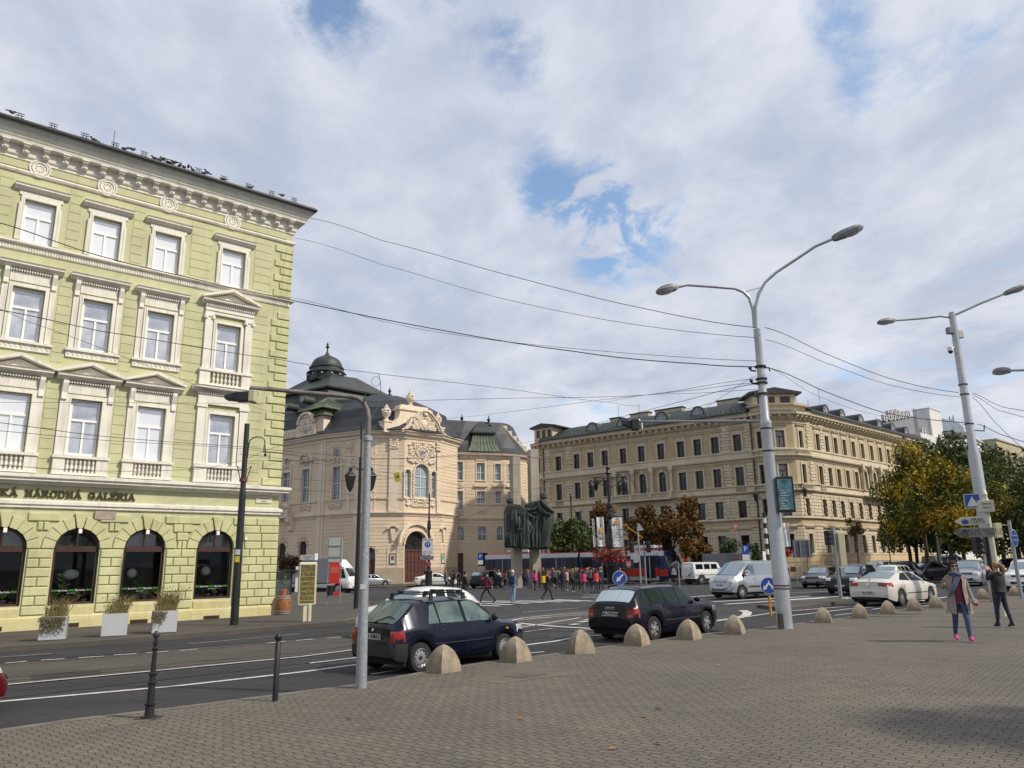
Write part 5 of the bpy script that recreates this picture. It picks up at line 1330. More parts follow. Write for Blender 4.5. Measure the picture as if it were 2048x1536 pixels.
# side wing roof with its copper turret dormer
dl = [(-12.5,108.6),(-8.2,109.3),(-1.5,111.2),(.6,112.4),(1.9,114.6),(2.4,119),(-3.5,126),(-18,124)]
Q0 = [(x, y, 18.1 + gz_h) for x, y, _ in inset(dl, -.7,0)]; Q1 = [(x, y, 18.9 + gz_h) for x, y, _ in inset(dl, .1,0)]; Q2 = [(x, y, 21.2 + gz_h) for x, y, _ in inset(dl, 1.6,0)]; Q3 = [(x, y, 23.1 + gz_h) for x, y, _ in inset(dl, 2.6,0)]
roofloft([Q0, Q1, Q2, Q3], 'mansard_roof', m_slate)
b = MB(xfD); pag(b, 2.6,5.6,.3,2.6,[(1.0,18.2),(.75,18.6),(.35,19.4),(.12,20.3),(.0,20.9)])
for i in range(9):
 t = i / 8; b.tube([(1.6 + t * 5.0,-.7,18.22),(2.05 + t * 4.1,-.25,19.0),(2.4 + t * 3.4,.1,20.0),(2.6 + t * 3.0,.27,20.9)],.05,4)
b.build('copper_turret', m_grn, hall)
b = MB(xfD); pag(b, 2.6,5.6,.3,2.6,[(.05,20.75),(.35,20.95),(.38,21.1),(.05,21.35),(-.3,22.0),(-.9,22.7),(-1.12,23.0)]); b.build('turret_cap', m_grnd, hall)
b = MB(xfD); 
for i in range(6): b.box(7.6 + i * .75,8.3 + i * .75,2.2,2.9,18.6,22.6 - i * .75)
b.build('stepped_gable', m_peachl, hall)
# ------------------------------------------------------------ monument
m_bronze2 = mat('green_bronze', (.018,.027,.023),.6, vs=1.2, c2=(.045,.060,.048), bump=.5, bs=5, streak=.3)
m_conc = mat('board_marked_concrete', (.36,.32,.255),.9,.12,.8,.3,8, streak=.4)
mx_, my_ = W(1057,1171); mx_, my_ = WD(1057,1130,72).x, WD(1057,1130,72).y
mon = empty('monument', mx_, my_, gz(mx_), label='dark green bronze sculpture of two cloaked figures on tall concrete pillars in the square', cat='monument')
S = 72 / 1525.0
def mpx(px, py): return ((px - 1057) * S + (py - 1130) * S * -0.019,(1129.5 - py) * S + HC - gz(mx_))
def slab(x0, x1, y0, y1, z0, z1, nm='pillar'):
 b = MB(Matrix.Rotation(R_(-1.3),4, 'Z')); b.box(x0, x1, y0, y1, z0, z1); return b.build(nm, m_conc, mon, bevel=.03)
# pillars stand on the paving and rise behind the figures; their right faces catch the sun
def pill(pxl, pxr, pyt, y0, dy):
 x0 = (pxl - 1057) * S; x1 = (pxr - 1057) * S; b = MB(Matrix.Rotation(R_(14),4, 'Z')); c_ = math.cos(R_(14))
 b.box(x0 / c_, x1 / c_, y0, y0 + dy, -.3, mpx(0, pyt)[1]); b.build('pillar', m_conc, mon, bevel=.03)
pill(1031,1046.5,914,.3,1.35); pill(1067,1083.5,901,.3,1.2)
# cloaked figures: faceted folds lofted from the base of the cloak up to shoulders, heads and hair
def fig(name, outline, y0, y1, seed, folds=.10):
 """outline: rows (z_px, left_px, right_px); depth bulges between y0 and y1"""
 g = random.Random(seed); b = MB(); rings = []
 n = 18
 ph = [g.uniform(-1,1) for _ in range(n)]
 for py, l, r in outline:
  x0, z = mpx(l, py); x1, _ = mpx(r, py); cx = (x0 + x1) / 2; hw = (x1 - x0) / 2; ring = []
  for k in range(n):
   a = 2 * math.pi * k / n; e = .62
   ca, sa = math.cos(a), math.sin(a); ux = math.copysign(abs(ca) ** e, ca); uy = math.copysign(abs(sa) ** e, sa)
   f = 1 + folds * ph[k] * (.6 + .4 * math.sin(z * 1.3 + k)) * (1 if abs(ca) < .96 else 0)
   dpt = (y1 - y0) / 2 * min(1,.45 + hw / .9)
   ring.append((cx + hw * ux, (y0 + y1) / 2 + dpt * uy * f, z + .05 * math.sin(k * 2.1 + z)))
  rings.append(ring)
 b.loft(rings, capa=True, capb=True); return b.build(name, m_bronze2, mon, smooth=28)
fig('left_figure', [(1096,1010,1062),(1080,1009.5,1063),(1060,1009,1062),(1040,1008,1060),(1028,1008.5,1058),(1020,1011,1053),(1016,1015,1046),(1013,1016,1026),(1011,1017,1023),(1009,1014,1026),(1005,1013,1026),(1002,1014,1025),(1000,1017,1022)],-.9,.4,4,.16)
fig('right_figure', [(1100,1055,1098),(1090,1050,1099),(1070,1050,1101),(1060,1052,1106),(1045,1053,1107),(1036,1052,1107),(1026,1050,1106),(1019,1050,1100),(1014,1051,1095),(1010,1058,1094),(1007,1078,1091),(1004,1083,1090),(1001,1080,1093),(996,1080,1093),(992.5,1081,1092),(990.5,1084,1089)],-.9,.35,9,.16)
fig('middle_figure', [(1098,1040,1066),(1075,1040,1064),(1055,1041,1062),(1040,1042,1059),(1028,1044,1057),(1023,1046,1055)],-1.15,-.1,14,.2)
fig('cloak_fold', [(1094,1016,1034),(1075,1017,1035),(1055,1020,1034),(1035,1022,1036),(1026,1024,1034)],-1.2,-.3,21,.25)
fig('cloak_fold', [(1097,1078,1097),(1075,1080,1100),(1055,1083,1104),(1040,1088,1105),(1030,1092,1104)],-1.2,-.2,25,.25)
# drapery ridges across both cloaks, the raised collar and the carved hands
rd = MB(); g = random.Random(77)
def ridge(pts, r, y=-1.02):
 P = []
 for i, (px, py) in enumerate(pts):
  x, z = mpx(px, py); P.append((x, y + .10 * math.sin(i * 1.7 + px), z))
 rd.tube(P, [r * (.5 + .5 * math.sin(math.pi * (i + .5) / len(P))) for i in range(len(P))],6)
for i in range(9):
 px = 1012 + i * 5.2; ridge([(px, 1094),(px + g.uniform(-2,2),1075),(px + g.uniform(-2,2),1050),(px + g.uniform(-1,3),1030)], g.uniform(.09,.17))
for i in range(6):
 px = 1066 + i * 6.2; ridge([(px, 1097),(px + g.uniform(-2,2),1075),(px + g.uniform(-1,3),1055),(px + g.uniform(0,4),1038)], g.uniform(.09,.17))
ridge([(1074,1009),(1080,1024),(1090,1034),(1100,1036)],.30); ridge([(1080,1006),(1090,1018),(1100,1026),(1107,1030)],.22); ridge([(1078,1014),(1070,1024),(1058,1026)],.16); ridge([(1072,1032),(1062,1030),(1054,1022)],.14); ridge([(1070,1042),(1060,1036),(1054,1030)],.14)
ridge([(1033,1038),(1033.5,1050),(1034,1060)],.13,-1.25); ridge([(1038,1038),(1039,1050),(1038,1060)],.12,-1.25); ridge([(1031,1060),(1036,1064),(1044,1062)],.14,-1.2); ridge([(1058,1048),(1063,1060),(1058,1072)],.14)
rd.build('drapery', m_bronze2, mon, smooth=60)
plq = MB(); x0, z1 = mpx(1050,1015); x1, _ = mpx(1074,1015); _, z0 = mpx(0,1052); plq.prism([(x0, z0 + .5),(x1, z0),(x1, z1),(x0, z1 - .1)],-.55,.1, 'y'); plq.build('bronze_slab', m_bronze2, mon, bevel=.05)
# ------------------------------------------------------------ poles, masts and lamps
m_galv = mat('galvanised_steel', (.24,.26,.28),.5, vs=22, c2=(.36,.38,.40), metal=.35, bump=.2, bs=60, streak=.15)
m_silv = mat('silver_painted_steel', (.40,.415,.43),.38,.08,3, metal=.45, bump=.1, bs=30, streak=.35)
m_blk = mat('black_cast_iron', (.014,.014,.016),.45,.3,8)
m_lampg = mat('mottled_lamp_casing', (.10,.11,.12),.5, vs=14, c2=(.26,.27,.28))
m_glasslamp = mat('lamp_lens', (.42,.42,.40),.15, spec=1.0)
def ball_at(m, c, r): m.ball(c, r, 10)
# fluted iron bollard
x, y = W(298,1436)
t = empty('ornate_bollard', x, y, label='slender black fluted iron bollard with rings, left one by the kerb', cat='bollard')
b = MB(); b.lathe([(.14,0),(.14,.03),(.085,.04),(.075,.16),(.10,.18),(.10,.20),(.066,.21),(.060,.44),(.085,.46),(.085,.48),(.056,.49),(.052,.56),(.078,.58),(.078,.60),(.048,.61),(.036,.90),(.056,.92),(.056,.935),(.034,.95),(.034,.985),(.056,1.0),(.056,1.01),(.034,1.02),(.034,1.08),(.060,1.09),(.060,1.12),(.04,1.14),(.028,1.165),(.0,1.17)],(0,0,0),14); b.v = [(p[0] * .78, p[1] * .78, p[2]) for p in b.v]; b.build('post', m_blk, t, smooth=35)
b = MB(); b.box(-.15,.15,-.14,.14,0,.012); b.build('base_plate', mat('rusty_plate', (.06,.04,.03),.8,.4,20), t)
x, y = W(550,1402)
t = empty('ball_bollard', x, y, label='plain black round topped steel bollard between lamp mast and fluted bollard', cat='bollard')
b = MB(); b.lathe([(.044,0),(.044,.86),(.036,.87),(.036,.90)],(0,0,0),16); b.build('post', m_blk, t, smooth=40); b = MB(); b.ball((0,0,.945),.058,16, k=10); b.build('ball_cap', m_blk, t, smooth=60)
# galvanised mast with bracket arm and traffic light
x, y = W(722,1376)
t = empty('signal_mast', x, y, label='galvanised grey mast with curved rusty bracket arm, nearest pole by the dark blue hatchback', cat='mast')
DM = math.hypot(x, y); zc = WD(740,880, DM).z - gz(x)
b = MB(); b.lathe([(.098,-.02),(.094,.2),(.064, zc - .05),(.064, zc)],(0,0,0),20); b.lathe([(.085, zc - .02),(.085, zc + .05),(.05, zc + .08)],(0,0,0),16); b.build('post', m_galv, t, smooth=40)
m_arm = mat('rusty_arm_paint', (.11,.085,.07),.6, vs=5, c2=(.19,.18,.17))
end = WD(500,775, DM - .15) - Vector((x, y, gz(x))); ze = WD(720,790, DM).z - gz(x)
b = MB(); top = ze + .02
pth = [(0,0, zc + .05),(0,0, top - .45)] + [(-.32 * (1 - math.cos(a)),-.02 * a, top - .45 + .40 * math.sin(a)) for a in (.4,.8,1.2,1.57)] + [(end.x, end.y, end.z)]
b.tube(pth, [.050,.048,.046,.045,.044,.042,.036],12); b.build('bracket_arm', m_arm, t, smooth=50)
b = MB(); b.box(end.x - .22, end.x + .02, end.y - .11, end.y + .11, end.z - .25, end.z - .09); b.prism([(end.x - .42, end.z - .15),(end.x - .22, end.z - .10),(end.x - .22, end.z - .24),(end.x - .40, end.z - .22)], end.y - .09, end.y + .09, 'y'); b.box(end.x + .02, end.x + .12, end.y - .12, end.y + .12, end.z - .27, end.z - .07, m=1); b.tube([(end.x, end.y, end.z),(end.x, end.y, end.z - .1)],.015,5)
b.build('signal_head', [m_blk, mat('cream_signal_back', (.45,.42,.28),.6)], t, bevel=.01)
b = MB(); b.tube([(-.10 + .0 * k, -.09, zc + .3 - k * .35) for k in range(10)],.012,5); b.tube([(-.06,-.05, ze),(-.12,-.1, zc + .2),(-.11,-.09, zc)],.012,5); b.build('cable', m_blk, t)
b = MB(); b.box(-.045,.045,-.088,-.075, WD(735,1178, DM).z - gz(x), WD(735,1168, DM).z - gz(x)); b.build('sticker', mat('white_sticker', (.6,.6,.6),.6), t)
# black tram mast beside the gallery
x, y = W(468,1250,.05)
t = empty('tram_mast', x, y, gz(x) + .05, label='tall black tram wire mast standing on the pavement before the gallery', cat='mast')
h = WD(490,850, math.hypot(x, y)).z - gz(x)
b = MB(); b.lathe([(.155,-.1),(.15,.3),(.125, h * .62),(.12, h * .65),(.105, h * .66),(.10, h)],(0,0,0),16); b.build('post', m_blk, t, smooth=40)
b = MB(); b.tube([(.1,0, h - 1.35),(.12,0, h - .85)] + [(.45 - .33 * math.cos(a),0, h - .8 + .28 * math.sin(a)) for a in (.5,1.0,1.57,2.1,2.6)] + [(.79,0, h - 1.2)],.022,6); b.ball((.79,0, h - 1.25),.06,6); b.build('hook_bracket', m_blk, t)
b = MB(); b.box(-.07,.10,-.158,-.14,2.55,2.75); b.box(-.07,.10,-.158,-.14,2.28,2.5, m=1); b.build('sticker', [MT['white_sticker'], mat('yellow_sticker', (.6,.5,.04),.6)], t)
b = MB()
for s_ in (-1,1): b.tube([(s_ * .1,0, h * .70),(s_ * .28,0, h * .78)],.02,5); b.tube([(s_ * .28,0, h * .78),(s_ * .1,0, h * .76)],.012,5)
b.tube([(0,0, h * .70),(0,0, h * .715)],.16,10); b.build('wire_clamp', mat('red_clamp', (.16,.03,.02),.6), t)
# twin armed silver mast in the foreground
x, y = W(1570,1257); D = math.hypot(x, y); g0 = gz(x)
t = empty('street_lamp', x, y, label='thick silver lamp mast with two curved arms, foreground right of centre', cat='street lamp')
def zof(px, py, d=None): return WD(px, py, d or D).z - g0
z1, z2, z3 = zof(1545,1030), zof(1526,845), zof(1512,660)
b = MB(); b.lathe([(.235,-.02),(.222,.1),(.20, z1),(.17, z1 + .12),(.165, z2 - .05),(.175, z2),(.13, z2 + .1),(.105, z3),(.11, z3 + .02),(.0, z3 + .05)],(0,0,0),24); b.build('post', m_silv, t, smooth=40)
b = MB(); b.box(-.24,-.10,-.23,-.15,.02,.42); b.build('rust_patch', mat('flaking_rust', (.05,.035,.025),.9,.4,15,.6,30), t, bevel=.01)
def lamp_arm(pts, dists, head_px, nm='lamp_arm'):
 P = [Vector(WD(px, py, d)) - Vector((x, y, g0)) for (px, py), d in zip(pts, dists)]
 b = MB(); b.tube(P, [.055] * 3 + [.045] * (len(P) - 3),10); o = b.build(nm, m_silv, t, smooth=50)
 e = P[-1]; dr_ = (P[-1] - P[-2]).normalized(); up = Vector((0,0,1)); sd = dr_.cross(up).normalized(); up = sd.cross(dr_)
 M_ = Matrix((( dr_.x, sd.x, up.x, e.x),(dr_.y, sd.y, up.y, e.y),(dr_.z, sd.z, up.z, e.z),(0,0,0,1)))
 L_ = head_px; hd = MB(M_); rings = []
 for tx, w_, zt, zb in ((0,.08,.07,-.06),(.10,.13,.10,-.09),(.40,.17,.12,-.11),(.75,.17,.10,-.12),(.93,.12,.05,-.09),(1.0,.05,0,-.05)):
  rings.append([(tx * L_, -w_, 0),(tx * L_, -w_ * .75, zt),(tx * L_, w_ * .75, zt),(tx * L_, w_, 0),(tx * L_, w_ * .8, zb),(tx * L_, -w_ * .8, zb)])
 hd.loft(rings, capa=True, capb=True); h_ = hd.build('lamp_head', m_lampg, t, smooth=30)
 ln = MB(M_); ln.ball((L_ * .62,0,-.09),(.26,.12,.08),10); lo = ln.build('lens', m_glasslamp, h_, smooth=60); lo.matrix_parent_inverse = I4
lamp_arm([(1509,655),(1506,620),(1499,596),(1487,584),(1470,577),(1420,573),(1375,570),(1355,574)],[D, D, D - .05, D - .1, D - .2, D - .5, D - .8, D - .9],.72)
lamp_arm([(1512,655),(1511,615),(1517,588),(1530,565),(1552,545),(1590,520),(1630,493),(1665,478)],[D, D, D, D + .05, D + .1, D + .15, D + .2, D + .25],.95)
b = MB(); p1 = WD(1489,584, D - .1) - Vector((x, y, g0)); p2 = WD(1522,575, D) - Vector((x, y, g0)); b.tube([p1, p2],.012,4); b.build('tie_rod', m_silv, t)
b = MB()
for py in (735,760,768,790,860,905): z = zof(1520, py); b.tube([(0,0, z),(0,0, z + .05)],.175,14)
for py in (1172,1178): z = zof(1560, py); b.tube([(0,0, z),(0,0, z + .03)],.235,16)
for z in (zof(1520,742), zof(1520,768), zof(1520,793)): b.tube([(-.15,0, z),(-.30,0, z + .02),(-.32,0, z + .12)],.03,5); b.ball((-.32,0, z + .1),.06,6)
b.tube([(.12,0, zof(1530,735)),(.26,0, zof(1530,735)),(.28,0, zof(1530,742))],.025,5); b.build('wire_clamp', m_blk, t)
fr = MB(); fz0, fz1 = zof(1560,1026), zof(1560,955)
M_ = Matrix.Translation((0,0,0)) @ Matrix.Rotation(R_(-16),4, 'Z')
fr = MB(M_); fr.box(.10,.60,-.26,-.14, fz0, fz1); fo = fr.build('poster_frame', m_blk, t, bevel=.015)
pp = MB(M_); pp.box(.15,.55,-.268,-.26, fz0 + .07, fz1 - .07); ppo = pp.build('poster', mat('teal_poster', (.03,.10,.12),.5, vs=6, c2=(.16,.36,.38)), fo)
for k in range(8): 
 q = MB(M_); q.box(.20,.30 + .18 * ((k * 37) % 5) / 5,-.272,-.268, fz1 - .42 - k * .075, fz1 - .40 - k * .075); q.build('print_line', MT['white_sticker'], fo)
# second silver mast at the right
x, y = W(1994,1203); D = math.hypot(x, y); g0 = gz(x)
t = empty('street_lamp', x, y, label='tall silver lamp mast with camera and two straight arms at right', cat='street lamp')
z1, z2 = zof(1955,907), zof(1903,625)
b = MB(); b.lathe([(.25,-.02),(.24, z1),(.17, z1 + .25),(.14, z2 - .3),(.13, z2),(.0, z2 + .02)],(0,0,0),20); b.build('post', m_silv, t, smooth=40)
# correct lean: top stands a little to the left of plumb
lamp_arm([(1905,635),(1880,632),(1850,636),(1790,641)],[D, D - .3, D - .6, D - 1.2],.8, 'lamp_arm'); lamp_arm([(1905,632),(1925,623),(1960,607),(2008,588)],[D, D + .1, D + .4, D + .8],1.0, 'lamp_arm')
b = MB(); z = zof(1910,670); b.box(.10,.34,-.1,.1, z - .15, z + .2); b.box(-.35,-.12,-.15,.1, z + .05, z + .35, m=1); b.build('equipment_box', [mat('pale_box', (.5,.52,.42),.6), MT['mottled_lamp_casing']], t, bevel=.02)
b = MB(); z = zof(1900,698); b.tube([(0,0, z),(-.35,-.1, z)],.04,6, m=1); b.lathe([(.12,-.16),(.13,.02),(.06,.06)],(-.38,-.1, z),10, m=1); b.ball((-.38,-.1, z - .17),(.10,.10,.12),10, m=0); b.build('dome_camera', [m_blk, m_winw], t)
b = MB()
for py in (790,850,770): z = zof(1930, py); b.tube([(0,0, z),(0,0, z + .05)],.19,12)
b.tube([(.15,0, zof(1945,860)),(.6,0, zof(1945,862)),(.65,0, zof(1945,850))],.03,5); b.build('wire_clamp', m_blk, t)
crx, crz = -.32, zof(1961,1003)
sgx = MB(Matrix.Rotation(-math.atan2(x, y),4, 'Z')); sgx.box(crx - .30, crx + .30,-.62,-.60, crz - .30, crz + .30, m=0); sgx.box(crx - .27, crx + .27,-.63,-.62, crz - .27, crz + .27, m=1)
sgx.poly([(crx - .22,-.635, crz - .22),(crx + .22,-.635, crz - .22),(crx, -.635, crz + .2)], m=0); sgx.tube([(crx, -.61, crz),(0,0, crz)],.02,5, m=0)
mrd_b = mat('sign_blue', (.012,.06,.32),.4); mrd_w = mat('sign_white', (.62,.62,.62),.45)
b_ = sgx.build('crossing_sign', [mrd_w, mrd_b], t)
# third lamp head reaching in at the right edge belongs to a mast outside the picture
D3 = 34; e_ = WD(2075,738, D3); x, y = W(2150,1200); g0 = gz(x)
x, y = WD(2150,1130, D3).x, WD(2150,1130, D3).y; t = empty('street_lamp', x, y, gz(x), label='slim lamp mast whose head just reaches in at the right edge', cat='street lamp'); g0 = gz(x); D = D3
b = MB(); zt = WD(2150,733, D3).z - g0; b.lathe([(.12,0),(.07, zt)],(0,0,0),10); b.build('post', m_silv, t); lamp_arm([(2145,738),(2120,738),(2080,739),(2022,741)],[D3] * 4,.6)
def pole_thing(name, px, py, pyt, r0, r1, m, label, cat, dz=0., **k):
 x, y = W(px, py, dz); t = empty(name, x, y, gz(x) + dz, label=label, cat=cat, **k); D = math.hypot(x, y)
 h = WD(px, pyt, D).z - gz(x) - dz
 b = MB(); b.lathe([(r0,-.15),(r0,.3),((r0 + r1) / 2, h / 2),(r1, h)],(0,0,0),10); b.build('post', m, t, smooth=40)
 return t, x, y, D, h
# slender twin lamp in the street beyond
t, x, y, D, h = pole_thing('street_lamp', 1886,1152,958,.13,.06, m_silv, 'slim grey lamp post with two short arms before the yellow tree', 'street lamp')
b = MB(); b.tube([(0,0, h),(-.4,-.1, h + .28),(-.55,-.1, h + .34)],.035,6); b.tube([(0,0, h),(1.0,.1, h + .20),(1.9,.2, h + .36)],.035,6); b.build('lamp_arm', m_silv, t)
b = MB(); b.ball((-.75,-.1, h + .38),(.32,.14,.10),8); b.build('lamp_head', m_winw, t); b = MB(); b.ball((2.2,.2, h + .40),(.36,.14,.10),8); b.build('lamp_head', m_winw, t)
# ornate lantern posts
def lantern(t, x, z, s=1.0, y=0.):
 b = MB(); b.lathe([(.03 * s, -.62 * s),(.10 * s, -.5 * s),(.12 * s, -.48 * s),(.22 * s, .0),(.26 * s, .02),(.25 * s, .05),(.10 * s, .22 * s),(.06 * s, .26 * s),(.10 * s, .32 * s),(.02,.40 * s)],(x, y, z),6)
 o = b.build('lantern', m_blk, t)
 g_ = MB(); g_.lathe([(.108 * s, -.46 * s),(.205 * s, -.03)],(x, y, z),6); g_.v = [((vx - x) * 1.05 + x, (vy - y) * 1.05 + y, vz) for vx, vy, vz in g_.v]; g_.build('glass', mat('lantern_glass', (.10,.12,.13),.1, spec=1.0), o)
 f = MB()
 for k in range(6): a = math.pi * 2 * (k + .5) / 6; f.tube([(x + .115 * s * math.cos(a), y + .115 * s * math.sin(a), z - .47 * s),(x + .22 * s * math.cos(a), y + .22 * s * math.sin(a), z)],.014 * s, 4)
 f.build('lantern_bars', m_blk, o)
def scrolls(b, x0, x1, z, s=1.0, y=0.):
 L_ = x1 - x0; sg_ = 1 if L_ > 0 else -1
 b.tube([(x0, y, z + .1),(x1, y, z + .22)],.03 * s, 5); b.tube([(x0, y, z - .5 * s),(x0 + L_ * .5, y, z - .25 * s),(x1, y, z + .12)],.025 * s, 5)
 for cx, r in ((x0 + L_ * .25,.16),(x0 + L_ * .55,.12),(x0 + L_ * .8,.08)): b.tube([(cx + sg_ * r * s * (1 - k / 14) * math.cos(k * .6), y, z - .08 * s + r * s * (1 - k / 14) * math.sin(k * .6)) for k in range(12)],.02 * s, 4)
m_flow = mat('red_geraniums', (.26,.010,.012),.7, vs=9, c2=(.45,.03,.03)); m_flowl = mat('geranium_leaf', (.04,.09,.02),.7)
def leafball(b, c, r, n, size, seed, sq=(1,1,1), m=0):
 g = random.Random(seed)
 for i in range(n):
  v = Vector((g.gauss(0,1), g.gauss(0,1), g.gauss(0,1))).normalized() * (g.random() ** .33) * r
  p = Vector((c[0] + v.x * sq[0], c[1] + v.y * sq[1], c[2] + v.z * sq[2]))
  a = Vector((g.gauss(0,1), g.gauss(0,1), g.gauss(0,1))).normalized(); d = a.orthogonal().normalized(); e = a.cross(d); q = size * g.uniform(.6,1.4)
  b.poly([p + d * q, p + e * q * .7, p - d * q, p - e * q * .7], m)
def basket(t, x, z, seed, r=.5, y=0.):
 b = MB(); leafball(b, (x, y, z), r, 260,.07, seed, (1.25,1,.85)); o = b.build('flower_basket', m_flow, t); b = MB(); leafball(b, (x, y, z + .1), r * .9,90,.08, seed + 1,(1.2,1,.8)); b.build('leaves', m_flowl, o)
def ornate_base(t, r=.30, h=1.35):
 b = MB(); b.lathe([(r * 1.1,-.1),(r * 1.1,.12),(r * .92,.16),(r * .88, h * .8),(r, h * .84),(r, h * .9),(r * .55, h),(r * .5, h * 1.3),(r * .62, h * 1.33),(r * .62, h * 1.37),(r * .45, h * 1.42)],(0,0,0),12); b.build('base', m_blk, t, smooth=35)
def px_local(px, py, D, x, g): p = WD(px, py, D); return p.x - x, p.z - g
# the central lantern column with banners and flower baskets
t, x, y, D, h = pole_thing('lantern_column', 1227,1186,940,.20,.10, m_blk, 'large black ornate lantern column with white banners and red flower baskets, centre', 'lamp column')
ornate_base(t, .42,2.0); g0 = gz(x)
b = MB(); b.lathe([(.1, h - .3),(.2, h - .2),(.12, h),(.16, h + .15),(.03, h + .35)],(0,0,0),10)
_, za = px_local(1207,960, D, x, g0)
scrolls(b, -.1,-1.05, za, 1.1); scrolls(b, .1,1.05, za, 1.1); scrolls(b, -.1,-.9, za, 1.1,.15); b.build('scroll_arms', m_blk, t)
for lx_, lz in ((-1.2,-.35),(-.85,-.15),(.75,-.45),(1.05,-.2)): lantern(t, lx_, za + lz, .95,.2 if abs(lx_) < 1 else -.2)
for pyx, rr2 in ((1032,.26),(1010,.2),(1125,.28)):
 _, zq = px_local(1215, pyx, D, x, g0); b = MB(); b.lathe([(.16, zq - .2),(rr2, zq - .1),(rr2, zq + .1),(.14, zq + .2)],(0,0,0),12); b.build('collar', m_blk, t)
m_bann = mat('white_banner', (.60,.60,.60),.8,.04,2); m_org = mat('orange_print', (.75,.22,.02),.6); m_ink = mat('dark_print', (.02,.02,.02),.6); m_gold = mat('gold_print', (.50,.36,.05),.5)
def banner(t, pxs, kind, name='banner', y=-.1):
 (l, r, top, bot) = pxs; x0, z1 = px_local(l, top, D, x, g0); x1, z0 = px_local(r, bot, D, x, g0)
 b = MB(); n = 6; 
 fr_ = [[(x0 + (x1 - x0) * i / n + (z1 - z) * .02, y + .04 * math.sin(i * 1.2 + z), z) for i in range(n + 1)] for z in (z0,(z0 * 2 + z1) / 3,(z0 + 2 * z1) / 3, z1)]
 b.loft(fr_, closed=False); bk_ = [[(px_, py_ + .012, pz) for px_, py_, pz in r_[::-1]] for r_ in fr_]; b.loft(bk_, closed=False); o = b.build(name, m_bann, t)
 cx = (x0 + x1) / 2; w_ = x1 - x0; hh_ = z1 - z0
 if kind == 'sun':
  q = MB(); R0 = w_ * .17; cz = z1 - hh_ * .19
  q.tube([(cx + R0 * (1 - k / 20) * math.cos(k * .55), y - .06, cz + R0 * (1 - k / 20) * math.sin(k * .55)) for k in range(18)], w_ * .05,6); q.build('sun_emblem', m_org, o)
  q = MB()
  for k in range(8): a = k * math.pi / 4 + .4; q.tube([(cx + R0 * 1.55 * math.cos(a), y - .06, cz + R0 * 1.55 * math.sin(a)),(cx + R0 * 2.0 * math.cos(a), y - .06, cz + R0 * 2.0 * math.sin(a))], w_ * .02,4)
  q.build('sun_rays', m_ink, o)
  for k, s_ in enumerate(('NÁ PÁVNE', 'LETO |', 'A JESENÉ', 'SLÁVNOSTI')): text(o, s_, w_ * .17, m_ink, (x0 + w_ * .2, y - .06, z1 - hh_ * (.42 + .085 * k)), align='LEFT')
  text(o, 'KULTÚRNE LETO', w_ * .09, m_ink, (cx, y - .06, z1 - hh_ * .77)); text(o, 'BRATISLAVA', w_ * .11, m_ink, (cx, y - .06, z1 - hh_ * .92))
 if kind == 'gold':
  q = MB(); q.ball((cx, y - .05, z0 + hh_ * .52),(w_ * .24,.02, hh_ * .13),12); q.build('gold_emblem', m_gold, o)
  q = MB(); q.box(x0 + .02, x1 - .02, y - .055, y - .05, z0 + hh_ * .3, z0 + hh_ * .36); q.box(cx - w_ * .1, cx + w_ * .1, y - .06, y - .05, z0 + hh_ * .24, z0 + hh_ * .29, m=1); q.box(cx - .03, cx + .03, y - .06, y - .05, z0 + hh_ * .66, z0 + hh_ * .78, m=1); q.build('print_band', [mat('grey_print', (.30,.31,.32),.6), m_ink], o)
  text(o, 'FESTIVAL', w_ * .14, m_ink, (cx, y - .06, z0 + hh_ * .12)); text(o, 'HUDBY', w_ * .12, m_ink, (cx, y - .06, z0 + hh_ * .86))
banner(t, (1184,1191,1037,1094), 'plain', y=.25); banner(t, (1192,1209,1035,1093), 'gold'); banner(t, (1219,1246,1035,1094), 'sun')
b = MB(); 
for py in (1034,1095): xa, za_ = px_local(1186, py, D, x, g0); xb, _ = px_local(1248, py, D, x, g0); b.tube([(xa, 0, za_),(xb, 0, za_)],.035,5)
b.build('banner_bracket', m_blk, t)
for px, sd_, rr2 in ((1204,1,.62),(1220,5,.66),(1233,9,.60)): xa, za_ = px_local(px, 1111, D, x, g0); basket(t, xa, za_, sd_, rr2,.3 * (sd_ % 3) - .3)
# its smaller neighbours
for (px, py, pyt, lab, bas, sg) in ((1147,1160,990, 'black iron post with a round red flower basket, left of the banners', (1143,1107), None),(1412,1150,995, 'plain dark iron post against the orange trees', None, None)):
 t, x, y, D, h = pole_thing('iron_post', px, py, pyt, .17,.07, m_blk, lab, 'post'); ornate_base(t, .26,1.2)
 b = MB(); b.lathe([(.16, h * .52),(.2, h * .54),(.16, h * .56)],(0,0,0),10); b.lathe([(.12, h - .5),(.14, h - .3),(.05, h - .1),(.08, h),(.02, h + .25)],(0,0,0),8); b.build('collar', m_blk, t)
 if bas: xa, za_ = px_local(*bas, D, x, gz(x)); basket(t, xa, za_, 31,.55)
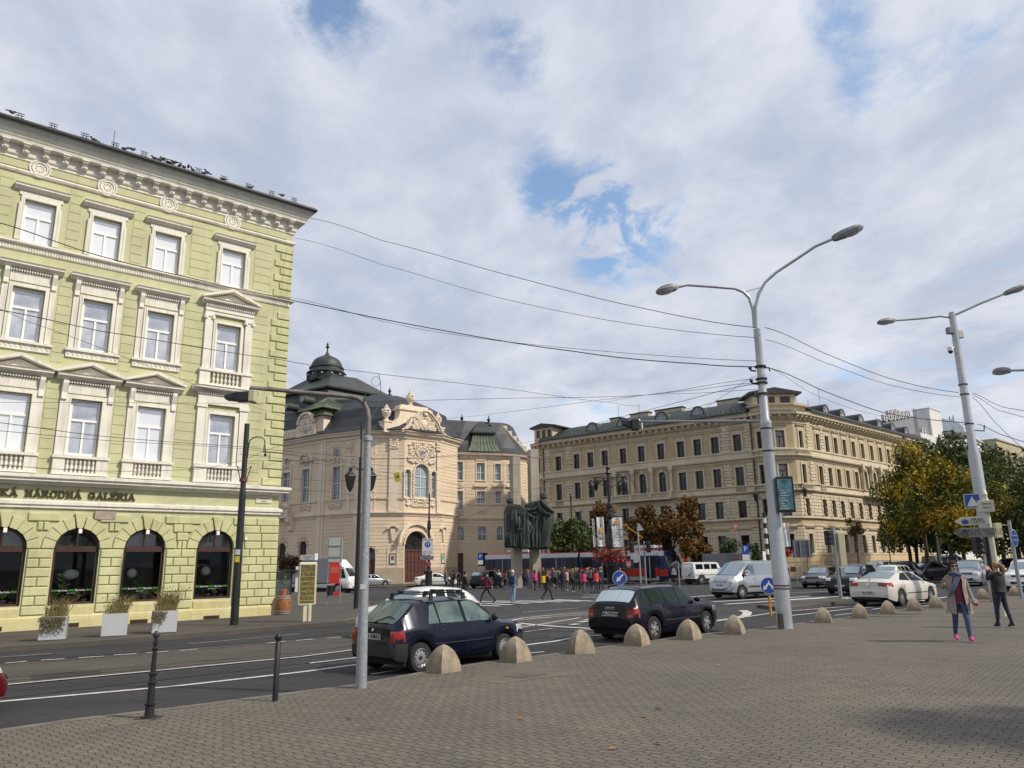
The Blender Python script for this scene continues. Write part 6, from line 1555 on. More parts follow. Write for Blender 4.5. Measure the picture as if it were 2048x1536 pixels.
# posts before the concert hall
t, x, y, D, h = pole_thing('iron_post', 831,1165,1012,.22,.07, m_blk, 'black iron post with drum base before the arched hall door', 'post'); ornate_base(t, .42,2.1)
b = MB(); b.lathe([(.12, h * .60),(.26, h * .62),(.2, h * .66),(.08, h * .7)],(0,0,0),10); b.build('collar', m_blk, t)
t, x, y, D, h = pole_thing('iron_post', 857,1174,987,.18,.06, m_blk, 'black iron post carrying the pedestrian zone sign board', 'post'); ornate_base(t, .40,1.7)
b = MB(); b.lathe([(.10, h * .60),(.22, h * .62),(.16, h * .70),(.07, h * .72)],(0,0,0),10); b.build('collar', m_blk, t)
def signboard(t, D, x, l, r, top, bot, m, y=-.2, name='sign_board', th=.03):
 x0, z1 = px_local(l, top, D, x, gz(x)); x1, z0 = px_local(r, bot, D, x, gz(x)); b = MB(); b.box(x0, x1, y, y + th, z0, z1); o = b.build(name, m, t, bevel=.008); return o, x0, x1, z0, z1
def disc(parent, cx, cz, r, y, m, name='disc', n=24, th=.01):
 b = MB(); b.tube([(cx, y, cz),(cx, y + th, cz)], r, n); o = b.build(name, m, parent); return o
o, x0, x1, z0, z1 = signboard(t, D, x, 845,867,1077,1110, mrd_w, -.35)
cx = (x0 + x1) / 2; disc(o, cx, z1 - .62,.30,-.36, mrd_b)
text(o, 'PEŠIA ZÓNA', .19, m_ink, (cx, -.36, z1 - .15)); 
q = MB()
for s_, hh_ in ((-.10,.30),(.10,.24)): q.box(cx + s_ - .03, cx + s_ + .03,-.375,-.365, z1 - .62 - hh_ / 2, z1 - .62 + hh_ / 2); q.tube([(cx + s_, -.375, z1 - .62 + hh_ / 2 + .04),(cx + s_, -.365, z1 - .62 + hh_ / 2 + .04)],.04,8)
q.build('figures', mrd_w, o); disc(o, cx - .28, z0 + .26,.14,-.36, m_ink); disc(o, cx - .28, z0 + .26,.10,-.365, mrd_w)
for k in range(4): q = MB(); q.box(cx + .05, cx + .38,-.36,-.352, z0 + .12 + k * .09, z0 + .14 + k * .09); q.build('print_line', mat('grey_print', (.30,.31,.32),.6), o)
o2, x0, x1, z0, z1 = signboard(t, D, x, 841,868,1112,1119.5, MT['mottled_lamp_casing'],-.33); text(o2, 'odtah ↑', .16, m_ink, ((x0 + x1) / 2,-.34,(z0 + z1) / 2))
m_red = mat('sign_red', (.42,.02,.02),.45); m_pur = mat('faded_purple', (.16,.04,.12),.5)
def noparking(t, px, py, D, x, r, mb_=None):
 cx, cz = px_local(px, py, D, x, gz(x)); d1 = disc(t, cx, cz, r, -.42, m_red, 'round_sign'); disc(d1, cx, cz, r * .8,-.43, mb_ or mrd_b); q = MB()
 for s_ in (-1,1): q.tube([(cx - r * .55,-.437, cz - s_ * r * .55),(cx + r * .55,-.437, cz + s_ * r * .55)], r * .09,4)
 q.build('cross', m_red, d1)
noparking(t, 857.5,1128, D, x, .28, m_pur)
# lantern posts at left
t, x, y, D, h = pole_thing('lantern_post', 705,1168,1028,.17,.06, m_blk, 'black lantern post with a round blue and red no parking sign', 'lamp post'); ornate_base(t, .38,1.6)
b = MB(); za = h - .35; scrolls(b, -.05,-1.1, za); scrolls(b, .05,.9, za); b.build('scroll_arms', m_blk, t); lantern(t, -1.15, za - .3,.9); lantern(t, 1.0, za - .3,.9); noparking(t, 705,1117, D, x, .36)
t, x, y, D, h = pole_thing('lantern_post', 712,1217,915,.13,.07, m_blk, 'black lantern post close behind the galvanised mast', 'lamp post', .05)
b = MB(); za = h - .55; b.tube([(0,0, h - .7),(-.35,0, h - .4),(-.48,0, h - .65),(-.48,0, h - .9)],.03,6); b.tube([(0,0, h - .7),(.40,0, h - .4),(.55,0, h - .65),(.55,0, h - .9)],.03,6); b.build('scroll_arms', m_blk, t); lantern(t, -.5, h - 1.0,1.25); lantern(t, .58, h - 1.0,1.25)
t, x, y, D, h = pole_thing('lantern_post', 553,1170,1042,.16,.06, m_blk, 'black lantern post half hidden by the gallery corner', 'lamp post')
lantern(t, 0, h - 1.6,1.4)
# traffic lights in the middle
t, x, y, D, h = pole_thing('traffic_light', 1282,1176,1046,.07,.06, m_galv, 'pedestrian traffic light with grey posts beside the shield board', 'traffic light')
b = MB(); b.lathe([(.06,0),(.06, h * .72)],(.45,.2,0),8); b.build('post', m_galv, t)
for dx in (-.55,.75):
 b = MB(); zz_ = h * .56; b.box(dx - .16, dx + .16,-.15,.15, zz_ - .1, zz_ + .75); 
 for k in range(3): b.tube([(dx, -.15, zz_ + .08 + k * .25),(dx, -.28, zz_ + .08 + k * .25)],.11,10)
 b.build('signal_head', m_blk, t, bevel=.02)
disc(t, -.35, h * .46,.38,-.2, mat('sign_back', (.30,.33,.35),.5), 'round_sign'); 
b = MB(); b.prism([(-.1, h - .6),(.45, h - .55),(.1, h)],-.1,-.07, 'y'); b.build('triangle_sign', MT['sign_back'], t)
# tall street name/arrow signs on short posts
def round_sign(px, py, pyb, D, r, arrow, label, fancy=None):
 p = WD(px, py, D); x, y = p.x, p.y; t = empty('road_sign', x, y, gz(x) + (ROAD if D > 20 else 0), label=label, cat='road sign'); z = p.z - t.location.z
 b = MB(); b.lathe([(.045,0),(.045, z - r * .8)],(0,.03,0),8); b.build('post', fancy or m_galv, t)
 d1 = disc(t, 0, z, r, -.03, mrd_w, 'sign_rim'); d2 = disc(t, 0, z, r * .93,-.036, mrd_b, 'sign_face'); q = MB()
 if arrow == 'dl':
  u = Vector((-.71,0,-.71)); n = Vector((-.71,0,.71)); c_ = Vector((0,-.045, z))
  P = [c_ - u * r * .72 + n * r * .10, c_ + u * r * .1 + n * r * .16, c_ + u * r * .05 + n * r * .34, c_ + u * r * .75, c_ + u * r * .05 - n * r * .34, c_ + u * r * .1 - n * r * .16, c_ - u * r * .72 - n * r * .10]
  q.poly(P)
 else:
  for s_ in (-1,1):
   P = [(0, z + r * .62),(s_ * r * .12, z + r * .30),(s_ * r * .50, z - r * .12),(s_ * r * .62, z + r * .02),(s_ * r * .72, z - r * .48),(s_ * r * .22, z - r * .40),(s_ * r * .34, z - r * .28),(0, z + r * .14)]
   q.poly([(a, -.045, c_) for a, c_ in P])
 q.build('arrow', mrd_w, t); return t
round_sign(1239,1156,1180,37,.33, 'dl', 'round blue keep left arrow sign above the dark estate car')
round_sign(1537,1171,1213,30.5,.31, 'fork', 'round blue pass either side sign beside the thick silver mast', mat('red_yellow_post', (.35,.05,.02),.6, vs=14, c2=(.6,.42,.03)))
# traffic light on the refuge at right
t, x, y, D, h = pole_thing('traffic_light', 1682,1200,1055,.085,.075, m_galv, 'traffic light on leaning grey post left of the white coupe', 'traffic light')
b = MB(); zz_ = h - .35; b.box(-.42,-.14,-.16,.14, zz_ - .45, zz_ + .22); 
for k in range(3): b.tube([(-.28,-.16, zz_ - .33 + k * .22),(-.40,-.3, zz_ - .34 + k * .22)],.10,10)
b.build('signal_head', m_blk, t, bevel=.02); b = MB(); b.box(.14,.44,-.12,.10, zz_ - 1.45, zz_ + .12); b.build('signal_back', MT['cream_signal_back'], t, bevel=.02); b = MB(); b.box(.10,.3,-.1,.1, zz_ - 1.9, zz_ - 1.5); b.build('control_box', m_galv, t)
# back of a direction board on three legs
p = WD(1606,1130,62); t = empty('direction_board', p.x, p.y, gz(p.x), label='dark grey back of a large direction board on thin legs', cat='road sign'); z0 = WD(1606,1115,62).z - gz(p.x); z1 = WD(1606,1080,62).z - gz(p.x)
b = MB(); b.box(-.65,.75,-.04,0, z0, z1); 
for k in range(1,3): b.box(-.65,.75,-.06,-.04, z0 + (z1 - z0) * k / 3 - .02, z0 + (z1 - z0) * k / 3 + .02)
b.build('panel', mat('panel_back', (.075,.085,.10),.5), t)
for dx in (-.55,-.1,.55): b = MB(); b.tube([(dx, -.08,0),(dx, -.08, z1)],.035,6); b.build('leg', m_galv, t)
# sun banner and basket on the post behind the silver mast
p = WD(1568,1130,58); t = empty('banner_post', p.x, p.y, gz(p.x), label='dark post with sun banner and red basket half hidden by the thick silver mast', cat='post'); x, D, g0 = p.x, 58, gz(p.x)
b = MB(); b.lathe([(.12,0),(.09,5.2)],(0,0,0),8); b.build('post', m_blk, t); banner(t, (1565,1582,1046,1093), 'sun'); xa, za_ = px_local(1574,1105,58, x, g0); basket(t, xa, za_, 77,.38)
# fingerpost
def angx(px, x, y, D):
 v = ray(px, 1110); return D * math.tan(math.atan2(v.x, v.y) - math.atan2(x, y))
D = 29.5; p = WD(2003,1205, D); x, y = p.x, p.y; t = empty('fingerpost', x, y, gz(x),-math.atan2(x, y), label='cream fingerpost with castle and historical centre arms at right', cat='signpost'); g0 = gz(x)
m_crm = mat('cream_enamel2', (.55,.53,.42),.45,.05,3)
hpo = WD(1969,990, D).z - g0
b = MB(); b.lathe([(.09,-.1),(.075, hpo - .5)],(0,0,0),10); b.lathe([(.12, hpo - .2),(.07, hpo - .05),(.10, hpo + .02),(.06, hpo + .12),(.02, hpo + .18)],(0,0,0),8); b.build('post', m_crm, t, smooth=40)
b = MB(); b.box(-.24,.22,-.16,.16, hpo - .55, hpo - .18); o = b.build('cap_box', m_crm, t, bevel=.01); text(o, 'SPRÁVA', .08, m_ink, (.02,-.165, hpo - .30)); text(o, 'MESTA', .08, m_ink, (.02,-.165, hpo - .42))
def finger(l, r, top, bot, m, lines, icon, rz, size):
 z1 = WD(1965, top, D).z - g0; z0 = WD(1965, bot, D).z - g0; x0 = angx(l, x, y, D); x1 = angx(r, x, y, D); M_ = Matrix.Rotation(R_(rz),4, 'Z'); b = MB(M_)
 hgt = z1 - z0; b.prism([(x0, z0 + hgt * .5),(x0 + hgt * .75, z0),(x1, z0),(x1, z1),(x0 + hgt * .75, z1)],-.13,-.05, 'y'); o = b.build('sign_arm', m, t, bevel=.02)
 for k, s_ in enumerate(lines):
  q = text(o, s_, size, m_ink, (0,0,0)); q.matrix_local = M_ @ Matrix.Translation(((x0 + x1) / 2 + .16,-.136, z1 - hgt * (.32 + .36 * k)))
 q = MB(M_ @ Matrix.Translation((x0 + hgt * 1.15,-.14, z0 + hgt * .5)))
 if icon == 'castle': q.prism([(a_ * .62, c_ * .72) for a_, c_ in [(-.14,-.12),(.14,-.12),(.17,.06),(.10,.02),(.08,.10),(.03,.04),(0,.14),(-.04,.04),(-.08,.10),(-.10,.02),(-.17,.06)]],-.004,0, 'y'); q.build('castle_emblem', mrd_b, o)
 else:
  q.prism([(-.09,.04),(0,.11),(.09,.04)],-.004,0, 'y')
  for k in (-.06,0,.06): q.box(k - .012, k + .012,-.004,0,-.09,.03)
  q.box(-.09,.09,-.004,0,-.12,-.10); q.build('temple_emblem', m_ink, o)
finger(1919,1991,1033,1050, m_crm, ('HRAD', 'CASTLE'), 'castle', -6,.13); finger(1913,1999,1055,1074, mat('grey_enamel', (.25,.25,.24),.5,.05,3),('HISTORICKÉ CENTRUM', 'HISTORICAL CENTRE'), 'temple', -10,.135)
# black signal post beside it
t, x, y, D, h = pole_thing('traffic_light', 1996,1227,1062,.09,.085, m_blk, 'black traffic light post next to the photographing person', 'traffic light')
b = MB(); b.box(-.45,-.12,-.15,.15, h - .75, h - .15); 
for k in range(3): b.tube([(-.30,-.15, h - .65 + k * .2),(-.42,-.27, h - .66 + k * .2)],.10,8)
b.build('signal_head', m_blk, t, bevel=.02); b = MB(); b.box(-.08,.26,-.12,.05, h * .34, h * .34 + .42); b.build('push_button_box', mat('grey_box', (.34,.34,.33),.6), t, bevel=.01)
# post with blue oval sign at far right
t, x, y, D, h = pole_thing('road_sign', 2043,1196,1040,.085,.075, m_galv, 'grey post with a blue oval cyclist route sign at the right edge', 'road sign')
zz_ = WD(2028,1076, D).z - gz(x); b = MB(); b.v = []; 
q = MB(); n = 20; q.prism([(.05 + .15 * math.cos(2 * math.pi * k / n), zz_ + .38 * math.sin(2 * math.pi * k / n)) for k in range(n)],-.12,-.10, 'y'); q.build('sign_rim', mrd_w, t); q = MB(); q.prism([(.05 + .135 * math.cos(2 * math.pi * k / n), zz_ + .35 * math.sin(2 * math.pi * k / n)) for k in range(n)],-.126,-.12, 'y'); o = q.build('sign_face', mrd_b, t); text(o, 'STAN', .10, mrd_w, (.05,-.13, zz_ + .1)); text(o, 'VÝŠKA', .08, mrd_w, (.05,-.13, zz_ - .1))
b = MB(); b.box(-.70,-.42,-.1,.1, h - .75, h - .1); b.tube([(0,0, h - .2),(-.5,0, h - .2)],.02,5); b.build('signal_back', MT['cream_signal_back'], t, bevel=.02)
# parking sign + small warning sign by the corner building; shield information board
for px, D, top, lab in ((961,88,1107, 'small blue parking sign before the concert hall window'),(1493,66,1090, 'blue parking sign on thin post near the corner building')):
 p = WD(px, 1130, D); t = empty('parking_sign', p.x, p.y, gz(p.x), label=lab, cat='road sign'); z1 = WD(px, top, D).z - gz(p.x); b = MB(); b.tube([(0,0,0),(0,0, z1)],.03,6); b.build('post', m_galv, t); b = MB(); b.box(-.30,.30,-.05,-.03, z1 - .7, z1); o = b.build('sign_board', mrd_b, t); text(o, 'P', .55, mrd_w, (0,-.06, z1 - .33)); b = MB(); b.box(-.28,.28,-.05,-.03, z1 - 1.2, z1 - .75); b.build('plate', mrd_w, t)
p = WD(1484,1130,66); t = empty('road_sign', p.x, p.y, gz(p.x), label='leaning give way triangle sign seen from behind, by the parking sign', cat='road sign'); z1 = WD(1480,1048,66).z - gz(p.x); b = MB(); b.tube([(0,0,0),(-.3,0, z1)],.035,6); b.build('post', m_galv, t); b = MB(); b.prism([(-.62, z1),(.02, z1),(-.3, z1 - .62)],-.04,-.02, 'y'); b.prism([(-.5, z1 - .06),(-.10, z1 - .06),(-.3, z1 - .45)],-.045,-.04, 'y', m=1); b.build('triangle_sign', [m_red, MT['grey_print']], t)
p = WD(1257,1130,60); t = empty('information_board', p.x, p.y, gz(p.x), label='black information board with a pink shield standing before the tram', cat='board'); z1 = WD(1257,1119,60).z - gz(p.x); b = MB(); b.box(-.45,.40,-.04,.04, z1 - .75, z1); o = b.build('panel', m_blk, t, bevel=.01); b = MB(); b.tube([(0,0,0),(0,0, z1 - .7)],.05,6); b.build('post', m_blk, t)
q = MB(); q.prism([(-.20, z1 - .10),(.20, z1 - .10),(.20, z1 - .4),(.1, z1 - .56),(0, z1 - .62),(-.1, z1 - .56),(-.20, z1 - .4)],-.05,-.04, 'y'); q.build('shield', mat('pink_shield', (.42,.06,.10),.6), o); q = MB(); q.prism([(-.12, z1 - .45),(.12, z1 - .45),(.12, z1 - .25),(.06, z1 - .3),(0, z1 - .2),(-.06, z1 - .3),(-.12, z1 - .25)],-.055,-.05, 'y'); q.build('emblem', MT['grey_print'], o)
p = WD(1507,1130,52); t = empty('sign_post', p.x, p.y, gz(p.x) + ROAD, label='bare short grey post beside the bicycle', cat='post') if False else None
x, y = W(1360,1183, ROAD); t = empty('short_post', x, y, label='short bare grey post between estate car and silver van', cat='post'); b = MB(); b.tube([(0,0,-.1),(0,0,1.75)],.04,8); b.build('post', m_galv, t)
# striped signal post behind the silver mast
p = WD(1537,1130,48); t = empty('striped_post', p.x, p.y, gz(p.x), label='black and white banded post just left of the thick silver mast', cat='post'); b = MB()
for k in range(9): b.lathe([(.10,1.9 + k * .30),(.10,2.2 + k * .30)],(0,0,0),10, m=k % 2)
b.lathe([(.07,-.1),(.07,1.9)],(0,0,0),10, m=0); b.build('post', [m_blk, mrd_w], t)
# ------------------------------------------------------------ concrete domes along the kerb
m_dome = mat('weathered_concrete_dome', (.22,.18,.13),.92, vs=5, c2=(.34,.28,.20), bump=.7, bs=45, streak=.55)
def dome_mesh(seed):
 g = random.Random(seed); rings = []; n = 12
 for i in range(n + 1):
  t = (i / n) ** .8; z = .52 * t; 
  hw = .25 * (1 - t ** 2.3) ** .66 if i < n else .006; ring = []; m_ = 5
  for s_ in range(4):
   for j in range(m_):
    a = -math.pi / 4 + (s_ + j / m_) * math.pi / 2 ; ca, sa = math.cos(a), math.sin(a)
    q = max(abs(ca), abs(sa)); x_, y_ = ca / q, sa / q; w2 = .10 + .10 * t; ln = math.hypot(x_, y_)
    x_, y_ = x_ * (1 - w2) + x_ / ln * w2, y_ * (1 - w2) + y_ / ln * w2
    f = 1 + g.uniform(-.012,.012); ring.append((x_ * hw * f, y_ * hw * f, z))
  rings.append(ring)
 b = MB(); b.loft(rings, capb=True); return b.mesh('concrete_dome', m_dome, smooth=32)
dms = [dome_mesh(s_) for s_ in (1,2,3)]
pos = [(883,1346,44, 'concrete dome nearest the camera, by the rear wheel of the dark blue hatchback'),(1029,1325,50, 'concrete dome by the front wheel of the dark blue hatchback'),(1161,1308,20, 'lone concrete dome turned flat face on, between the two dark cars'),(1275,1292,56, 'concrete dome covering the rear wheel edge of the dark estate'),(1380,1280,50, 'concrete dome under the passenger doors of the dark estate'),(1472,1269,62, 'concrete dome just past the nose of the dark estate'),(1651,1246,66, 'first concrete dome right of the thick silver mast'),(1724,1237,66, 'concrete dome below the left tail lamp of the white coupe'),(1781,1229,64, 'concrete dome below the right tail lamp of the white coupe'),(1833,1222,64, 'concrete dome by the rear wheel of the white coupe'),(1877,1216,64, 'concrete dome beside the woman in the beige coat'),(1971,1199,60, 'concrete dome seen between the two women'),(2035,1192,60, 'last concrete dome, behind the person photographing')]
for i, (px, py, rz, lab) in enumerate(pos):
 x, y = W(px, py); x += .02; y += .2
 o = bpy.data.objects.new('concrete_dome', dms[i % 3]); col.objects.link(o); o.location = (x, y, gz(x) - .02); o.rotation_euler = (0,0, R_(rz)); s_ = 1.0 if i != 2 else 1.02
 o.scale = (s_, s_, s_ * (1.0 if i < 6 else .92)); tag(o, lab, 'bollard', 'concrete domes along the kerb')
# ------------------------------------------------------------ planters before the gallery
m_plan = mat('pale_fibre_cement', (.42,.44,.45),.7,.05,2,.1,20, streak=.15); m_pland = mat('grey_planter_side', (.24,.25,.255),.7,.05,2)
m_grass = mat('dry_ornamental_grass', (.13,.10,.035),.8, vs=4, c2=(.24,.19,.07)); m_seed = mat('dark_seed_heads', (.045,.028,.018),.9); m_ivy = mat('trailing_plant', (.06,.055,.025),.8, vs=6, c2=(.12,.10,.05))
labs = ('leftmost pale planter with plants trailing over its front', 'middle pale planter with sparse upright grass', 'rightmost pale planter with the fullest grass and some trailing plants')
for i, (l, r, sd_, by) in enumerate(((75,130,144.5,1283),(201,253,265.5,1275),(303,352.5,364,1268))):
 A = Vector(W(l, by, .05)); B = Vector(W(r, by - 3,.05)); L_ = (B - A).length; az = math.degrees(math.atan2(B.x - A.x, B.y - A.y)); t = empty('planter', xf=frame((A.x + B.x) / 2,(A.y + B.y) / 2, az, gz(A.x) + .05))
 tag(t, labs[i], 'planter', 'planters before the gallery'); b = MB(); hh = .72; dp_ = .42
 b.box(-L_ / 2, L_ / 2,0, dp_, .03, hh, m=0, skip='t'); b.box(-L_ / 2 + .02, L_ / 2 - .02,.03, dp_ - .03, hh - .04, hh - .03, m=1); b.box(-L_ / 2 - .005,-L_ / 2,-.0, dp_, .03, hh, m=1); b.box(L_ / 2, L_ / 2 + .005,0, dp_, .03, hh, m=1); b.box(-L_ / 2 + .03, L_ / 2 - .03,.03, dp_ - .03,0,.03, m=1)
 b.build('box', [m_plan, m_pland], t, bevel=.008)
 g = random.Random(40 + i); b = MB(); sds = MB(); iv = MB(); nn = (260,230,420)[i]
 for k in range(nn):
  x0 = max(-L_ / 2 + .08, min(L_ / 2 - .05, g.gauss(.06, L_ * .22))); y0 = g.uniform(.06, dp_ - .06); a = g.uniform(0,6.28); ln = .22 + (.62 if i == 2 else .50) * g.random() ** 1.6; ti = g.uniform(.1,.95) * ln; dx = math.cos(a) * ti + .22 * ln; dy = math.sin(a) * ti * .6
  P = [(x0, y0, hh - .04),(x0 + dx * .35, y0 + dy * .35, hh + ln * .6),(x0 + dx, y0 + dy, hh + ln * .95)]
  w_ = .006; b.poly([(P[0][0] - w_, P[0][1], P[0][2]),(P[0][0] + w_, P[0][1], P[0][2]),(P[1][0] + w_, P[1][1], P[1][2]),(P[1][0] - w_, P[1][1], P[1][2])]); b.poly([(P[1][0] - w_, P[1][1], P[1][2]),(P[1][0] + w_, P[1][1], P[1][2]), P[2]])
  if k % 3 == 0: sds.ball(P[2],(.016,.016,.022),5, k=3)
 if i != 1:
  for k in range(60 if i == 0 else 34):
   x0 = g.uniform(-L_ / 2, L_ / 2 - (.1 if i == 0 else .35)); d = g.uniform(.05,.45); y0 = -.01 - g.uniform(0,.08)
   for q in range(5): zq = hh - d * q / 4; leafblade(iv, (x0 + g.uniform(-.05,.05), y0, zq),(x0 + g.uniform(-.1,.1), y0 - .03, zq - g.uniform(.05,.12)),.016)
  iv.build('trailing_stems', m_ivy, t)
 b.build('grass_tuft', m_grass, t); sds.build('seed_heads', m_seed, t)
# ------------------------------------------------------------ kiosk, bus stop, barrel, shelter
m_yel = mat('aged_yellow_board', (.16,.13,.03),.35, vs=7, c2=(.05,.045,.03)); m_ivo = mat('ivory_paint', (.50,.47,.33),.5,.06,3, streak=.2)
D = 37.5; p = WD(612,1243, D); x, y = W(613,1243,.05); D = math.hypot(x, y); g0 = gz(x)
t = empty('map_stand', xf=frame(x, y, 52, g0 + .05), label='ivory city map stand with grimy yellow glass panel on the corner pavement', cat='map stand'); t.scale = (.78,.78,.74)
b = MB(); b.box(-.22,.10,-.06,.06,0,.85); b.box(.02,.18,-.14,.14,0,.85); b.build('foot', m_ivo, t, bevel=.015)
b = MB(); b.box(-.52,.42,-.10,.10,.80,3.0, m=0); b.build('case', m_ivo, t, bevel=.06); b = MB(); b.box(-.45,.30,-.115,-.10,.92,2.88); o = b.build('map_panel', m_yel, t, bevel=.004)
for k in range(7): q = MB(); q.box(-.42,.27,-.118,-.115,1.05 + k * .24,1.065 + k * .24); q.build('print_line', m_gold, o)
b = MB(); b.box(-.50,.25,-.03,.03,3.12,3.38, m=0); b.box(.25,.42,-.08,.08,3.10,3.45, m=1); b.tube([(.33,0,2.95),(.33,0,3.2)],.03,6, m=0); o = b.build('name_plate', [MT['grey_enamel'], mrd_w], t); text(o, 'Námestie Štúra', .075, m_ink, (-.12,-.035,3.28)); text(o, 'Centrum', .07, m_ink, (-.12,-.035,3.18))
p = W(668,1209,.05); x, y = p; D = math.hypot(x, y); t = empty('bus_stop_sign', x, y, gz(x) + .05, label='bus stop frame with pale timetable panel above a red panel and bin', cat='bus stop'); g0 = gz(x) + .05
xa, zt = px_local(656,1077, D, x, g0); xb, zb = px_local(682,1124, D, x, g0); _, zr = px_local(668,1167, D, x, g0)
b = MB()
for xx in (-.42,.32): b.tube([(xx, 0,0),(xx, 0, zt)],.028,6)
for z in (zt - .4, zb + .3, zb): b.tube([(-.42,-.03, z),(.32,-.03, z)],.02,5)
b.build('frame', m_galv, t); b = MB(); b.box(-.46,.36,.0,.05, zb, zt); b.build('timetable_panel', mat('frosted_panel', (.42,.46,.47),.4), t, bevel=.02); b = MB(); b.box(-.32,.26,-.04,0, zr, zb - .02); o = b.build('red_panel', mat('bus_stop_red', (.62,.03,.03),.5), t, bevel=.01)
for k in range(5): q = MB(); q.box(-.26 , .20,-.045,-.04, zb - .30 - k * .07, zb - .27 - k * .07); q.build('print_line', mat('pink_print', (.6,.25,.22),.6), o)
b = MB()
for xx in (-.30,.26): b.tube([(xx, -.02, zr),(xx, -.02,.45)],.02,5)
b.box(-.05,.24,-.03,-.01,.48,.66); b.build('red_frame', MT['bus_stop_red'], t); b = MB(); b.lathe([(.16,.5),(.19,1.05)],(-.22,-.1,0),10); b.build('litter_bin', m_blk, t)
x, y = W(557,1230,.05); x += .1; y += .3; t = empty('wooden_barrel', x, y, gz(x) + .05, label='old wooden wine barrel standing at the corner of the green gallery', cat='barrel')
b = MB(); b.lathe([(.30,0),(.345,.2),(.365,.42),(.345,.65),(.30,.86),(.27,.86),(.27,.82)],(0,0,0),20); b.build('staves', mat('varnished_staves', (.26,.105,.03),.55,.3,9,.3,30), t, smooth=40)
for z, r in ((.06,.325),(.16,.345),(.70,.345),(.80,.322)): b = MB(); b.lathe([(r - .004, z - .02),(r + .006, z - .018),(r + .006, z + .018),(r - .004, z + .02)],(0,0,0),20); b.build('hoop', m_galv, t)
b = MB(); b.lathe([(0.02,.83),(.27,.835)],(0,0,0),20); b.build('lid', mat('barrel_lid', (.16,.10,.05),.8), t)
tp = empty('flower_pot', x - .02, y, gz(x) + .885, label='terracotta pot with a thin dry plant on top of the barrel', cat='flower pot'); b = MB(); b.lathe([(.10,0),(.14,.2),(.16,.21),(.16,.26),(.13,.26)],(0,0,0),14); b.build('pot', m_terra, tp)
b = MB(); g = random.Random(5)
for k in range(40): z = .26 + k * .022; a = g.uniform(0,6.28); leafblade(b, (0,0, z),(.14 * math.cos(a),.14 * math.sin(a), z + .06),.012)
b.tube([(0,0,.2),(.02,0,1.15)],.012,5); b.build('plant', m_leafd, tp)
# glass advertising shelter behind the map stand
x, y = W(578,1198,.05); t = empty('bus_shelter', xf=frame(x, y, 62, gz(x) + .05), label='glass shelter with a lit poster side behind the barrel', cat='shelter')
b = MB()
for xx in (-1.3,0.1,1.2): b.tube([(xx, 0,0),(xx, 0,1.9)],.05,6)
b.box(-1.4,1.3,-.5,1.0,1.9,1.98); b.build('frame', m_blk, t); b = MB(); b.box(-1.25,.05,-.01,.01,.25,1.85); b.build('pane', mat('shelter_glass', (.07,.09,.09),.1,.5,2, spec=1.0), t); b = MB(); b.box(.35,1.1,-.12,.0,.45,2.2); o = b.build('poster', mat('poster_white', (.55,.56,.60),.4), t, bevel=.01)
q = MB(); q.prism([(.55,2.1),(.95,2.1),(.85,1.4),(.80,.9),(.95,.6),(.72,.5),(.55,.6),(.68,.95),(.66,1.4)],-.13,-.12, 'y'); q.build('print_figure', mat('skin_print', (.30,.20,.18),.6, vs=5, c2=(.03,.03,.04)), o)
# ------------------------------------------------------------ overhead wires
m_wire = mat('black_wire', (.01,.01,.012),.6)
def wire(pts, d0, d1, r, label, group='overhead wires', ds=None):
 n = len(pts); xs = [p[0] for p in pts]; P = []
 tot = xs[-1] - xs[0]
 fine = []
 for i in range(n - 1):
  for k in range(6):
   t = k / 6; a = pts[max(i - 1,0)]; b_ = pts[i]; c = pts[i + 1]; d = pts[min(i + 2, n - 1)]
   def cr(p0, p1, p2, p3): return .5 * (2 * p1 + (p2 - p0) * t + (2 * p0 - 5 * p1 + 4 * p2 - p3) * t * t + (3 * p1 - p0 - 3 * p2 + p3) * t ** 3)
   fine.append((b_[0] + (c[0] - b_[0]) * t, cr(a[1], b_[1], c[1], d[1])))
 fine.append(pts[-1])
 for px, py in fine:
  u = (px - xs[0]) / tot; d = 1 / ((1 - u) / d0 + u / d1); P.append(WD(px, py, d))
 b = MB(); b.tube(P, r, 4); o = b.build('overhead_wire', m_wire); tag(o, label, 'wire', group); return o
wire([(620,436),(760,480),(1000,546),(1250,609),(1510,655)],37,24,.012, 'topmost cable from the gallery eaves to the thick silver mast')
wire([(590,476),(760,528),(1000,596),(1250,646),(1510,675)],37,24,.009, 'second cable from the gallery wall to the thick silver mast')
wire([(-60,432),(200,512),(450,573),(800,645),(1150,703),(1400,728),(1525,734)],30,24,.017, 'thick black cable sagging across the gallery upper floors')
wire([(560,592),(800,650),(1000,682),(1250,706),(1515,722)],37,24,.008, 'thin cable just under the thick one')
wire([(-60,612),(200,662),(560,719),(760,748),(1000,776),(1230,806),(1280,812)],22,60,.012, 'cable crossing below the second floor windows, with a hanging loop')
wire([(-60,600),(60,645),(250,715),(450,790),(600,840)],24,34,.007, 'thin stay running down across the gallery front at left')
wire([(-60,805),(150,805),(600,806),(1000,797),(1290,790),(1515,757)],34,24,.007, 'nearly level wire from the left edge to the thick silver mast')
wire([(880,838),(1040,821),(1200,800),(1400,779),(1515,765)],60,24,.008, 'wire rising from above the concert hall to the mast')
wire([(1040,887),(1200,845),(1350,806),(1515,767)],70,24,.010, 'heavier wire from the roof gap up to the mast')
wire([(1110,878),(1250,850),(1400,812),(1516,790)],70,24,.009, 'lower wire over the corner block roof to the mast')
wire([(1200,805),(1290,790),(1400,786),(1515,779)],60,24,.008, 'short level wire to the insulators on the mast')
wire([(1390,825),(1450,790),(1512,752)],40,24,.007, 'steep stay on the left of the thick silver mast')
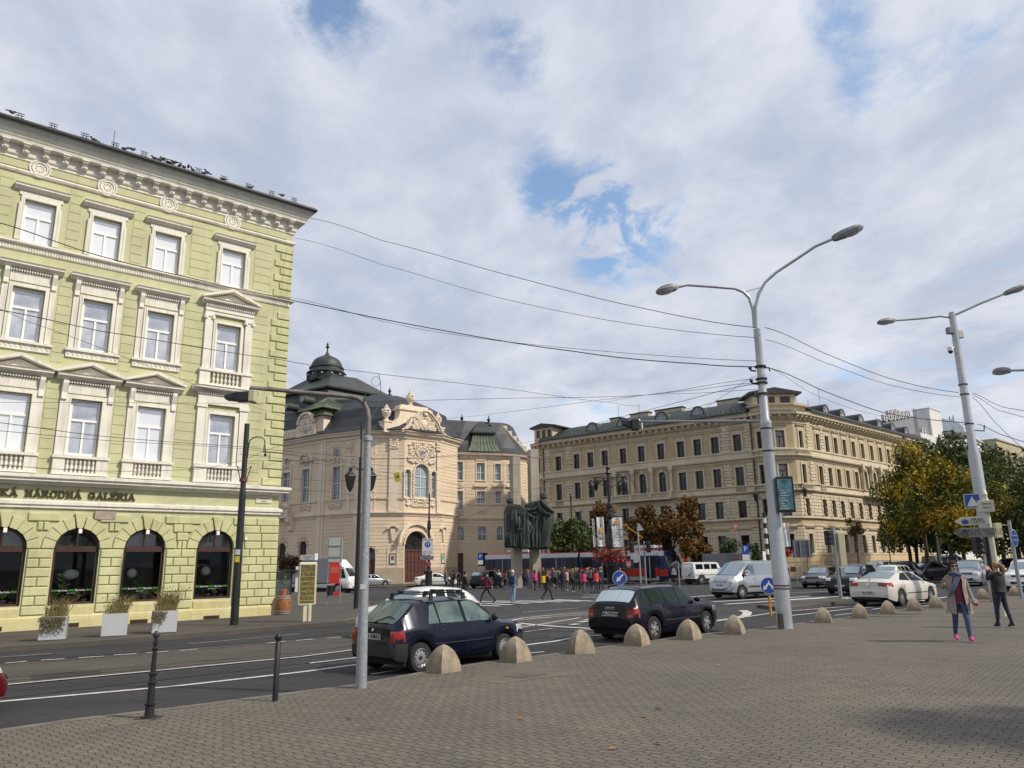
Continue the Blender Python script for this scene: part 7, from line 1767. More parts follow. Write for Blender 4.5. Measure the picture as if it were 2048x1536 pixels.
wire([(1530,655),(1650,707),(1780,757),(1917,785)],24,33,.012, 'upper cable between the two silver masts')
wire([(1530,679),(1650,725),(1780,770),(1920,794)],24,33,.009, 'lower cable between the two silver masts')
wire([(1538,736),(1650,783),(1770,826),(1940,846)],24,33,.014, 'thick cable sagging between the two silver masts')
wire([(1538,736),(1620,785),(1720,822),(1800,835)],24,60,.007, 'thin wire running right over the corner block roof')
wire([(1945,786),(2000,812),(2048,822),(2110,840)],33,33,.010, 'cable leaving the right mast, uppermost at the right edge')
wire([(1945,790),(1995,820),(2110,848)],33,33,.009, 'second cable leaving the right mast')
wire([(1945,795),(1990,845),(2048,898),(2090,930)],33,33,.010, 'steep cable from the right mast to the right edge')
wire([(1955,848),(2000,868),(2048,884),(2100,900)],33,33,.012, 'lower cable from the right mast to the right edge')
wire([(-60,840),(200,872),(480,893),(600,905),(800,918),(1000,905),(1150,930)],25,60,.010, 'upper tram wire across the gallery first floor')
wire([(-60,858),(200,880),(480,897),(700,925),(900,936),(1048,928)],26,55,.008, 'second tram wire across the gallery first floor')
wire([(-60,928),(200,942),(400,938),(486,920),(560,892)],27,34,.008, 'tram wire just above the gallery lettering')
wire([(480,908),(620,925),(740,940),(900,965),(1010,990)],31,55,.008, 'tram wire curving towards the monument')
wire([(486,922),(700,920),(860,915),(1000,912),(1250,930),(1530,960)],31,40,.007, 'span wire above the tram stop')
wire([(560,905),(760,950),(900,985),(1020,985),(1100,975)],40,60,.007, 'slack span wire before the concert hall')
wire([(540,955),(680,962),(830,950),(930,925)],38,60,.007, 'curved span wire left of the hall window')
wire([(740,985),(860,990),(1000,998),(1060,960)],45,60,.006, 'low span wire crossing the hall front')
wire([(560,980),(700,990),(880,1040),(930,1045)],38,55,.006, 'lowest span wire by the hall door')
wire([(900,1045),(1000,1010),(1100,985),(1190,960)],60,50,.006, 'span wire rising to the lantern column')
wire([(740,1060),(860,1035),(960,1000),(1045,975)],60,62,.006, 'diagonal feeder wire before the hall')
lp = MB(); c_ = WD(752,763,30); rr_ = 30 / 1525 * 9
lp.tube([(c_.x + rr_ * math.cos(a * .45), c_.y, c_.z + rr_ * 1.1 * math.sin(a * .45)) for a in range(0,16)],.009,4)
P = [WD(757,748,30), WD(761,765,30), WD(762,790,28), WD(755,815,22), WD(740,838,16), WD(733,850,14.2)]
lp.tube(P, .012,5); tag(lp.build('cable_loop', m_wire), 'coiled loop of spare cable hanging beside the bracket arm', 'cable')
p0 = WD(793,948,62); t = empty('hanging_sign', p0.x, p0.y, p0.z, label='yellow speed sign reading 15 hung on a wire before the hall', cat='road sign'); M_ = Matrix.Rotation(R_(-15),4, 'Y'); b = MB(M_); b.box(-.24,.24,-.02,0,-.62,.12); o = b.build('sign_board', mat('yellow_sign', (.55,.42,.02),.5), t); q = text(o, '15', .34, m_ink, (0,0,0), bold=.01); q.matrix_local = M_ @ Matrix.Translation((0,-.03,-.24))
# traffic signal hung from a gantry arm of the silver mast
x, y = W(1570,1257); D = math.hypot(x, y); t = empty('gantry_signal', x, y, label='signal hanging at the end of a long level arm left of the thick silver mast', cat='traffic light'); g0 = gz(x); P0 = WD(1530,842, D) - Vector((x, y, g0)); P1 = WD(1280,843, D + 2) - Vector((x, y, g0))
b = MB(); b.tube([P0, P1],[.045,.035],8); b.build('arm', m_galv, t); b = MB(); b.box(P1.x - .32, P1.x - .06, P1.y - .2, P1.y + .15, P1.z - .30, P1.z + .06); b.prism([(P1.x - .32, P1.z + .02),(P1.x - .32, P1.z - .26),(P1.x - .62, P1.z - .10),(P1.x - .66, P1.z + .05)], P1.y - .15, P1.y + .12, 'y'); b.build('signal_head', m_blk, t, bevel=.02); b = MB(); b.tube([(P1.x - .04, P1.y, P1.z + .08),(P1.x + .05, P1.y, P1.z - .08),(P1.x + .06, P1.y, P1.z - .25)],.03,6); b.build('hood', m_winw, t)
# ------------------------------------------------------------ cars
def carglass(name, c, k):
 m = bpy.data.materials.new(name); m.use_nodes = True; nt = m.node_tree; nt.nodes.clear(); N = nt.nodes.new; L = nt.links.new
 o = N('ShaderNodeOutputMaterial'); mx = N('ShaderNodeMixShader'); d = N('ShaderNodeBsdfDiffuse'); g = N('ShaderNodeBsdfGlossy'); d.inputs[0].default_value = (*c, 1); g.inputs['Roughness'].default_value = .05; g.inputs[0].default_value = (.75,.85,.85,1)
 f = N('ShaderNodeFresnel'); f.inputs[0].default_value = 1.35; q = N('ShaderNodeMath'); q.operation = 'MULTIPLY'; q.inputs[1].default_value = k; L(f.outputs[0], q.inputs[0]); L(q.outputs[0], mx.inputs[0]); L(d.outputs[0], mx.inputs[1]); L(g.outputs[0], mx.inputs[2]); L(mx.outputs[0], o.inputs[0]); MT[name] = m; return m
m_cgl = carglass('car_glass', (.008,.012,.014),.55); m_tyre = mat('tyre_rubber', (.016,.016,.017),.85); m_rim = mat('alloy_rim', (.42,.43,.44),.3, metal=.7); m_trim = mat('black_plastic_trim', (.018,.018,.019),.6)
m_tail = mat('tail_lamp_red', (.30,.012,.012),.15, coat=1.0); m_head = mat('headlamp_glass', (.50,.52,.54),.1,.3,20, spec=1.0, coat=1.0); m_ind = mat('orange_indicator', (.65,.20,.02),.2); m_plate = mat('number_plate', (.55,.55,.54),.5); m_seam = mat('panel_gap', (.006,.006,.007),.8); m_chr = mat('bright_chrome', (.55,.56,.58),.15, metal=.9)
def paint(name, c, metal=.25): return mat(name, c, .24, metal=metal, coat=.35, spec=.22)
def lerp(a, b, t): return a + (b - a) * t
def ip(tab, x):
 if x <= tab[0][0]: return tab[0][1]
 for (a, p),(b, q) in zip(tab, tab[1:]):
  if x <= b: return p + (q - p) * (x - a) / (b - a) if b > a else q
 return tab[-1][1]
WM = {}
def wheel_mesh(r, style):
 k = (round(r, 3), style)
 if k in WM: return WM[k]
 w = .20; b = MB(Matrix.Rotation(R_(90),4, 'X')); rr = r * .66
 b.lathe([(rr, -w / 2),(r * .93,-w / 2),(r, -w * .35),(r, w * .35),(r * .93, w / 2),(rr, w / 2),(rr * .97, w * .25)],(0,0,0),28)
 ty = b.mesh('wheel', m_tyre, 35)
 q = MB(Matrix.Rotation(R_(90),4, 'X')); q.lathe([(0.01, w * .15),(rr * .9, w * .12),(rr, w * .46),(rr * .93, w * .48),(rr * .88, w * .30)],(0,0,0),28, m=1 if style != 'steel' else 0)
 if style == 'steel':
  q.lathe([(rr * .9, w * .28),(rr * .55, w * .40),(rr * .3, w * .36),(.01, w * .38)],(0,0,0),24, m=0)
  for i in range(12): a = i * math.pi / 6; q.ball((rr * .72 * math.cos(a), rr * .72 * math.sin(a), w * .36),(.020,.020,.01),6, m=1, k=4)
  q.lathe([(.045, w * .40),(.04, w * .44),(.01, w * .45)],(0,0,0),10, m=1)
 else:
  n = 5 if style == 'five' else 10
  for i in range(n):
   a = 2 * math.pi * i / n; c, s = math.cos(a), math.sin(a); w0, w1 = (.055,.10) if n == 5 else (.022,.028)
   P = [(.02,-w0),(rr * .55,-w0 * .8),(rr * .95,-w1),(rr * .95, w1),(rr * .55, w0 * .8),(.02, w0)]
   q.prism([(x * c - y * s, x * s + y * c) for x, y in P], w * .30, w * .44, 'z', m=0)
  q.lathe([(.06, w * .44),(.05, w * .47),(.01, w * .475)],(0,0,0),12, m=0)
 WM[k] = (ty, q.mesh('rim', [m_rim, m_trim],40)); return WM[k]
def car(name, x, y, az, P, pm, label, cat='car', z=None, group=None, plate=None, fine=False, **k):
 """P: L, W, top, belt, plan, wb (rear and front wheel x), wr, glass outlines... local x runs to the nose, y to the left"""
 t = empty(name, xf=Matrix.Translation((x, y, (gz(x) + ROAD) if z is None else z)) @ Matrix.Rotation(R_(90 - az),4, 'Z')); tag(t, label, cat, group)
 L_, Wd = P['L'], P['W']; top, belt = P['top'], P['belt']; xr, xf_ = P['wb']; wr = P['wr']; ra = wr + .055; sill = P.get('sill', .20); rw = P.get('rw', .70)
 plan = P.get('plan', [(0,.80),(.06,.88),(.25,.95),(.9,1.0),(L_ - 1.1,1.0),(L_ - .45,.94),(L_ - .15,.84),(L_ - .04,.74),(L_, .62)])
 def low(xx):
  z = ip(P['low'], xx) if 'low' in P else sill + .04
  for c in (xr, xf_):
   d = abs(xx - c)
   if d < ra: z = max(z, wr + math.sqrt(ra * ra - d * d))
  return z
 def ring(xx):
  T, B = ip(top, xx), ip(belt, xx); hw = Wd / 2 * ip(plan, xx); gh = max(0, min(1,(T - B) / .30)); zs = min(B, T); lo = min(low(xx), zs - .06)
  ew = lerp(hw * .74, Wd / 2 * (rw + .12 * max(0,1 - (T - B) / .42)) if gh > 0 else hw * .74, gh); ez = lerp(T - .012, T - .05, gh)
  return [(hw * .95, lo),(hw * .995, lerp(lo, zs, .22)),(hw * 1.0, lerp(lo, zs, .55)),(hw * .985, lerp(lo, zs, .82)),(lerp(hw * .90, hw * .94, gh), zs - .01 * (1 - gh)),(ew, ez),(ew * .80, lerp(T - .002, T - .008, gh)),(ew * .4, T + .008),(0, T + .012)]
 def side(xx, zz):
  r = ring(xx)
  for (a, p),(b, q) in zip(r, r[1:]):
   if p <= zz <= q or (q - p > 1e-4 and zz < p and (a, p) == r[0]): return a + (b - a) * (zz - p) / max(1e-4, q - p)
  return r[5][0]
 keys = {round(v[0],3) for v in top} | {round(v[0],3) for v in belt} | {round(v[0],3) for v in plan}
 for c in (xr, xf_):
  for a in range(0,181,18 if fine else 30): keys.add(round(c + ra * math.cos(R_(a)),3))
 n = 44 if fine else 20
 for i in range(n + 1): keys.add(round(L_ * i / n, 3))
 xs = sorted(v for v in keys if 0 <= v <= L_); xs = [v for i, v in enumerate(xs) if i == 0 or v - xs[i - 1] > .012]
 b = MB(); rings = []
 for xx in xs:
  r = ring(xx); rings.append([(xx, -a, z_) for a, z_ in r] + [(xx, a, z_) for a, z_ in r[-2::-1]])
 b.loft(rings, closed=False, capa=True, capb=True)
 zlow = P.get('blackbelow', 0)
 if zlow:
  for i, f in enumerate(b.f):
   c = [sum(b.v[j][q] for j in f) / len(f) for q in range(3)]
   if c[2] < zlow and (c[0] < P['bump'][0] or c[0] > P['bump'][1]): b.mi[i] = 1
 body = b.build('body', [pm, m_trim], t, smooth=38)
 b = MB(); b.box(.25, L_ - .3,-Wd / 2 + .14, Wd / 2 - .14,.17,.62); b.build('underbody', m_seam, t)
 # glass
 def patch(nm, rows, m, par=t, off=.008, nrm=None):
  q = MB(); q.loft(rows, closed=False); return q.build(nm, m, par, smooth=45)
 def screen(xa, xb, nm, inset_=.90, m=None):
  rows = []; N = 6
  for i in range(N + 1):
   xx = lerp(xa, xb, i / N); r = ring(xx); e = r[5][0] * inset_; pts = []
   sl = (ip(top, xb) - ip(top, xa)); nx_ = -.010 * (1 if sl > 0 else -1)
   for j in range(9):
    yy = lerp(-e, e, j / 8); a_ = abs(yy)
    zz = None
    rr_ = r[5:]
    for (p0, q0),(p1, q1) in zip(rr_, rr_[1:]):
     if p1 <= a_ <= p0: zz = q0 + (q1 - q0) * (p0 - a_) / max(1e-5, p0 - p1)
    pts.append((xx + nx_, yy, (zz if zz is not None else r[5][1]) + .010))
   rows.append(pts)
  return patch(nm, rows, m or m_cgl)
 if 'ws' in P: screen(*P['ws'], 'windscreen')
 if 'rs' in P: screen(*P['rs'], 'rear_window', m=P.get('gm', m_cgl))
 for poly in P['side']:
  for s_ in (-1,1):
   q = MB(); pts = []
   m_ = len(poly)
   for i in range(m_):
    A, B = poly[i], poly[(i + 1) % m_]
    for u in range(3): xx, zz = lerp(A[0], B[0], u / 3), lerp(A[1], B[1], u / 3); pts.append((xx, s_ * (side(xx, zz) + .007), zz))
   c = (sum(p[0] for p in pts) / len(pts), sum(p[1] for p in pts) / len(pts), sum(p[2] for p in pts) / len(pts)); ci = q.V(c); ids = [q.V(p) for p in pts]
   for i in range(len(ids)): q.F((ci, ids[i], ids[(i + 1) % len(ids)]))
   q.build('side_window', P.get('gm', m_cgl), t)
 sm = MB()
 for xx, za, zb in P.get('seams', []):
  for s_ in (-1,1):
   pts = [(xx + .03 * math.sin(3 * u / 6), s_ * (side(xx, lerp(za, zb, u / 6)) + .001), lerp(za, zb, u / 6)) for u in range(7)]; sm.tube(pts, .006,4)
 if P.get('seams'): sm.build('door_gap', m_seam, t)
 for (xa, xb, zz, h_, m_) in P.get('strips', []):
  q = MB()
  for s_ in (-1,1):
   rows = [[(lerp(xa, xb, i / 10), s_ * (side(lerp(xa, xb, i / 10), zz) + .002), zz - h_ / 2),(lerp(xa, xb, i / 10), s_ * (side(lerp(xa, xb, i / 10), zz) + .016), zz),(lerp(xa, xb, i / 10), s_ * (side(lerp(xa, xb, i / 10), zz) + .002), zz + h_ / 2)] for i in range(11)]; q.loft(rows, closed=False)
  q.build('rubbing_strip', m_, t)
 for xx, zz in P.get('handles', []):
  for s_ in (-1,1): yy = side(xx, zz); q = MB(); q.box(xx - .07, xx + .07, min(s_ * yy, s_ * (yy + .018)), max(s_ * yy, s_ * (yy + .018)), zz - .014, zz + .014); q.build('door_handle', P.get('hm', m_trim), t)
 # lamps follow the curved ends
 def inv_top(zz, front):
  rng_ = range(0,81); 
  for i in rng_:
   xx = L_ - L_ * .3 * i / 80 if front else L_ * .3 * i / 80
   if ip(top, xx) >= zz: return xx
  return L_ * .7 if front else L_ * .3
 def inv_plan(yy, front):
  for i in range(81):
   xx = L_ - L_ * .3 * i / 80 if front else L_ * .3 * i / 80
   if Wd / 2 * ip(plan, xx) * .99 >= yy: return xx
  return L_ * .7 if front else L_ * .3
 def endpatch(nm, ya, yb, za, zb, front, m_, wrap=0.0, off=.012, par=t, both=True):
  for s_ in ((-1,1) if both else (1,)):
   rows = []
   for i in range(5):
    zz = lerp(za, zb, i / 4); r = []
    for j in range(7):
     yy = lerp(ya, yb, j / 6); x1 = inv_top(zz, front); x2 = inv_plan(abs(yy), front); xx = (min(x1, x2) + off) if front else (max(x1, x2) - off); r.append((xx, s_ * yy, zz))
    if wrap:
     xe = r[-1][0] + (-wrap if front else wrap); xm = (xe + r[-1][0]) / 2
     r.append((xm, s_ * (side(xm, zz) + .010), zz)); r.append((xe, s_ * (side(xe, zz) + .010), zz))
    rows.append(r)
   q = MB(); q.loft(rows, closed=False); o = q.build(nm, m_, par, smooth=50)
   if not both: return o
 for a in P.get('tail', []): endpatch('tail_lamp', a[0], a[1], a[2], a[3], False, a[5] if len(a) > 5 else m_tail, a[4])
 for a in P.get('heads', []): endpatch('headlight', a[0], a[1], a[2], a[3], True, a[5] if len(a) > 5 else m_head, a[4])
 for a in P.get('grille', []): endpatch(a[5] if len(a) > 5 else 'grille', a[0], a[1], a[2], a[3], a[4], a[6] if len(a) > 6 else m_trim, 0,.010, both=False)
 if plate:
  s_, front = plate; za, zb = P['plz'][1 if front else 0]; o = endpatch('number_plate', -.26,.26, za, zb, front, m_plate, 0,.022, both=False)
  xx = (L_ + .024) if front else (-.024); x_ = inv_top((za + zb) / 2, front) + (.026 if front else -.026)
  q = text(o, s_, .115, m_seam, (x_, 0,(za + zb) / 2), ext_=.002, bold=.002); q.rotation_euler = (0,0, R_(90 if front else -90))
 if P.get('mirror'):
  mx0, mz0 = P['mirror']
  for s_ in (-1,1): q = MB(); yy = side(mx0, mz0); q.ball((mx0, s_ * (yy + .11), mz0 + .05),(.06,.10,.075),8); q.build('mirror', P.get('mm', pm), t, smooth=50)
 wt_, rm = wheel_mesh(wr, P.get('rim', 'five'))
 for xx in (xr, xf_):
  for s_ in (-1,1):
   o = inst('wheel', wt_, t, (xx, s_ * (Wd / 2 - .13), wr), rz=0 if s_ < 0 else math.pi); inst('rim', rm, o)
 if P.get('rails'):
  xa, xb = P['rails']; q = MB()
  for s_ in (-1,1): q.tube([(xa, s_ * Wd / 2 * rw * .93, ip(top, xa)),(xa + .08, s_ * Wd / 2 * rw * .93, ip(top, xa) + .05),((xa + xb) / 2, s_ * Wd / 2 * rw * .93, ip(top, (xa + xb) / 2) + .06),(xb - .08, s_ * Wd / 2 * rw * .93, ip(top, xb) + .05),(xb, s_ * Wd / 2 * rw * .93, ip(top, xb))],.016,6)
  q.build('roof_rails', m_trim, t)
 return t, dict(ring=ring, side=side, endpatch=endpatch, inv=inv_top)
def on_road(px1, py1, px2, py2, wb):
 """rear and front near-side wheel contact points -> origin and heading"""
 a = W(px1, py1, ROAD); b = W(px2, py2, ROAD); return a, b, math.degrees(math.atan2(b[0] - a[0], b[1] - a[1]))
def park(a, az, P, side_):
 """place so that the rear wheel on the given side (-1 right, +1 left) touches ground at a"""
 u = Vector((math.sin(R_(az)), math.cos(R_(az)))); l = Vector((-u.y, u.x)); o = Vector(a) - u * P['wb'][0] - l * (side_ * (P['W'] / 2 - .12)); return o.x, o.y
navy = paint('navy_metallic', (.003,.005,.017),.1); navy2 = paint('dark_violet_blue', (.003,.003,.010),.1); white = paint('white_car_paint', (.66,.66,.64),0); silver = paint('silver_paint', (.36,.38,.41),.55); gry = paint('graphite_paint', (.10,.105,.115),.5); blk = paint('black_paint', (.008,.009,.012),.1); beige = paint('pearl_white_paint', (.56,.53,.47),.05); dkred = paint('dark_red_paint', (.10,.006,.008),.2)
HATCH = dict(L=3.96, W=1.64, wb=(.66,3.11), wr=.29, rim='steel', sill=.20, rw=.72,
 top=[(0,.58),(.03,.60),(.05,.88),(.10,.93),(.62,1.36),(.85,1.405),(1.6,1.425),(2.1,1.40),(2.38,1.34),(3.02,.95),(3.12,.92),(3.65,.83),(3.84,.74),(3.88,.55),(3.96,.48)],
 belt=[(0,.86),(.5,.90),(2.6,.885),(3.0,.87),(3.96,.80)], ws=(2.46,3.0), rs=(.14,.60), mirror=(2.72,.92), mm=m_trim,
 side=[[(.86,.93),(1.16,.93),(1.10,1.31),(.98,1.28)],[(1.20,.93),(1.86,.92),(1.80,1.345),(1.15,1.335)],[(1.95,.92),(2.80,.91),(2.74,.99),(2.32,1.29),(2.14,1.335),(1.90,1.34)]],
 gm=mat('light_car_glass', (.05,.075,.07),.03, vs=2.5, c2=(.13,.18,.17), spec=.45), seams=[(1.91,.30,.90),(.98,.62,.92),(2.78,.30,.88)], strips=[(1.0,2.72,.52,.05, navy)], handles=[(1.22,.80),(2.08,.80)], blackbelow=.52, bump=(.30,3.52),
 low=[(0,.34),(.1,.27),(.3,.24),(3.6,.24),(3.96,.32)], tail=[(.56,.76,.62,.83,.03)], heads=[(.42,.74,.60,.76,.08)], plz=((.66,.77),(.36,.47)))
a, b_, az = on_road(837,1345,1008,1321,0)
x, y = park(a, 42.5, HATCH, -1)
t, F = car('hatchback', x, y, 42.5, HATCH, navy, 'dark blue older hatchback with black bumpers and a roof rack, nearest parked car', plate=('BA 048AS', False), fine=True)
rk = MB()
for xx in (1.02,1.95):
 rk.box(xx - .035, xx + .035,-.66,.66,1.495,1.52)
 for s_ in (-1,1): rk.prism([(xx - .05,1.38),(xx + .05,1.38),(xx + .03,1.52),(xx - .03,1.52)], s_ * .64 - .02, s_ * .64 + .02, 'y')
rk.build('roof_rack', m_trim, t); 
for xx in (1.02,1.95): q = MB(); q.box(xx - .03, xx + .03,-.5,.35,1.535,1.56); q.box(xx - .04, xx + .04,-.58,-.46,1.52,1.575); q.box(xx - .04, xx + .04,.3,.4,1.52,1.575); q.build('ski_carrier', m_trim, t)
q = MB(); q.box(-.02,.05,-.12,.12,.93,.95); q.tube([(.10,.1,.97),(.26,-.25,1.10),(.22,-.45,1.06)],.012,5); q.build('rear_wiper', m_trim, t); q = MB(); q.ball((3.18,-.79,.70),(.05,.03,.025),6); q.build('side_indicator', m_ind, t)
q = MB(); q.tube([(.04,0,.84),(.03,0,.845)],.035,12); q.build('badge', m_chr, t)
for s_ in (-1,1): q = MB(); q.box(.98,1.02, s_ * .66 - .09, s_ * .66 + .09,.12,.42); q.build('mud_flap', m_trim, t)
ESTATE = dict(L=4.48, W=1.73, wb=(.90,3.60), wr=.315, rim='five', rw=.70,
 top=[(0,.60),(.04,.62),(.07,.93),(.12,.98),(.50,1.33),(.72,1.395),(1.5,1.425),(2.3,1.42),(2.62,1.37),(3.30,.97),(3.42,.94),(4.1,.84),(4.32,.74),(4.38,.56),(4.48,.50)],
 belt=[(0,.90),(.6,.92),(3.2,.90),(4.48,.80)], ws=(2.70,3.28), rs=(.16,.47), mirror=(3.02,.94),
 side=[[(.42,.96),(.80,.96),(.74,1.32),(.62,1.28)],[(.86,.96),(1.52,.955),(1.46,1.345),(.82,1.335)],[(1.58,.955),(2.18,.95),(2.13,1.355),(1.53,1.35)],[(2.26,.95),(3.08,.93),(3.0,1.02),(2.58,1.30),(2.40,1.345),(2.21,1.35)]],
 seams=[(2.21,.32,.92),(1.34,.6,.94),(3.05,.32,.90)], strips=[(1.35,3.2,.50,.05, navy2)], handles=[(1.62,.80),(2.36,.80)], hm=navy2, low=[(0,.36),(.15,.28),(.5,.24),(4.1,.24),(4.48,.32)],
 tail=[(.56,.80,.62,.86,.05)], gm=carglass('green_tint_glass', (.016,.024,.022),.8), heads=[(.45,.80,.64,.78,.12)], rails=(.62,2.55), plz=((.66,.77),(.40,.5)))
a, b_, az = on_road(1306,1281,1420,1265,0); x, y = park(a, 44, ESTATE, -1)
t, F = car('estate_car', x, y, 44, ESTATE, navy2, 'dark violet blue estate car with five spoke wheels and roof rails', plate=('BA-292NA', False), fine=True)
q = MB()
for k in range(4): q.tube([(.045 + .003,-.12 + .08 * k + .042 * math.cos(j * .7),.86 + .028 * math.sin(j * .7)) for j in range(10)],.006,4)
q.build('rear_emblem', m_chr, t); q = MB(); q.tube([(.20,.05,1.02),(.34,-.3,1.14)],.01,4); q.build('rear_wiper', m_trim, t)
CCP = dict(L=4.80, W=1.86, wb=(1.06,3.78), wr=.335, rim='multi', rw=.66,
 top=[(0,.62),(.04,.66),(.08,1.0),(.30,1.06),(.62,1.10),(1.45,1.37),(2.05,1.425),(2.6,1.41),(2.95,1.34),(3.75,.99),(4.35,.86),(4.62,.74),(4.72,.56),(4.8,.5)],
 belt=[(0,.96),(.8,1.0),(3.3,.94),(4.8,.8)], ws=(2.98,3.66), rs=(.70,1.42), mirror=(3.22,.98), mm=m_trim, side=[[(1.15,1.06),(2.02,1.02),(1.98,1.35),(1.6,1.31)],[(2.10,1.02),(3.28,.98),(2.86,1.24),(2.5,1.34),(2.05,1.355)]],
 seams=[(2.06,.32,1.0),(1.25,.7,1.0),(3.2,.32,.96)], strips=[(1.5,3.35,.52,.035, m_seam)], handles=[(1.35,.86),(2.25,.84)], hm=beige, low=[(0,.38),(.15,.30),(.5,.22),(4.4,.22),(4.8,.30)],
 tail=[(.42,.84,.80,.97,.28)], heads=[(.48,.84,.64,.78,.22)], grille=[(-.5,.5,.30,.40, False, 'diffuser')], plz=((.50,.62),(.4,.5)))
a = W(1803,1212, ROAD); x, y = park(a, 51, CCP, -1)
t, F = car('coupe_saloon', x, y, 51, CCP, beige, 'pearl white four door coupe with red tail lamps waiting beyond the domes', plate=('BL 357PL', False), fine=True)
q = MB(); q.tube([(.055,0,.90),(.045,0,.905)],.065,16); q.build('badge', m_chr, t); q = MB(); q.box(.20,.26,-.01,.01,1.40 - .34,1.42 - .3); q.build('fin_aerial', m_trim, t)
VAN = dict(L=4.82, W=1.90, wb=(1.0,4.0 - .0), wr=.325, rim='multi', rw=.80, plan=[(0,.90),(.1,.97),(.4,1.0),(3.9,1.0),(4.4,.95),(4.66,.86),(4.76,.74),(4.82,.6)],
 top=[(0,1.0),(.03,1.85),(.2,1.93),(2.9,1.95),(3.35,1.86),(4.22,1.20),(4.5,1.06),(4.66,.92),(4.72,.6),(4.82,.5)], belt=[(0,1.12),(3.6,1.08),(4.2,1.0),(4.82,.8)], ws=(3.40,4.20), mirror=(3.72,1.16),
 side=[[(.25,1.20),(1.55,1.20),(1.55,1.78),(.3,1.78)],[(1.65,1.20),(2.75,1.20),(2.75,1.80),(1.65,1.79)],[(2.90,1.18),(3.95,1.12),(3.85,1.24),(3.30,1.74),(2.90,1.80)]],
 seams=[(2.82,.34,1.85),(1.6,.4,1.8),(3.85,.34,1.1)], strips=[(.3,3.8,.60,.10, m_trim)], handles=[(2.98,.98),(1.78,.98)], low=[(0,.34),(4.3,.30),(4.82,.34)], heads=[(.52,.86,.82,1.02,.24)], tail=[(.78,.88,.9,1.5,.04)],
 grille=[(-.46,.46,.82,.98, True),(-.62,.62,.42,.60, True, 'air_intake')], plz=((.6,.7),(.62,.73)))
a = W(1484,1198, ROAD); az = 236
def park_front(a, az, P, side_):
 u = Vector((math.sin(R_(az)), math.cos(R_(az)))); l = Vector((-u.y, u.x)); o = Vector(a) - u * P['wb'][1] - l * (side_ * (P['W'] / 2 - .12)); return o.x, o.y
x, y = park_front(a, 238, VAN, 1)
car('minivan', x, y, 238, VAN, silver, 'silver passenger van coming forward, left of the thick silver mast', plate=('BL 742FI', True), fine=True)
A1 = dict(L=3.98, W=1.74, wb=(.70,3.17), wr=.31, rim='five', rw=.70,
 top=[(0,.6),(.03,.64),(.06,.92),(.14,1.0),(.50,1.27),(.75,1.36),(1.5,1.42),(1.9,1.41),(2.25,1.34),(2.98,.96),(3.55,.86),(3.80,.74),(3.88,.6),(3.98,.48)],
 belt=[(0,.92),(.7,.95),(3.0,.89),(3.98,.8)], ws=(2.30,2.95), rs=(.18,.48), mirror=(2.66,.94), side=[[(.62,1.05),(1.42,.97),(1.40,1.34),(.95,1.33)],[(1.50,.97),(2.62,.93),(2.2,1.26),(1.95,1.35),(1.48,1.35)]],
 seams=[(1.46,.30,.95),(2.55,.3,.9),(.95,.6,.98)], handles=[(.95,.82),(1.65,.80)], hm=white, heads=[(.46,.78,.62,.75,.22)], tail=[(.4,.78,.74,.88,.14)], grille=[(-.36,.36,.30,.70, True)], low=[(0,.36),(.2,.24),(3.6,.22),(3.98,.26)], plz=((.5,.6),(.42,.52)))
p = WD(842,1130,25.8); az = 229; u = Vector((math.sin(R_(az)), math.cos(R_(az)))); o = Vector((p.x, p.y)) - u * 1.95
t, F = car('hatchback', o.x, o.y, az, A1, white, 'white compact hatchback driving towards the left behind the dark blue one', plate=('BL 118KS', True), fine=True)
# red car entering at the left edge
RED = dict(A1); p = W(6,1422, ROAD); u = Vector((math.sin(R_(50)), math.cos(R_(50)))); l = Vector((-u.y, u.x)); o = Vector(p) - u * 3.95 + l * .62
car('hatchback', o.x, o.y, 50, RED, dkred, 'dark red car nose just entering at the left edge', plate=('BA 553LX', True), fine=True)
SUV = dict(A1, L=4.3, W=1.82, wb=(.80,3.42), wr=.34, rw=.72, top=[(0,.7),(.04,1.0),(.12,1.12),(.42,1.50),(.8,1.60),(1.9,1.62),(2.4,1.52),(3.05,1.10),(3.85,.98),(4.12,.85),(4.2,.6),(4.3,.5)], belt=[(0,1.02),(3.1,1.0),(4.3,.9)], ws=(2.45,3.02), rs=(.16,.40), mirror=(2.75,1.06),
 side=[[(.55,1.1),(1.5,1.08),(1.48,1.52),(.85,1.50)],[(1.58,1.08),(2.75,1.04),(2.34,1.44),(2.05,1.53),(1.56,1.53)]], seams=[(1.53,.35,1.02),(2.68,.35,1.0)], handles=[(1.0,.93),(1.75,.92)], hm=m_trim, heads=[(.50,.82,.74,.90,.2)], tail=[(.55,.84,.8,1.05,.14)], grille=[(-.45,.45,.66,.82, True),(-.5,.5,.36,.5, True, 'air_intake')], plan=[(0,.84),(.1,.93),(.4,1),(3.6,1.0),(4.0,.93),(4.2,.82),(4.3,.66)])
EST2 = dict(ESTATE, rim='multi', grille=[(-.4,.4,.58,.74, True),(-.55,.55,.34,.46, True, 'air_intake')])
SAL = dict(CCP, grille=[(-.4,.4,.56,.70, True)])
def parked(nm, px, D, az, P, pm, lab, plate=None, grp='cars parked and queueing along the street', py=1130):
 p = WD(px, py, D); u = Vector((math.sin(R_(az)), math.cos(R_(az)))); o = Vector((p.x, p.y)) - u * P['L'] / 2; return car(nm, o.x, o.y, az, P, pm, lab, group=grp, plate=plate)
parked('estate_car', 1640,59,218, EST2, gry, 'dark grey estate facing forward before the yellow plinth', ('BL 664RT', True))
parked('suv', 1702,48.5,222, SUV, navy2, 'dark blue off road car facing forward, left of the white coupe', ('BT 482AD', True))
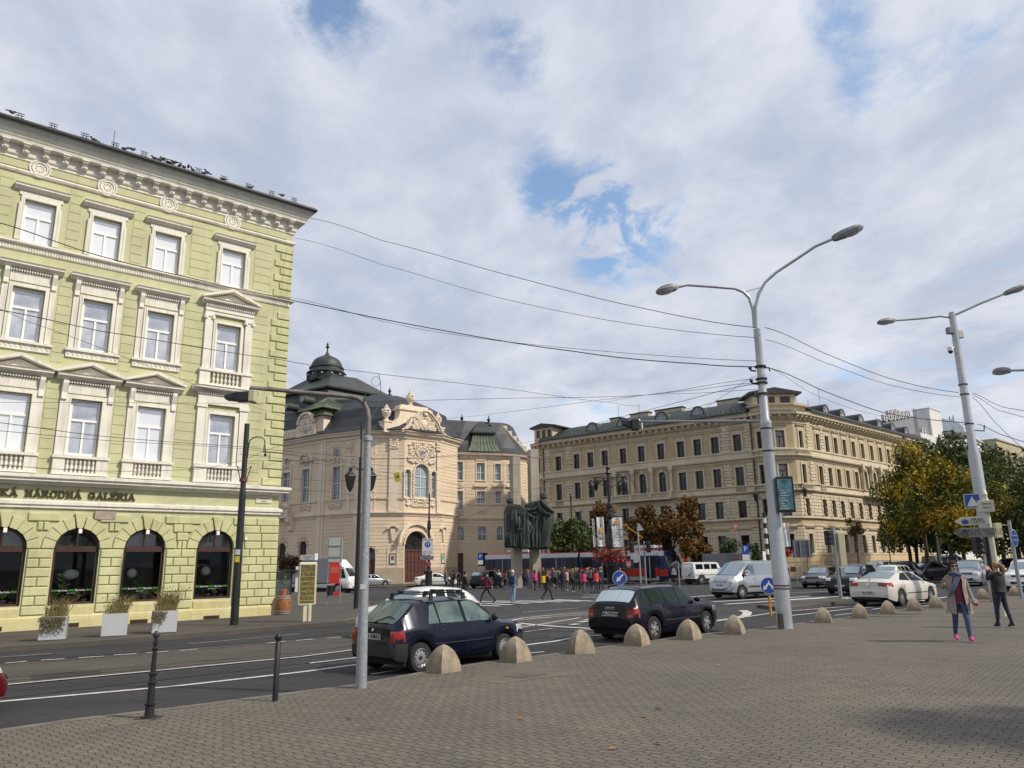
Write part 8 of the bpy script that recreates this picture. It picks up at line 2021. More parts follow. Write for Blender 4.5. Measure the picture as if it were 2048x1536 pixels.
parked('saloon_car', 1742,62,225, SAL, gry, 'dark saloon roof showing behind the dark blue off road car')
parked('estate_car', 1778,57,225, EST2, white, 'white estate car facing forward directly above the white coupe', ('BL 910HC', True))
parked('suv', 1772,78,60, SUV, white, 'white parked off road car behind the white estate')
parked('suv', 1812,66,40, SUV, blk, 'black off road car seen from behind, right of the white estate')
parked('saloon_car', 1852,74,248, SAL, gry, 'grey saloon parked sideways beside the slim lamp post')
parked('suv', 1938,60,220, SUV, silver, 'pale blue grey small off road car coming forward between the two women', ('ZV 207DE', True))
parked('minivan', 1895,88,70, VAN, mat('teal_grey_paint', (.12,.16,.17),.3, coat=1.0), 'teal grey van parked far back under the trees')
parked('saloon_car', 1880,82,75, SAL, gry, 'grey saloon in front of the teal grey van')
parked('saloon_car', 1960,80,60, SAL, blk, 'dark saloon parked behind the cream fingerpost')
parked('suv', 2052,52,222, SUV, white, 'white car cut by the right edge behind the oval sign', ('BA 300XY', True))
parked('suv', 2040,75,60, SUV, blk, 'dark off road car at the far right edge under the trees')
parked('hatchback', 748,95,62, A1, silver, 'silver hatchback parked before the concert hall side door', grp='cars before the concert hall')
parked('coupe_saloon', 872,88,84, SAL, white, 'white sloping backed car parked before the hall entrance', grp='cars before the concert hall')
parked('suv', 976,76,30, SUV, blk, 'black car behind the crowd left of the monument', grp='cars before the concert hall')
# boxy white off road car with spare wheel
GW = dict(L=4.3, W=1.76, wb=(.80,3.60), wr=.39, rim='multi', rw=.84, plan=[(0,.96),(.05,1),(4.2,1),(4.3,.94)], top=[(0,1.5),(.02,1.84),(.1,1.90),(2.75,1.90),(2.9,1.85),(3.12,1.32),(3.2,1.28),(4.22,1.20),(4.26,.8),(4.3,.6)], belt=[(0,1.22),(4.3,1.20)], ws=(2.90,3.10), mirror=(2.9,1.3),
 side=[[(.25,1.30),(1.05,1.30),(1.05,1.74),(.25,1.74)],[(1.20,1.30),(1.85,1.30),(1.85,1.74),(1.20,1.74)],[(2.0,1.30),(2.72,1.30),(2.66,1.74),(2.0,1.74)]], seams=[(1.93,.5,1.8),(1.12,.5,1.8)], strips=[(.1,3.4,.82,.06, m_trim)], low=[(0,.5),(4.3,.5)], tail=[(.66,.8,.62,.72,0)], grille=[(-.5,.4,1.28,1.7, False, 'rear_window', m_cgl)], plz=((.6,.7),(.6,.7)))
t, F = parked('off_road_car', 1412,72,62, GW, white, 'boxy white off road car with a spare wheel on its back', grp=None)
q = MB(Matrix.Rotation(R_(90),4, 'Y')); q.lathe([(.38,-.22),(.39,-.02),(.3,0)],(-1.12,-.1,0),20); q.build('spare_wheel_cover', white, t, smooth=40)
# white box truck
TR = dict(L=6.6, W=2.1, wb=(1.4,5.4), wr=.42, rim='steel', rw=.88, plan=[(0,1),(6.3,1),(6.5,.94),(6.6,.84)], top=[(0,.9),(4.75,.9),(4.8,2.3),(5.0,2.35),(5.9,2.30),(6.42,1.45),(6.55,1.2),(6.6,.6)], belt=[(0,.85),(4.8,1.3),(6.6,1.2)], ws=(5.95,6.40), side=[[(5.05,1.38),(6.15,1.34),(5.85,2.15),(5.05,2.18)]], seams=[(5.0,.5,2.1)], low=[(0,.6),(6.6,.45)], heads=[(.62,.9,.75,.98,.1)], grille=[(-.6,.6,.5,.66, True, 'air_intake')], plz=((.6,.7),(.45,.56)), mirror=(6.0,1.6), mm=m_trim)
p = WD(668,1130,74); az = 105; u = Vector((math.sin(R_(az)), math.cos(R_(az)))); o = Vector((p.x, p.y)) - u * 4.4
t, F = car('box_truck', o.x, o.y, az, TR, white, 'white box truck parked behind the bus stop sign', 'truck', plate=('BL 045EU', True))
q = MB(); q.box(-.3,4.6,-1.15,1.15,.95,3.15); q.build('cargo_box', mat('grey_box_body', (.24,.26,.28),.6,.05,1), t, bevel=.03); q = MB(); q.prism([(4.8,2.3),(5.8,2.32),(5.1,3.0),(4.8,3.0)],-.95,.95, 'y'); q.build('wind_deflector', white, t, bevel=.03)
# ------------------------------------------------------------ tram
A = WD(985,1130,90); B = WD(1352,1130,76); az = math.degrees(math.atan2(B.x - A.x, B.y - A.y)); LT = math.dist((A.x, A.y),(B.x, B.y))
t = empty('tram', xf=frame(A.x, A.y, az, gz((A.x + B.x) / 2) + .02)); tag(t, 'red white and dark blue tram halted behind the crowd and monument', 'tram')
m_tw = mat('tram_white', (.56,.58,.60),.35, coat=.5, vs=3, c2=(.48,.50,.53)); m_tb = paint('tram_blue', (.010,.016,.055),0); m_tr = paint('tram_red', (.36,.022,.015),0); m_tg = mat('tram_skirt', (.30,.30,.30),.5)
m_tgl = mat('tram_glass', (.008,.010,.014),.1, spec=.3)
sec = [(0, LT * .30),(LT * .315, LT * .55),(LT * .565, LT - .1)]
for i, (a, c) in enumerate(sec):
 e = c - (1.1 if i == 2 else 0); b = MB()
 for z0, z1, m_, w in ((.25,.65,3,1.20),(.65,1.42,2,1.25),(1.42,2.55,1,1.24),(2.55,2.98,0,1.25)): b.box(a, e, -w, w, z0, z1, m=m_)
 b.prism([(-1.2,2.98),(1.2,2.98),(1.1,3.07),(-1.1,3.07)], a, e, 'x', m=2)
 if i == 2: b.prism([(e, .35),(c, .5),(c + .15,1.1),(c - .3,2.4),(c - .5,3.0),(e, 3.05)],-1.15,1.15, 'y', m=1); b.box(e, c - .1,-1.2,-1.15,.65,1.28, m=2); b.box(e, c - .5,-1.2,-1.15,2.5,2.95, m=0)
 b.build('carriage', [m_tw, m_tb, m_tr, m_tg], t, bevel=.03)
 n = max(2, int((e - a) / 1.55))
 for k in range(n):
  xx = a + (e - a) * (k + .5) / n; dr_ = (k % 3 == 1); w_ = MB(); w_.box(xx - .58, xx + .58,-1.26,-1.235,.5 if dr_ else 1.5,2.45); w_.build('door' if dr_ else 'window', m_tgl, t, bevel=.01)
  if dr_: w_ = MB(); w_.box(xx - .03, xx + .03,-1.275,-1.26,.5,2.45); w_.build('door_edge', m_tw, t)
for i in (0,1): b = MB(); b.box(sec[i][1], sec[i + 1][0],-1.1,1.1,.5,3.0); b.build('bellows', m_trim, t)
b = MB(); b.prism([(LT - .02,1.25),(LT + .10,1.3),(LT - .32,2.5),(LT - .5,2.5)],-1.17,1.17, 'y'); b.build('windscreen', m_gl_dk, t); b = MB(); b.box(LT - 4.0, LT - 1.8,-.8,.8,3.25,3.55); b.box(3,6,-.8,.8,3.25,3.5); b.build('roof_box', m_tw, t, bevel=.04)
b = MB(); x0 = LT * .76; b.tube([(x0,0,3.3),(x0 + 2.2,0,4.3),(x0 + .2,0,5.6)],.05,5); b.tube([(x0 + .1,-.8,5.65),(x0 + .1,.8,5.65)],.04,5); b.build('pantograph', mat('yellow_pantograph', (.55,.28,.02),.5), t)
for xx in (2,4.5,8.5,12,16,20,22.5):
 if xx < LT: b = MB(Matrix.Translation((xx, -1.0,.33)) @ Matrix.Rotation(R_(90),4, 'X')); b.lathe([(.33,-.05),(.33,.05),(.1,.06)],(0,0,0),12); b.build('wheel', m_trim, t)
# ------------------------------------------------------------ trees
m_bark = mat('tree_bark', (.07,.055,.04),.95,.3,6,.8,20)
def leafmat(name, cols, sc_=.5):
 m = bpy.data.materials.new(name); m.use_nodes = True; nt = m.node_tree; p = nt.nodes['Principled BSDF']; N = nt.nodes.new; L = nt.links.new
 g = N('ShaderNodeNewGeometry'); t = N('ShaderNodeTexCoord'); n = N('ShaderNodeTexNoise'); n.inputs['Scale'].default_value = sc_; n.inputs['Detail'].default_value = 3; L(t.outputs['Object'], n.inputs['Vector'])
 a = N('ShaderNodeMath'); a.operation = 'MULTIPLY_ADD'; L(g.outputs['Random Per Island'], a.inputs[0]); a.inputs[1].default_value = .34; 
 s2 = N('ShaderNodeMath'); s2.operation = 'MULTIPLY_ADD'; L(n.outputs['Fac'], s2.inputs[0]); s2.inputs[1].default_value = 2.2; s2.inputs[2].default_value = -.77; L(s2.outputs[0], a.inputs[2])
 r = N('ShaderNodeValToRGB'); L(a.outputs[0], r.inputs[0]); cr = r.color_ramp
 while len(cr.elements) < len(cols): cr.elements.new(.5)
 for i, c in enumerate(cols): cr.elements[i].position = i / (len(cols) - 1); cr.elements[i].color = (*c, 1)
 L(r.outputs[0], p.inputs['Base Color']); p.inputs['Roughness'].default_value = .7; p.inputs['Specular IOR Level'].default_value = .25
 MT[name] = m; return m
L_yel = leafmat('yellowing_leaves', [(.034,.052,.012),(.065,.085,.014),(.16,.145,.018),(.46,.30,.02),(.60,.34,.018)],.42)
L_grn = leafmat('green_leaves', [(.026,.046,.014),(.045,.070,.018),(.080,.098,.024),(.15,.14,.026)],.5)
L_org = leafmat('orange_brown_leaves', [(.030,.034,.012),(.075,.050,.014),(.15,.072,.014),(.20,.088,.014)],.6)
L_brn = leafmat('dark_red_brown_leaves', [(.018,.010,.007),(.035,.018,.011),(.060,.028,.014)],1.2)
def crown(b, c, R3, n, size, seed, lumps=14):
 g = random.Random(seed); L3 = []
 for i in range(lumps):
  v = Vector((g.gauss(0,1), g.gauss(0,1), g.gauss(0,1))).normalized() * g.uniform(.22,.64); L3.append((Vector((c[0] + v.x * R3[0], c[1] + v.y * R3[1], c[2] + v.z * R3[2])), g.uniform(.22,.38)))
 for i in range(n):
  p0, r = L3[g.randrange(lumps)]; v = Vector((g.gauss(0,1), g.gauss(0,1), g.gauss(0,1))).normalized() * r * (g.random() ** .4)
  p = p0 + Vector((v.x * R3[0], v.y * R3[1], v.z * R3[2])); a = Vector((g.gauss(0,1), g.gauss(0,1), g.gauss(0,.8) + .5)).normalized(); d = a.orthogonal().normalized(); d = (Matrix.Rotation(g.uniform(0,6.28),3, a) @ d); e = a.cross(d); q = size * g.uniform(.6,1.5)
  b.poly([p + d * q, p + e * q * .6, p - d * q * .8, p - e * q * .6])
 return L3
def tree(px, D, hz, R3, m, seed, label, n=4200, size=.16, trunk=.22, lumps=16, zc=None, name='tree', xy=None, dz=0.):
 if xy: x, y = xy
 else: p = WD(px, 1130, D); x, y = p.x, p.y
 t = empty(name, x, y, gz(x) + dz, label=label, cat='tree', group=None); b = MB(); zc = zc or hz - R3[2]; L3 = crown(b, (0,0, zc), R3, n, size, seed, lumps); b.build('crown', m, t)
 g = random.Random(seed + 1); b = MB(); zt = max(.6, zc - R3[2] * .55); b.tube([(0,0,-.2),(.04,0, zt * .6),(g.uniform(-.15,.15), g.uniform(-.15,.15), zt),(g.uniform(-.2,.2),0, zc + R3[2] * .3)],[trunk, trunk * .8, trunk * .65, trunk * .2],8)
 for p0, r in L3[:10]: b.tube([(0,0, zt * .85),(p0.x * .5, p0.y * .5, lerp(zt, p0.z, .45)),(p0.x, p0.y, p0.z)],[trunk * .4, trunk * .25, trunk * .08],5)
 b.build('trunk', m_bark, t); return t
def hz_(py, D): return (1126 - py) / 1525 * D + HC
for px, D, py, R3, m, sd_, lab, n in [
 (1856,78,915,(4.9,4.2,5.6), L_yel, 1, 'big yellow and green tree directly behind the slim lamp post', 9000),(1822,90,950,(3.8,3.6,5.4), L_yel, 2, 'yellowing tree overlapping the corner block at the left of the row', 6000),(1905,72,915,(4.8,4.2,5.3), L_yel, 3, 'yellow crowned tree around the second silver mast', 8000),
 (1975,66,955,(3.8,3.6,4.6), L_yel, 4, 'golden leaved tree behind the crossing sign', 6500),(2040,76,940,(5.0,4.5,5.6), L_grn, 5, 'dark green tree at the right edge of the row', 7500),(1930,95,900,(6.0,5.5,5.2), L_grn, 6, 'tall green tree rising behind the yellow ones', 7500),(2010,92,905,(6.0,5.5,5.4), L_grn, 7, 'tall green tree below the sand coloured house', 7500),
 (1880,100,925,(5.0,5,5.0), L_grn, 8, 'green tree behind the big yellow one', 5000),(1880,84,985,(5.0,3.5,3.9), L_grn, 9, 'dark low tree in the middle of the row', 6000),(2090,70,935,(5,5,5.0), L_grn, 10, 'green tree cut by the right edge', 4500),
 (1835,92,1003,(5.0,3.2,4.0), L_grn, 51, 'low dark tree filling the gap under the big yellow tree', 5000),(1905,88,1010,(5.4,3.2,4.0), L_grn, 52, 'low dark tree left of the second silver mast', 5000),(1985,84,1000,(5.4,3.2,4.2), L_grn, 53, 'low dark tree behind the fingerpost', 5000),(2055,80,990,(5.0,3.2,4.4), L_grn, 54, 'low dark tree behind the oval sign', 4500),
 (1130,86,1026,(3.1,2.6,3.0), L_grn, 11, 'dark green tree right of the monument', 4500),(1172,82,1033,(2.2,2.0,2.7), L_grn, 12, 'green tree between iron post and banners', 3200),(1213,88,985,(2.2,2.0,3.6), L_org, 13, 'browning tree behind the lantern column', 2800),
 (1295,80,1003,(2.9,2.6,3.3), L_org, 14, 'orange brown tree right of the banners', 4200),(1345,83,1012,(2.4,2.2,3.1), L_org, 15, 'orange tree with thin crown near the flag poles', 3200),(1387,78,990,(2.5,2.3,3.6), L_org, 16, 'tall rust coloured tree by the plain iron post', 4200),(1395,76,1060,(2.2,2.0,2.2), L_org, 17, 'low rust coloured tree above the boxy white car', 2600)]:
 tree(px, D, hz_(py, D), R3, m, sd_, lab, n, .15 if D < 86 else .17)
for px, D, py, R3, sd_, lab, n in [(a + (700,)) for a in [(1717,74,1055,(1.1,1.1,1.1),21, 'small thin street tree before the corner block'),(1781,74,1047,(1.0,1.0,1.9),22, 'narrow young tree left of the tall trees'),(1462,74,1068,(1.5,1.2,1.5),23, 'loose green shrubby tree above the silver van'),(1508,72,1085,(1.0,1.0,1.2),24, 'little green tree beside the thick silver mast')]]:
 tree(px, D, hz_(py, D), R3, L_org if sd_ == 21 else (L_yel if sd_ == 22 else L_grn), sd_, lab, n, .10,.06,8)
x, y = W(590,1190,.05); tree(0,0,3.75,(1.75,1.4,1.35), L_brn, 31, 'dark red brown leaved ball tree beside the gallery corner', 3600,.07,.06,14, name='ball_tree', xy=(x - .55, y + .3), dz=.05)
# unseen promenade trees, set so that their shade falls over the right of the paving
for x, y, h, sd_ in ((14.5,5.5,9.5,41),(21.5,11.5,10,42),(17.5,4.0,9,43)):
 tree(0,0, h, (4.2,4.2,3.4), L_grn, sd_, ['promenade tree outside the picture at right', 'further promenade tree outside the picture at right', 'unseen promenade shade tree beside the photographer'][sd_ - 41],5200,.16,.2, xy=(x, y))
g = random.Random(9); lm = MB(); lm.poly([(-.05,0,.01),(0,-.03,.02),(.06,0,.012),(0,.035,.03)]); lme = lm.mesh('fallen_leaf', mat('fallen_leaf', (.30,.11,.02),.8))
for i, (px, py) in enumerate(((1317,1420),(1318,1489),(1438,1332),(1288,1435),(1040,1440),(700,1440),(1650,1330),(1225,1500))):
 o = bpy.data.objects.new('fallen_leaf', lme); col.objects.link(o); x, y = W(px, py); o.location = (x, y, gz(x) + .004); o.rotation_euler = (0,0, g.uniform(0,6)); tag(o, 'curled orange leaf lying on the paving', 'leaf', 'fallen leaves on the paving')
# blue grey container and red pennant by the corner block
p = WD(1462,1130,73); t = empty('kiosk', p.x, p.y, gz(p.x), R_(-32), label='grey site kiosk with red panel behind the silver van', cat='kiosk'); b = MB(); b.box(-2.6,1.6,0,2,0,2.5); b.build('wall', mat('kiosk_grey', (.12,.13,.15),.6,.15,1), t, bevel=.03); b = MB(); b.box(.2,.9,-.03,0,.5,2.0); b.build('panel', m_red, t); b = MB(); b.box(1.7,2.9,0,1.4,0,2.6); b.box(1.95,2.65,-.03,0,.9,2.3, m=1); b.build('white_booth', [m_white, m_gl_dk], t, bevel=.03)
p = WD(1373,1130,80); t = empty('red_pennant', p.x, p.y, gz(p.x), label='narrow red beach flag beside the tram front', cat='flag'); b = MB(); b.prism([(-.2,1.6),(.2,1.5),(-.1,4.6),(-.3,4.6)],-.02,.02, 'y'); b.build('cloth', m_red, t); b = MB(); b.tube([(0,0,0),(-.28,0,4.6)],.025,4); b.build('pole', m_trim, t)
# ------------------------------------------------------------ people
C_ = dict(black=(.010,.010,.012), navy=(.012,.016,.040), grey=(.11,.11,.12), dgrey=(.035,.036,.04), brown=(.06,.038,.025), maroon=(.13,.012,.030), jeans=(.045,.075,.15), ljeans=(.20,.28,.40), pink=(.55,.05,.20), coral=(.75,.10,.10), purple=(.11,.05,.20), teal=(.03,.11,.15), red=(.38,.02,.02), white=(.55,.55,.54), beige=(.26,.22,.19), yellow=(.70,.38,.02), lpink=(.50,.28,.27), blue=(.06,.10,.22), khaki=(.12,.10,.06), skin=(.42,.24,.17), blond=(.30,.19,.08), dhair=(.016,.011,.009), bhair=(.06,.032,.018), orange=(.62,.16,.04))
def cm(n): return mat('cloth_' + n if n not in ('skin', 'blond', 'dhair', 'bhair') else n, C_[n],.8 if n != 'skin' else .5,.12,9)
def skel(st, arms, lean=0.0, wide=0.0):
 """joints in metres for a 1.72 m figure facing +y; st = stride 0..1; arms = list of (elbow, wrist) left and right or None"""
 s = st * .36; V = {}; E = []
 def v(n, p, r): V[n] = (Vector(p), r)
 ly = lean
 v('pel', (0,0,.94 - .03 * st),(.155,.11)); v('wai', (0, ly * .4,1.10),(.135,.10)); v('che', (0, ly * .8,1.28),(.165,.115)); v('nb', (0, ly, 1.43),(.075,.07)); v('nk', (0, ly * 1.1 + .01,1.50),(.052,.052)); v('hd', (0, ly * 1.2 + .02,1.60),(.078,.092)); v('ht', (0, ly * 1.2 + .015,1.665),(.070,.082))
 E += [('pel', 'wai'),('wai', 'che'),('che', 'nb'),('nb', 'nk'),('nk', 'hd'),('hd', 'ht')]
 for k, sg, q in (('l', -1,1),('r', 1,-1)):
  v(k + 'sh', (sg * .165, ly, 1.39),(.058,.058)); E.append(('che', k + 'sh'))
  if arms and arms[0 if k == 'l' else 1]: el, wr = arms[0 if k == 'l' else 1]; el = (sg * el[0], el[1], el[2]); wr = (sg * wr[0], wr[1], wr[2])
  else: el = (sg * .225, ly - q * s * .35 - .02,1.13); wr = (sg * .235, ly - q * s * .75 + .08,.90)
  v(k + 'el', el, (.045,.045)); v(k + 'wr', wr, (.030,.030)); d = (Vector(wr) - Vector(el)).normalized(); v(k + 'ha', Vector(wr) + d * .09,(.034,.020)); v(k + 'fi', Vector(wr) + d * .155,(.024,.012)); E += [(k + 'sh', k + 'el'),(k + 'el', k + 'wr'),(k + 'wr', k + 'ha'),(k + 'ha', k + 'fi')]
  hz__ = .86; ky = q * s * .55 + .03 * st; fy = q * s; back = q < 0
  v(k + 'hp', (sg * .085,0, hz__),(.088,.095)); v(k + 'kn', (sg * (.085 + wide * .5), ky + (.05 if back else .03) * st, .49),(.057,.062)); v(k + 'cf', (sg * (.085 + wide * .8),(ky + fy) / 2 - (.0),.30 + (.03 * st if back else 0)),(.052,.058)); v(k + 'an', (sg * (.085 + wide), fy - (.06 * st if back else 0),.085 + (.05 * st if back else 0)),(.036,.040)); v(k + 'to', (sg * (.095 + wide), fy + .12,.032 + (.0 if back else .02 * st)),(.038,.028)); v(k + 'he', (sg * (.085 + wide), fy - .05 - (.03 * st if back else 0),.035 + (.05 * st if back else 0)),(.034,.032))
  E += [('pel', k + 'hp'),(k + 'hp', k + 'kn'),(k + 'kn', k + 'cf'),(k + 'cf', k + 'an'),(k + 'an', k + 'to'),(k + 'an', k + 'he')]
 return V, E
def reg(a, b):
 j = b if a == 'pel' or a == 'che' else a
 if b in ('hd', 'ht', 'nk'): return 0
 if b[1:] in ('ha', 'fi'): return 0
 if b[1:] in ('hp', 'kn', 'cf', 'an') : return 2
 if b[1:] in ('to', 'he'): return 3
 return 1
PEND = []
def person(px, py, az, H, st, cols, label, dz=ROAD, arms=None, coat=None, hair='short', hc='dhair', lean=0., sub=1, group='people crossing and waiting in the square', bag=None, wide=0., xy=None, hat=None):
 x, y = xy or W(px, py, dz); t = empty('person', x, y, gz(x) + dz, R_(-az), label=label, cat='person', group=group); t.scale = (H / 1.72,) * 3
 V, E = skel(st, arms, lean, wide); names = list(V); me = bpy.data.meshes.new('body'); me.from_pydata([V[n][0] for n in names],[(names.index(a), names.index(b)) for a, b in E],[])
 o = bpy.data.objects.new('body', me); col.objects.link(o); o.parent = t
 md = o.modifiers.new('skin', 'SKIN'); sv = me.skin_vertices
 if not sv: bpy.ops
 PEND.append((o, V, E, names, cols, sub))
 hd = V['hd'][0]; b = MB(); b.ball((0, hd.y - .022, hd.z + .035),(.097,.103,.098),12, k=8)
 if hair == 'long': b.loft([[(w * math.cos(a), hd.y - .055 + d * math.sin(a), z) for a in [q * .785 for q in range(8)]] for z, w, d in ((hd.z + .07,.09,.07),(hd.z - .06,.118,.075),(hd.z - .2,.125,.065),(hd.z - .30,.08,.035))], capa=True, capb=True)
 if hair == 'tail': b.tube([(0, hd.y - .11, hd.z + .05),(.02, hd.y - .19, hd.z + .0),(.04, hd.y - .20, hd.z - .12),(.04, hd.y - .17, hd.z - .24)],[.035,.05,.045,.012],8)
 b.v = [p if not (p[1] > hd.y + .045 and p[2] < hd.z + .055) else (p[0] * .9, hd.y + .03, p[2]) for p in b.v]
 b.build('hair' if not hat else 'cap', cm(hat or hc), t, smooth=60)
 if coat:
  c, zlow, fl = coat; b = MB(); R5 = []
  for z, w, d in ((1.40,.15,.10),(1.30,.205,.15),(1.12,.19,.145),(.95,.20,.16),(lerp(.95, zlow, .5),.21 + fl * .4,.17 + fl * .4),(zlow, .22 + fl, .18 + fl)): R5.append([(w * math.cos(a) * (1 + .04 * math.sin(3 * a + z * 9)), lean * max(0,(z - .9) * 2) + d * math.sin(a), z + .015 * math.sin(4 * a)) for a in [q * math.pi / 8 for q in range(16)]])
  b.loft(R5, capa=True, capb=False); b.build('coat', cm(c), t, smooth=50)
 if bag:
  c, lab = bag; b = MB(Matrix.Rotation(0,4, 'Z')); b.box(-.15,.15,-.30 + lean, -.13 + lean, 1.0,1.40); b.box(-.11,.11,-.35 + lean, -.30 + lean, 1.03,1.20)
  bo = b.build('backpack', cm(c), None, bevel=.045); bo.matrix_world = Matrix.Translation((x, y, gz(x) + dz)) @ Matrix.Rotation(R_(-az),4, 'Z') @ Matrix.Scale(H / 1.72,4); tag(bo, lab, 'backpack')
  b = MB()
  for s_ in (-1,1): b.tube([(s_ * .11,-.14 + lean, 1.36),(s_ * .12, lean, 1.45),(s_ * .12,.13 + lean, 1.34),(s_ * .14,.10 + lean, 1.12),(s_ * .14,-.13 + lean, 1.06)],.018,5)
  q = b.build('strap', cm(c), bo)
 return t
P_ = person
far_ = 'people near the concert hall'
T4 = lambda a, b, c='black': ('skin', a, b, c)
P_(975,1206,262,1.74,1.15, T4('maroon', 'black'), 'person in dark red jacket striding left across the zebra crossing', coat=('maroon', .86,.0), bag=('dgrey', 'dark bag on the back of the striding person in dark red'))
P_(1026,1206,12,1.78,.25, T4('blue', 'ljeans'), 'person in blue grey top, pale jeans and white cap on the zebra crossing', hat='white', coat=('blue', .88,0), bag=('navy', 'dark blue backpack of the person in the white cap'))
P_(1095,1201,78,1.70,.9, T4('black', 'black'), 'person in long black coat stepping right on the zebra crossing', coat=('black', .62,.05), hair='long', hc='bhair', bag=('yellow', 'bright yellow backpack worn over a black coat'))
P_(930,1205,70,1.78,.4, T4('black', 'black'), 'person in bulky black parka at the left end of the zebra crossing', coat=('black', .66,.06))
P_(954,1173,80,1.66,.8, T4('dgrey', 'black'), 'person in dark grey coat walking right before the hall side door', coat=('dgrey', .72,.02), hair='long')
P_(892,1175,20,1.68,.3, T4('grey', 'black', 'white'), 'person in long light grey coat with fair hair, left of the walking group', coat=('grey', .60,.03), hair='long', hc='blond')
P_(906,1177,10,1.72,.4, T4('brown', 'dgrey', 'white'), 'person in brown hooded jacket walking away from the camera', coat=('brown', .80,.0), bag=('khaki', 'khaki backpack on the person in the brown jacket'))
P_(917,1177,350,1.70,.5, T4('white', 'black', 'white'), 'person in white top and black trousers beside the brown jacket', bag=('dgrey', 'dark backpack on the person in the white top'))
P_(901,1160,180,1.72,0, T4('khaki', 'black'), 'person standing at the hall wall left of the side door', group=far_, coat=('khaki', .8,0)); P_(938,1159,0,1.74,0, T4('black', 'black'), 'person in black standing at the wall right of the side door', group=far_, coat=('black', .8,0))
P_(778,1165,40,1.66,.4, T4('maroon', 'black'), 'person in a plum jacket walking before the hall niche', group=far_, hair='long', coat=('maroon', .8,.02)); P_(806,1165,255,1.70,.8, T4('dgrey', 'black'), 'person in dark clothes walking left before the hall door', group=far_, hair='long', bag=('brown', 'small brown bag of the person before the hall door'))
P_(647,1168,185,1.70,.3, T4('white', 'black'), 'person in dark jacket and white shirt in front of the truck', group=far_, coat=('black', .8,0))
CR_ = [(989,1175,5,1.78,.3, 'grey', 'jeans', 'tall person in grey jacket and blue jeans left of the monument pillars', 'black', 'bhair', 'short'),(998,1174,30,1.64,.4, 'white', 'blue', 'fair haired person in pale top left of the pillars', None, 'blond', 'short'),(1011,1177,350,1.66,.5, 'brown', 'black', 'person in dark brown jacket before the left pillar', None, 'bhair', 'long'),(1019,1172,20,1.68,.3, 'black', 'dgrey', 'person in black behind the white capped one', None, 'dhair', 'short'),
(1037,1174,30,1.66,.4, 'dgrey', 'grey', 'person in charcoal jacket and grey trousers between the pillars', 'grey', 'dhair', 'short'),(1050,1177,10,1.66,.5, 'black', 'black', 'person with long black hair before the right pillar', 'dgrey', 'dhair', 'long'),(1070,1181,15,1.64,.8, 'pink', 'black', 'person in bright pink jacket walking away', 'pink', 'bhair', 'long'),(1076,1174,50,1.62,.5, 'maroon', 'black', 'person in wine coloured top half hidden by the pink jacket', None, 'dhair', 'short'),(1083,1172,340,1.72,.3, 'teal', 'black', 'person in teal jacket right of the pink one', None, 'dhair', 'short'),
(1098,1174,20,1.68,.4, 'purple', 'dgrey', 'person in purple hooded top in mid crowd', None, 'bhair', 'short'),(1106,1172,10,1.70,.3, 'red', 'black', 'person in red jacket deep in the crowd', None, 'blond', 'short'),(1112,1180,30,1.70,.5, 'black', 'black', 'person in black jacket with a grey rucksack in mid crowd', 'grey', 'dhair', 'short'),(1126,1184,8,1.66,.4, 'black', 'dgrey', 'person with long brown hair and black coat in front of the crowd', None, 'bhair', 'long'),(1134,1182,25,1.66,.4, 'lpink', 'grey', 'person in pale pink jacket and grey trousers', None, 'bhair', 'short'),
(1146,1185,40,1.68,.7, 'black', 'black', 'person in short black jacket and white shoes striding away', 'dgrey', 'blond', 'short'),(1160,1181,15,1.64,.4, 'dgrey', 'black', 'person in charcoal behind the magenta jacket', None, 'dhair', 'long'),(1168,1186,20,1.60,.5, 'pink', 'grey', 'person in magenta jacket and grey trousers near the lantern column', None, 'bhair', 'long'),(1175,1176,10,1.66,.3, 'khaki', 'black', 'person with an orange hat near the lantern column', None, 'orange', 'short'),(1183,1187,30,1.76,.7, 'dgrey', 'jeans', 'person in jeans with a light grey rucksack', 'grey', 'dhair', 'short'),
(1193,1187,50,1.66,.7, 'coral', 'dgrey', 'person in coral pink jacket beside the lantern column', None, 'bhair', 'long'),(1203,1183,330,1.76,.3, 'navy', 'navy', 'person in navy with blond hair touching the lantern column', None, 'blond', 'short'),(1241,1181,120,1.70,1.0, 'black', 'black', 'person in black stepping right behind the round blue arrow sign', None, 'dhair', 'short'),(1116,1174,330,1.70,.4, 'navy', 'jeans', 'person in navy jacket and jeans at the back of the crowd', None, 'dhair', 'short'),(1063,1171,20,1.66,.3, 'grey', 'black', 'person in light grey jacket behind the right pillar', None, 'bhair', 'short'),(1152,1175,350,1.68,.3, 'brown', 'black', 'person in brown at the back, above the black jacket', None, 'blond', 'long'),(1090,1177,10,1.62,.4, 'dgrey', 'jeans', 'person in dark top and jeans beside the yellow backpack', None, 'bhair', 'long'),
(1140,1176,12,1.72,.3, 'black', 'black', 'person in black between the pale pink and brown jackets', None, 'dhair', 'short'),
(1339,1167,195,1.70,.4, 'dgrey', 'white', 'person in dark jacket and white trousers at the tram front', None, 'bhair', 'long'),(1349,1167,190,1.66,.3, 'white', 'black', 'person in white jacket beside the bicycle', None, 'dhair', 'long'),(1379,1163,10,1.74,.1, 'black', 'black', 'person in dark suit left of the boxy white car', None, 'blond', 'short')]
for px, py, az, H, st, a, b_, lab, bg_, hc, hr in CR_:
 P_(px, py, az, H, st, T4(a, b_, 'white' if px % 3 == 0 else 'black'), lab, hair=hr, hc=hc, coat=(a, .84,.0), bag=(bg_, bg_ + ' backpack on the ' + lab[:lab.index(' ', 40) if len(lab) > 44 else len(lab)]) if bg_ else None)
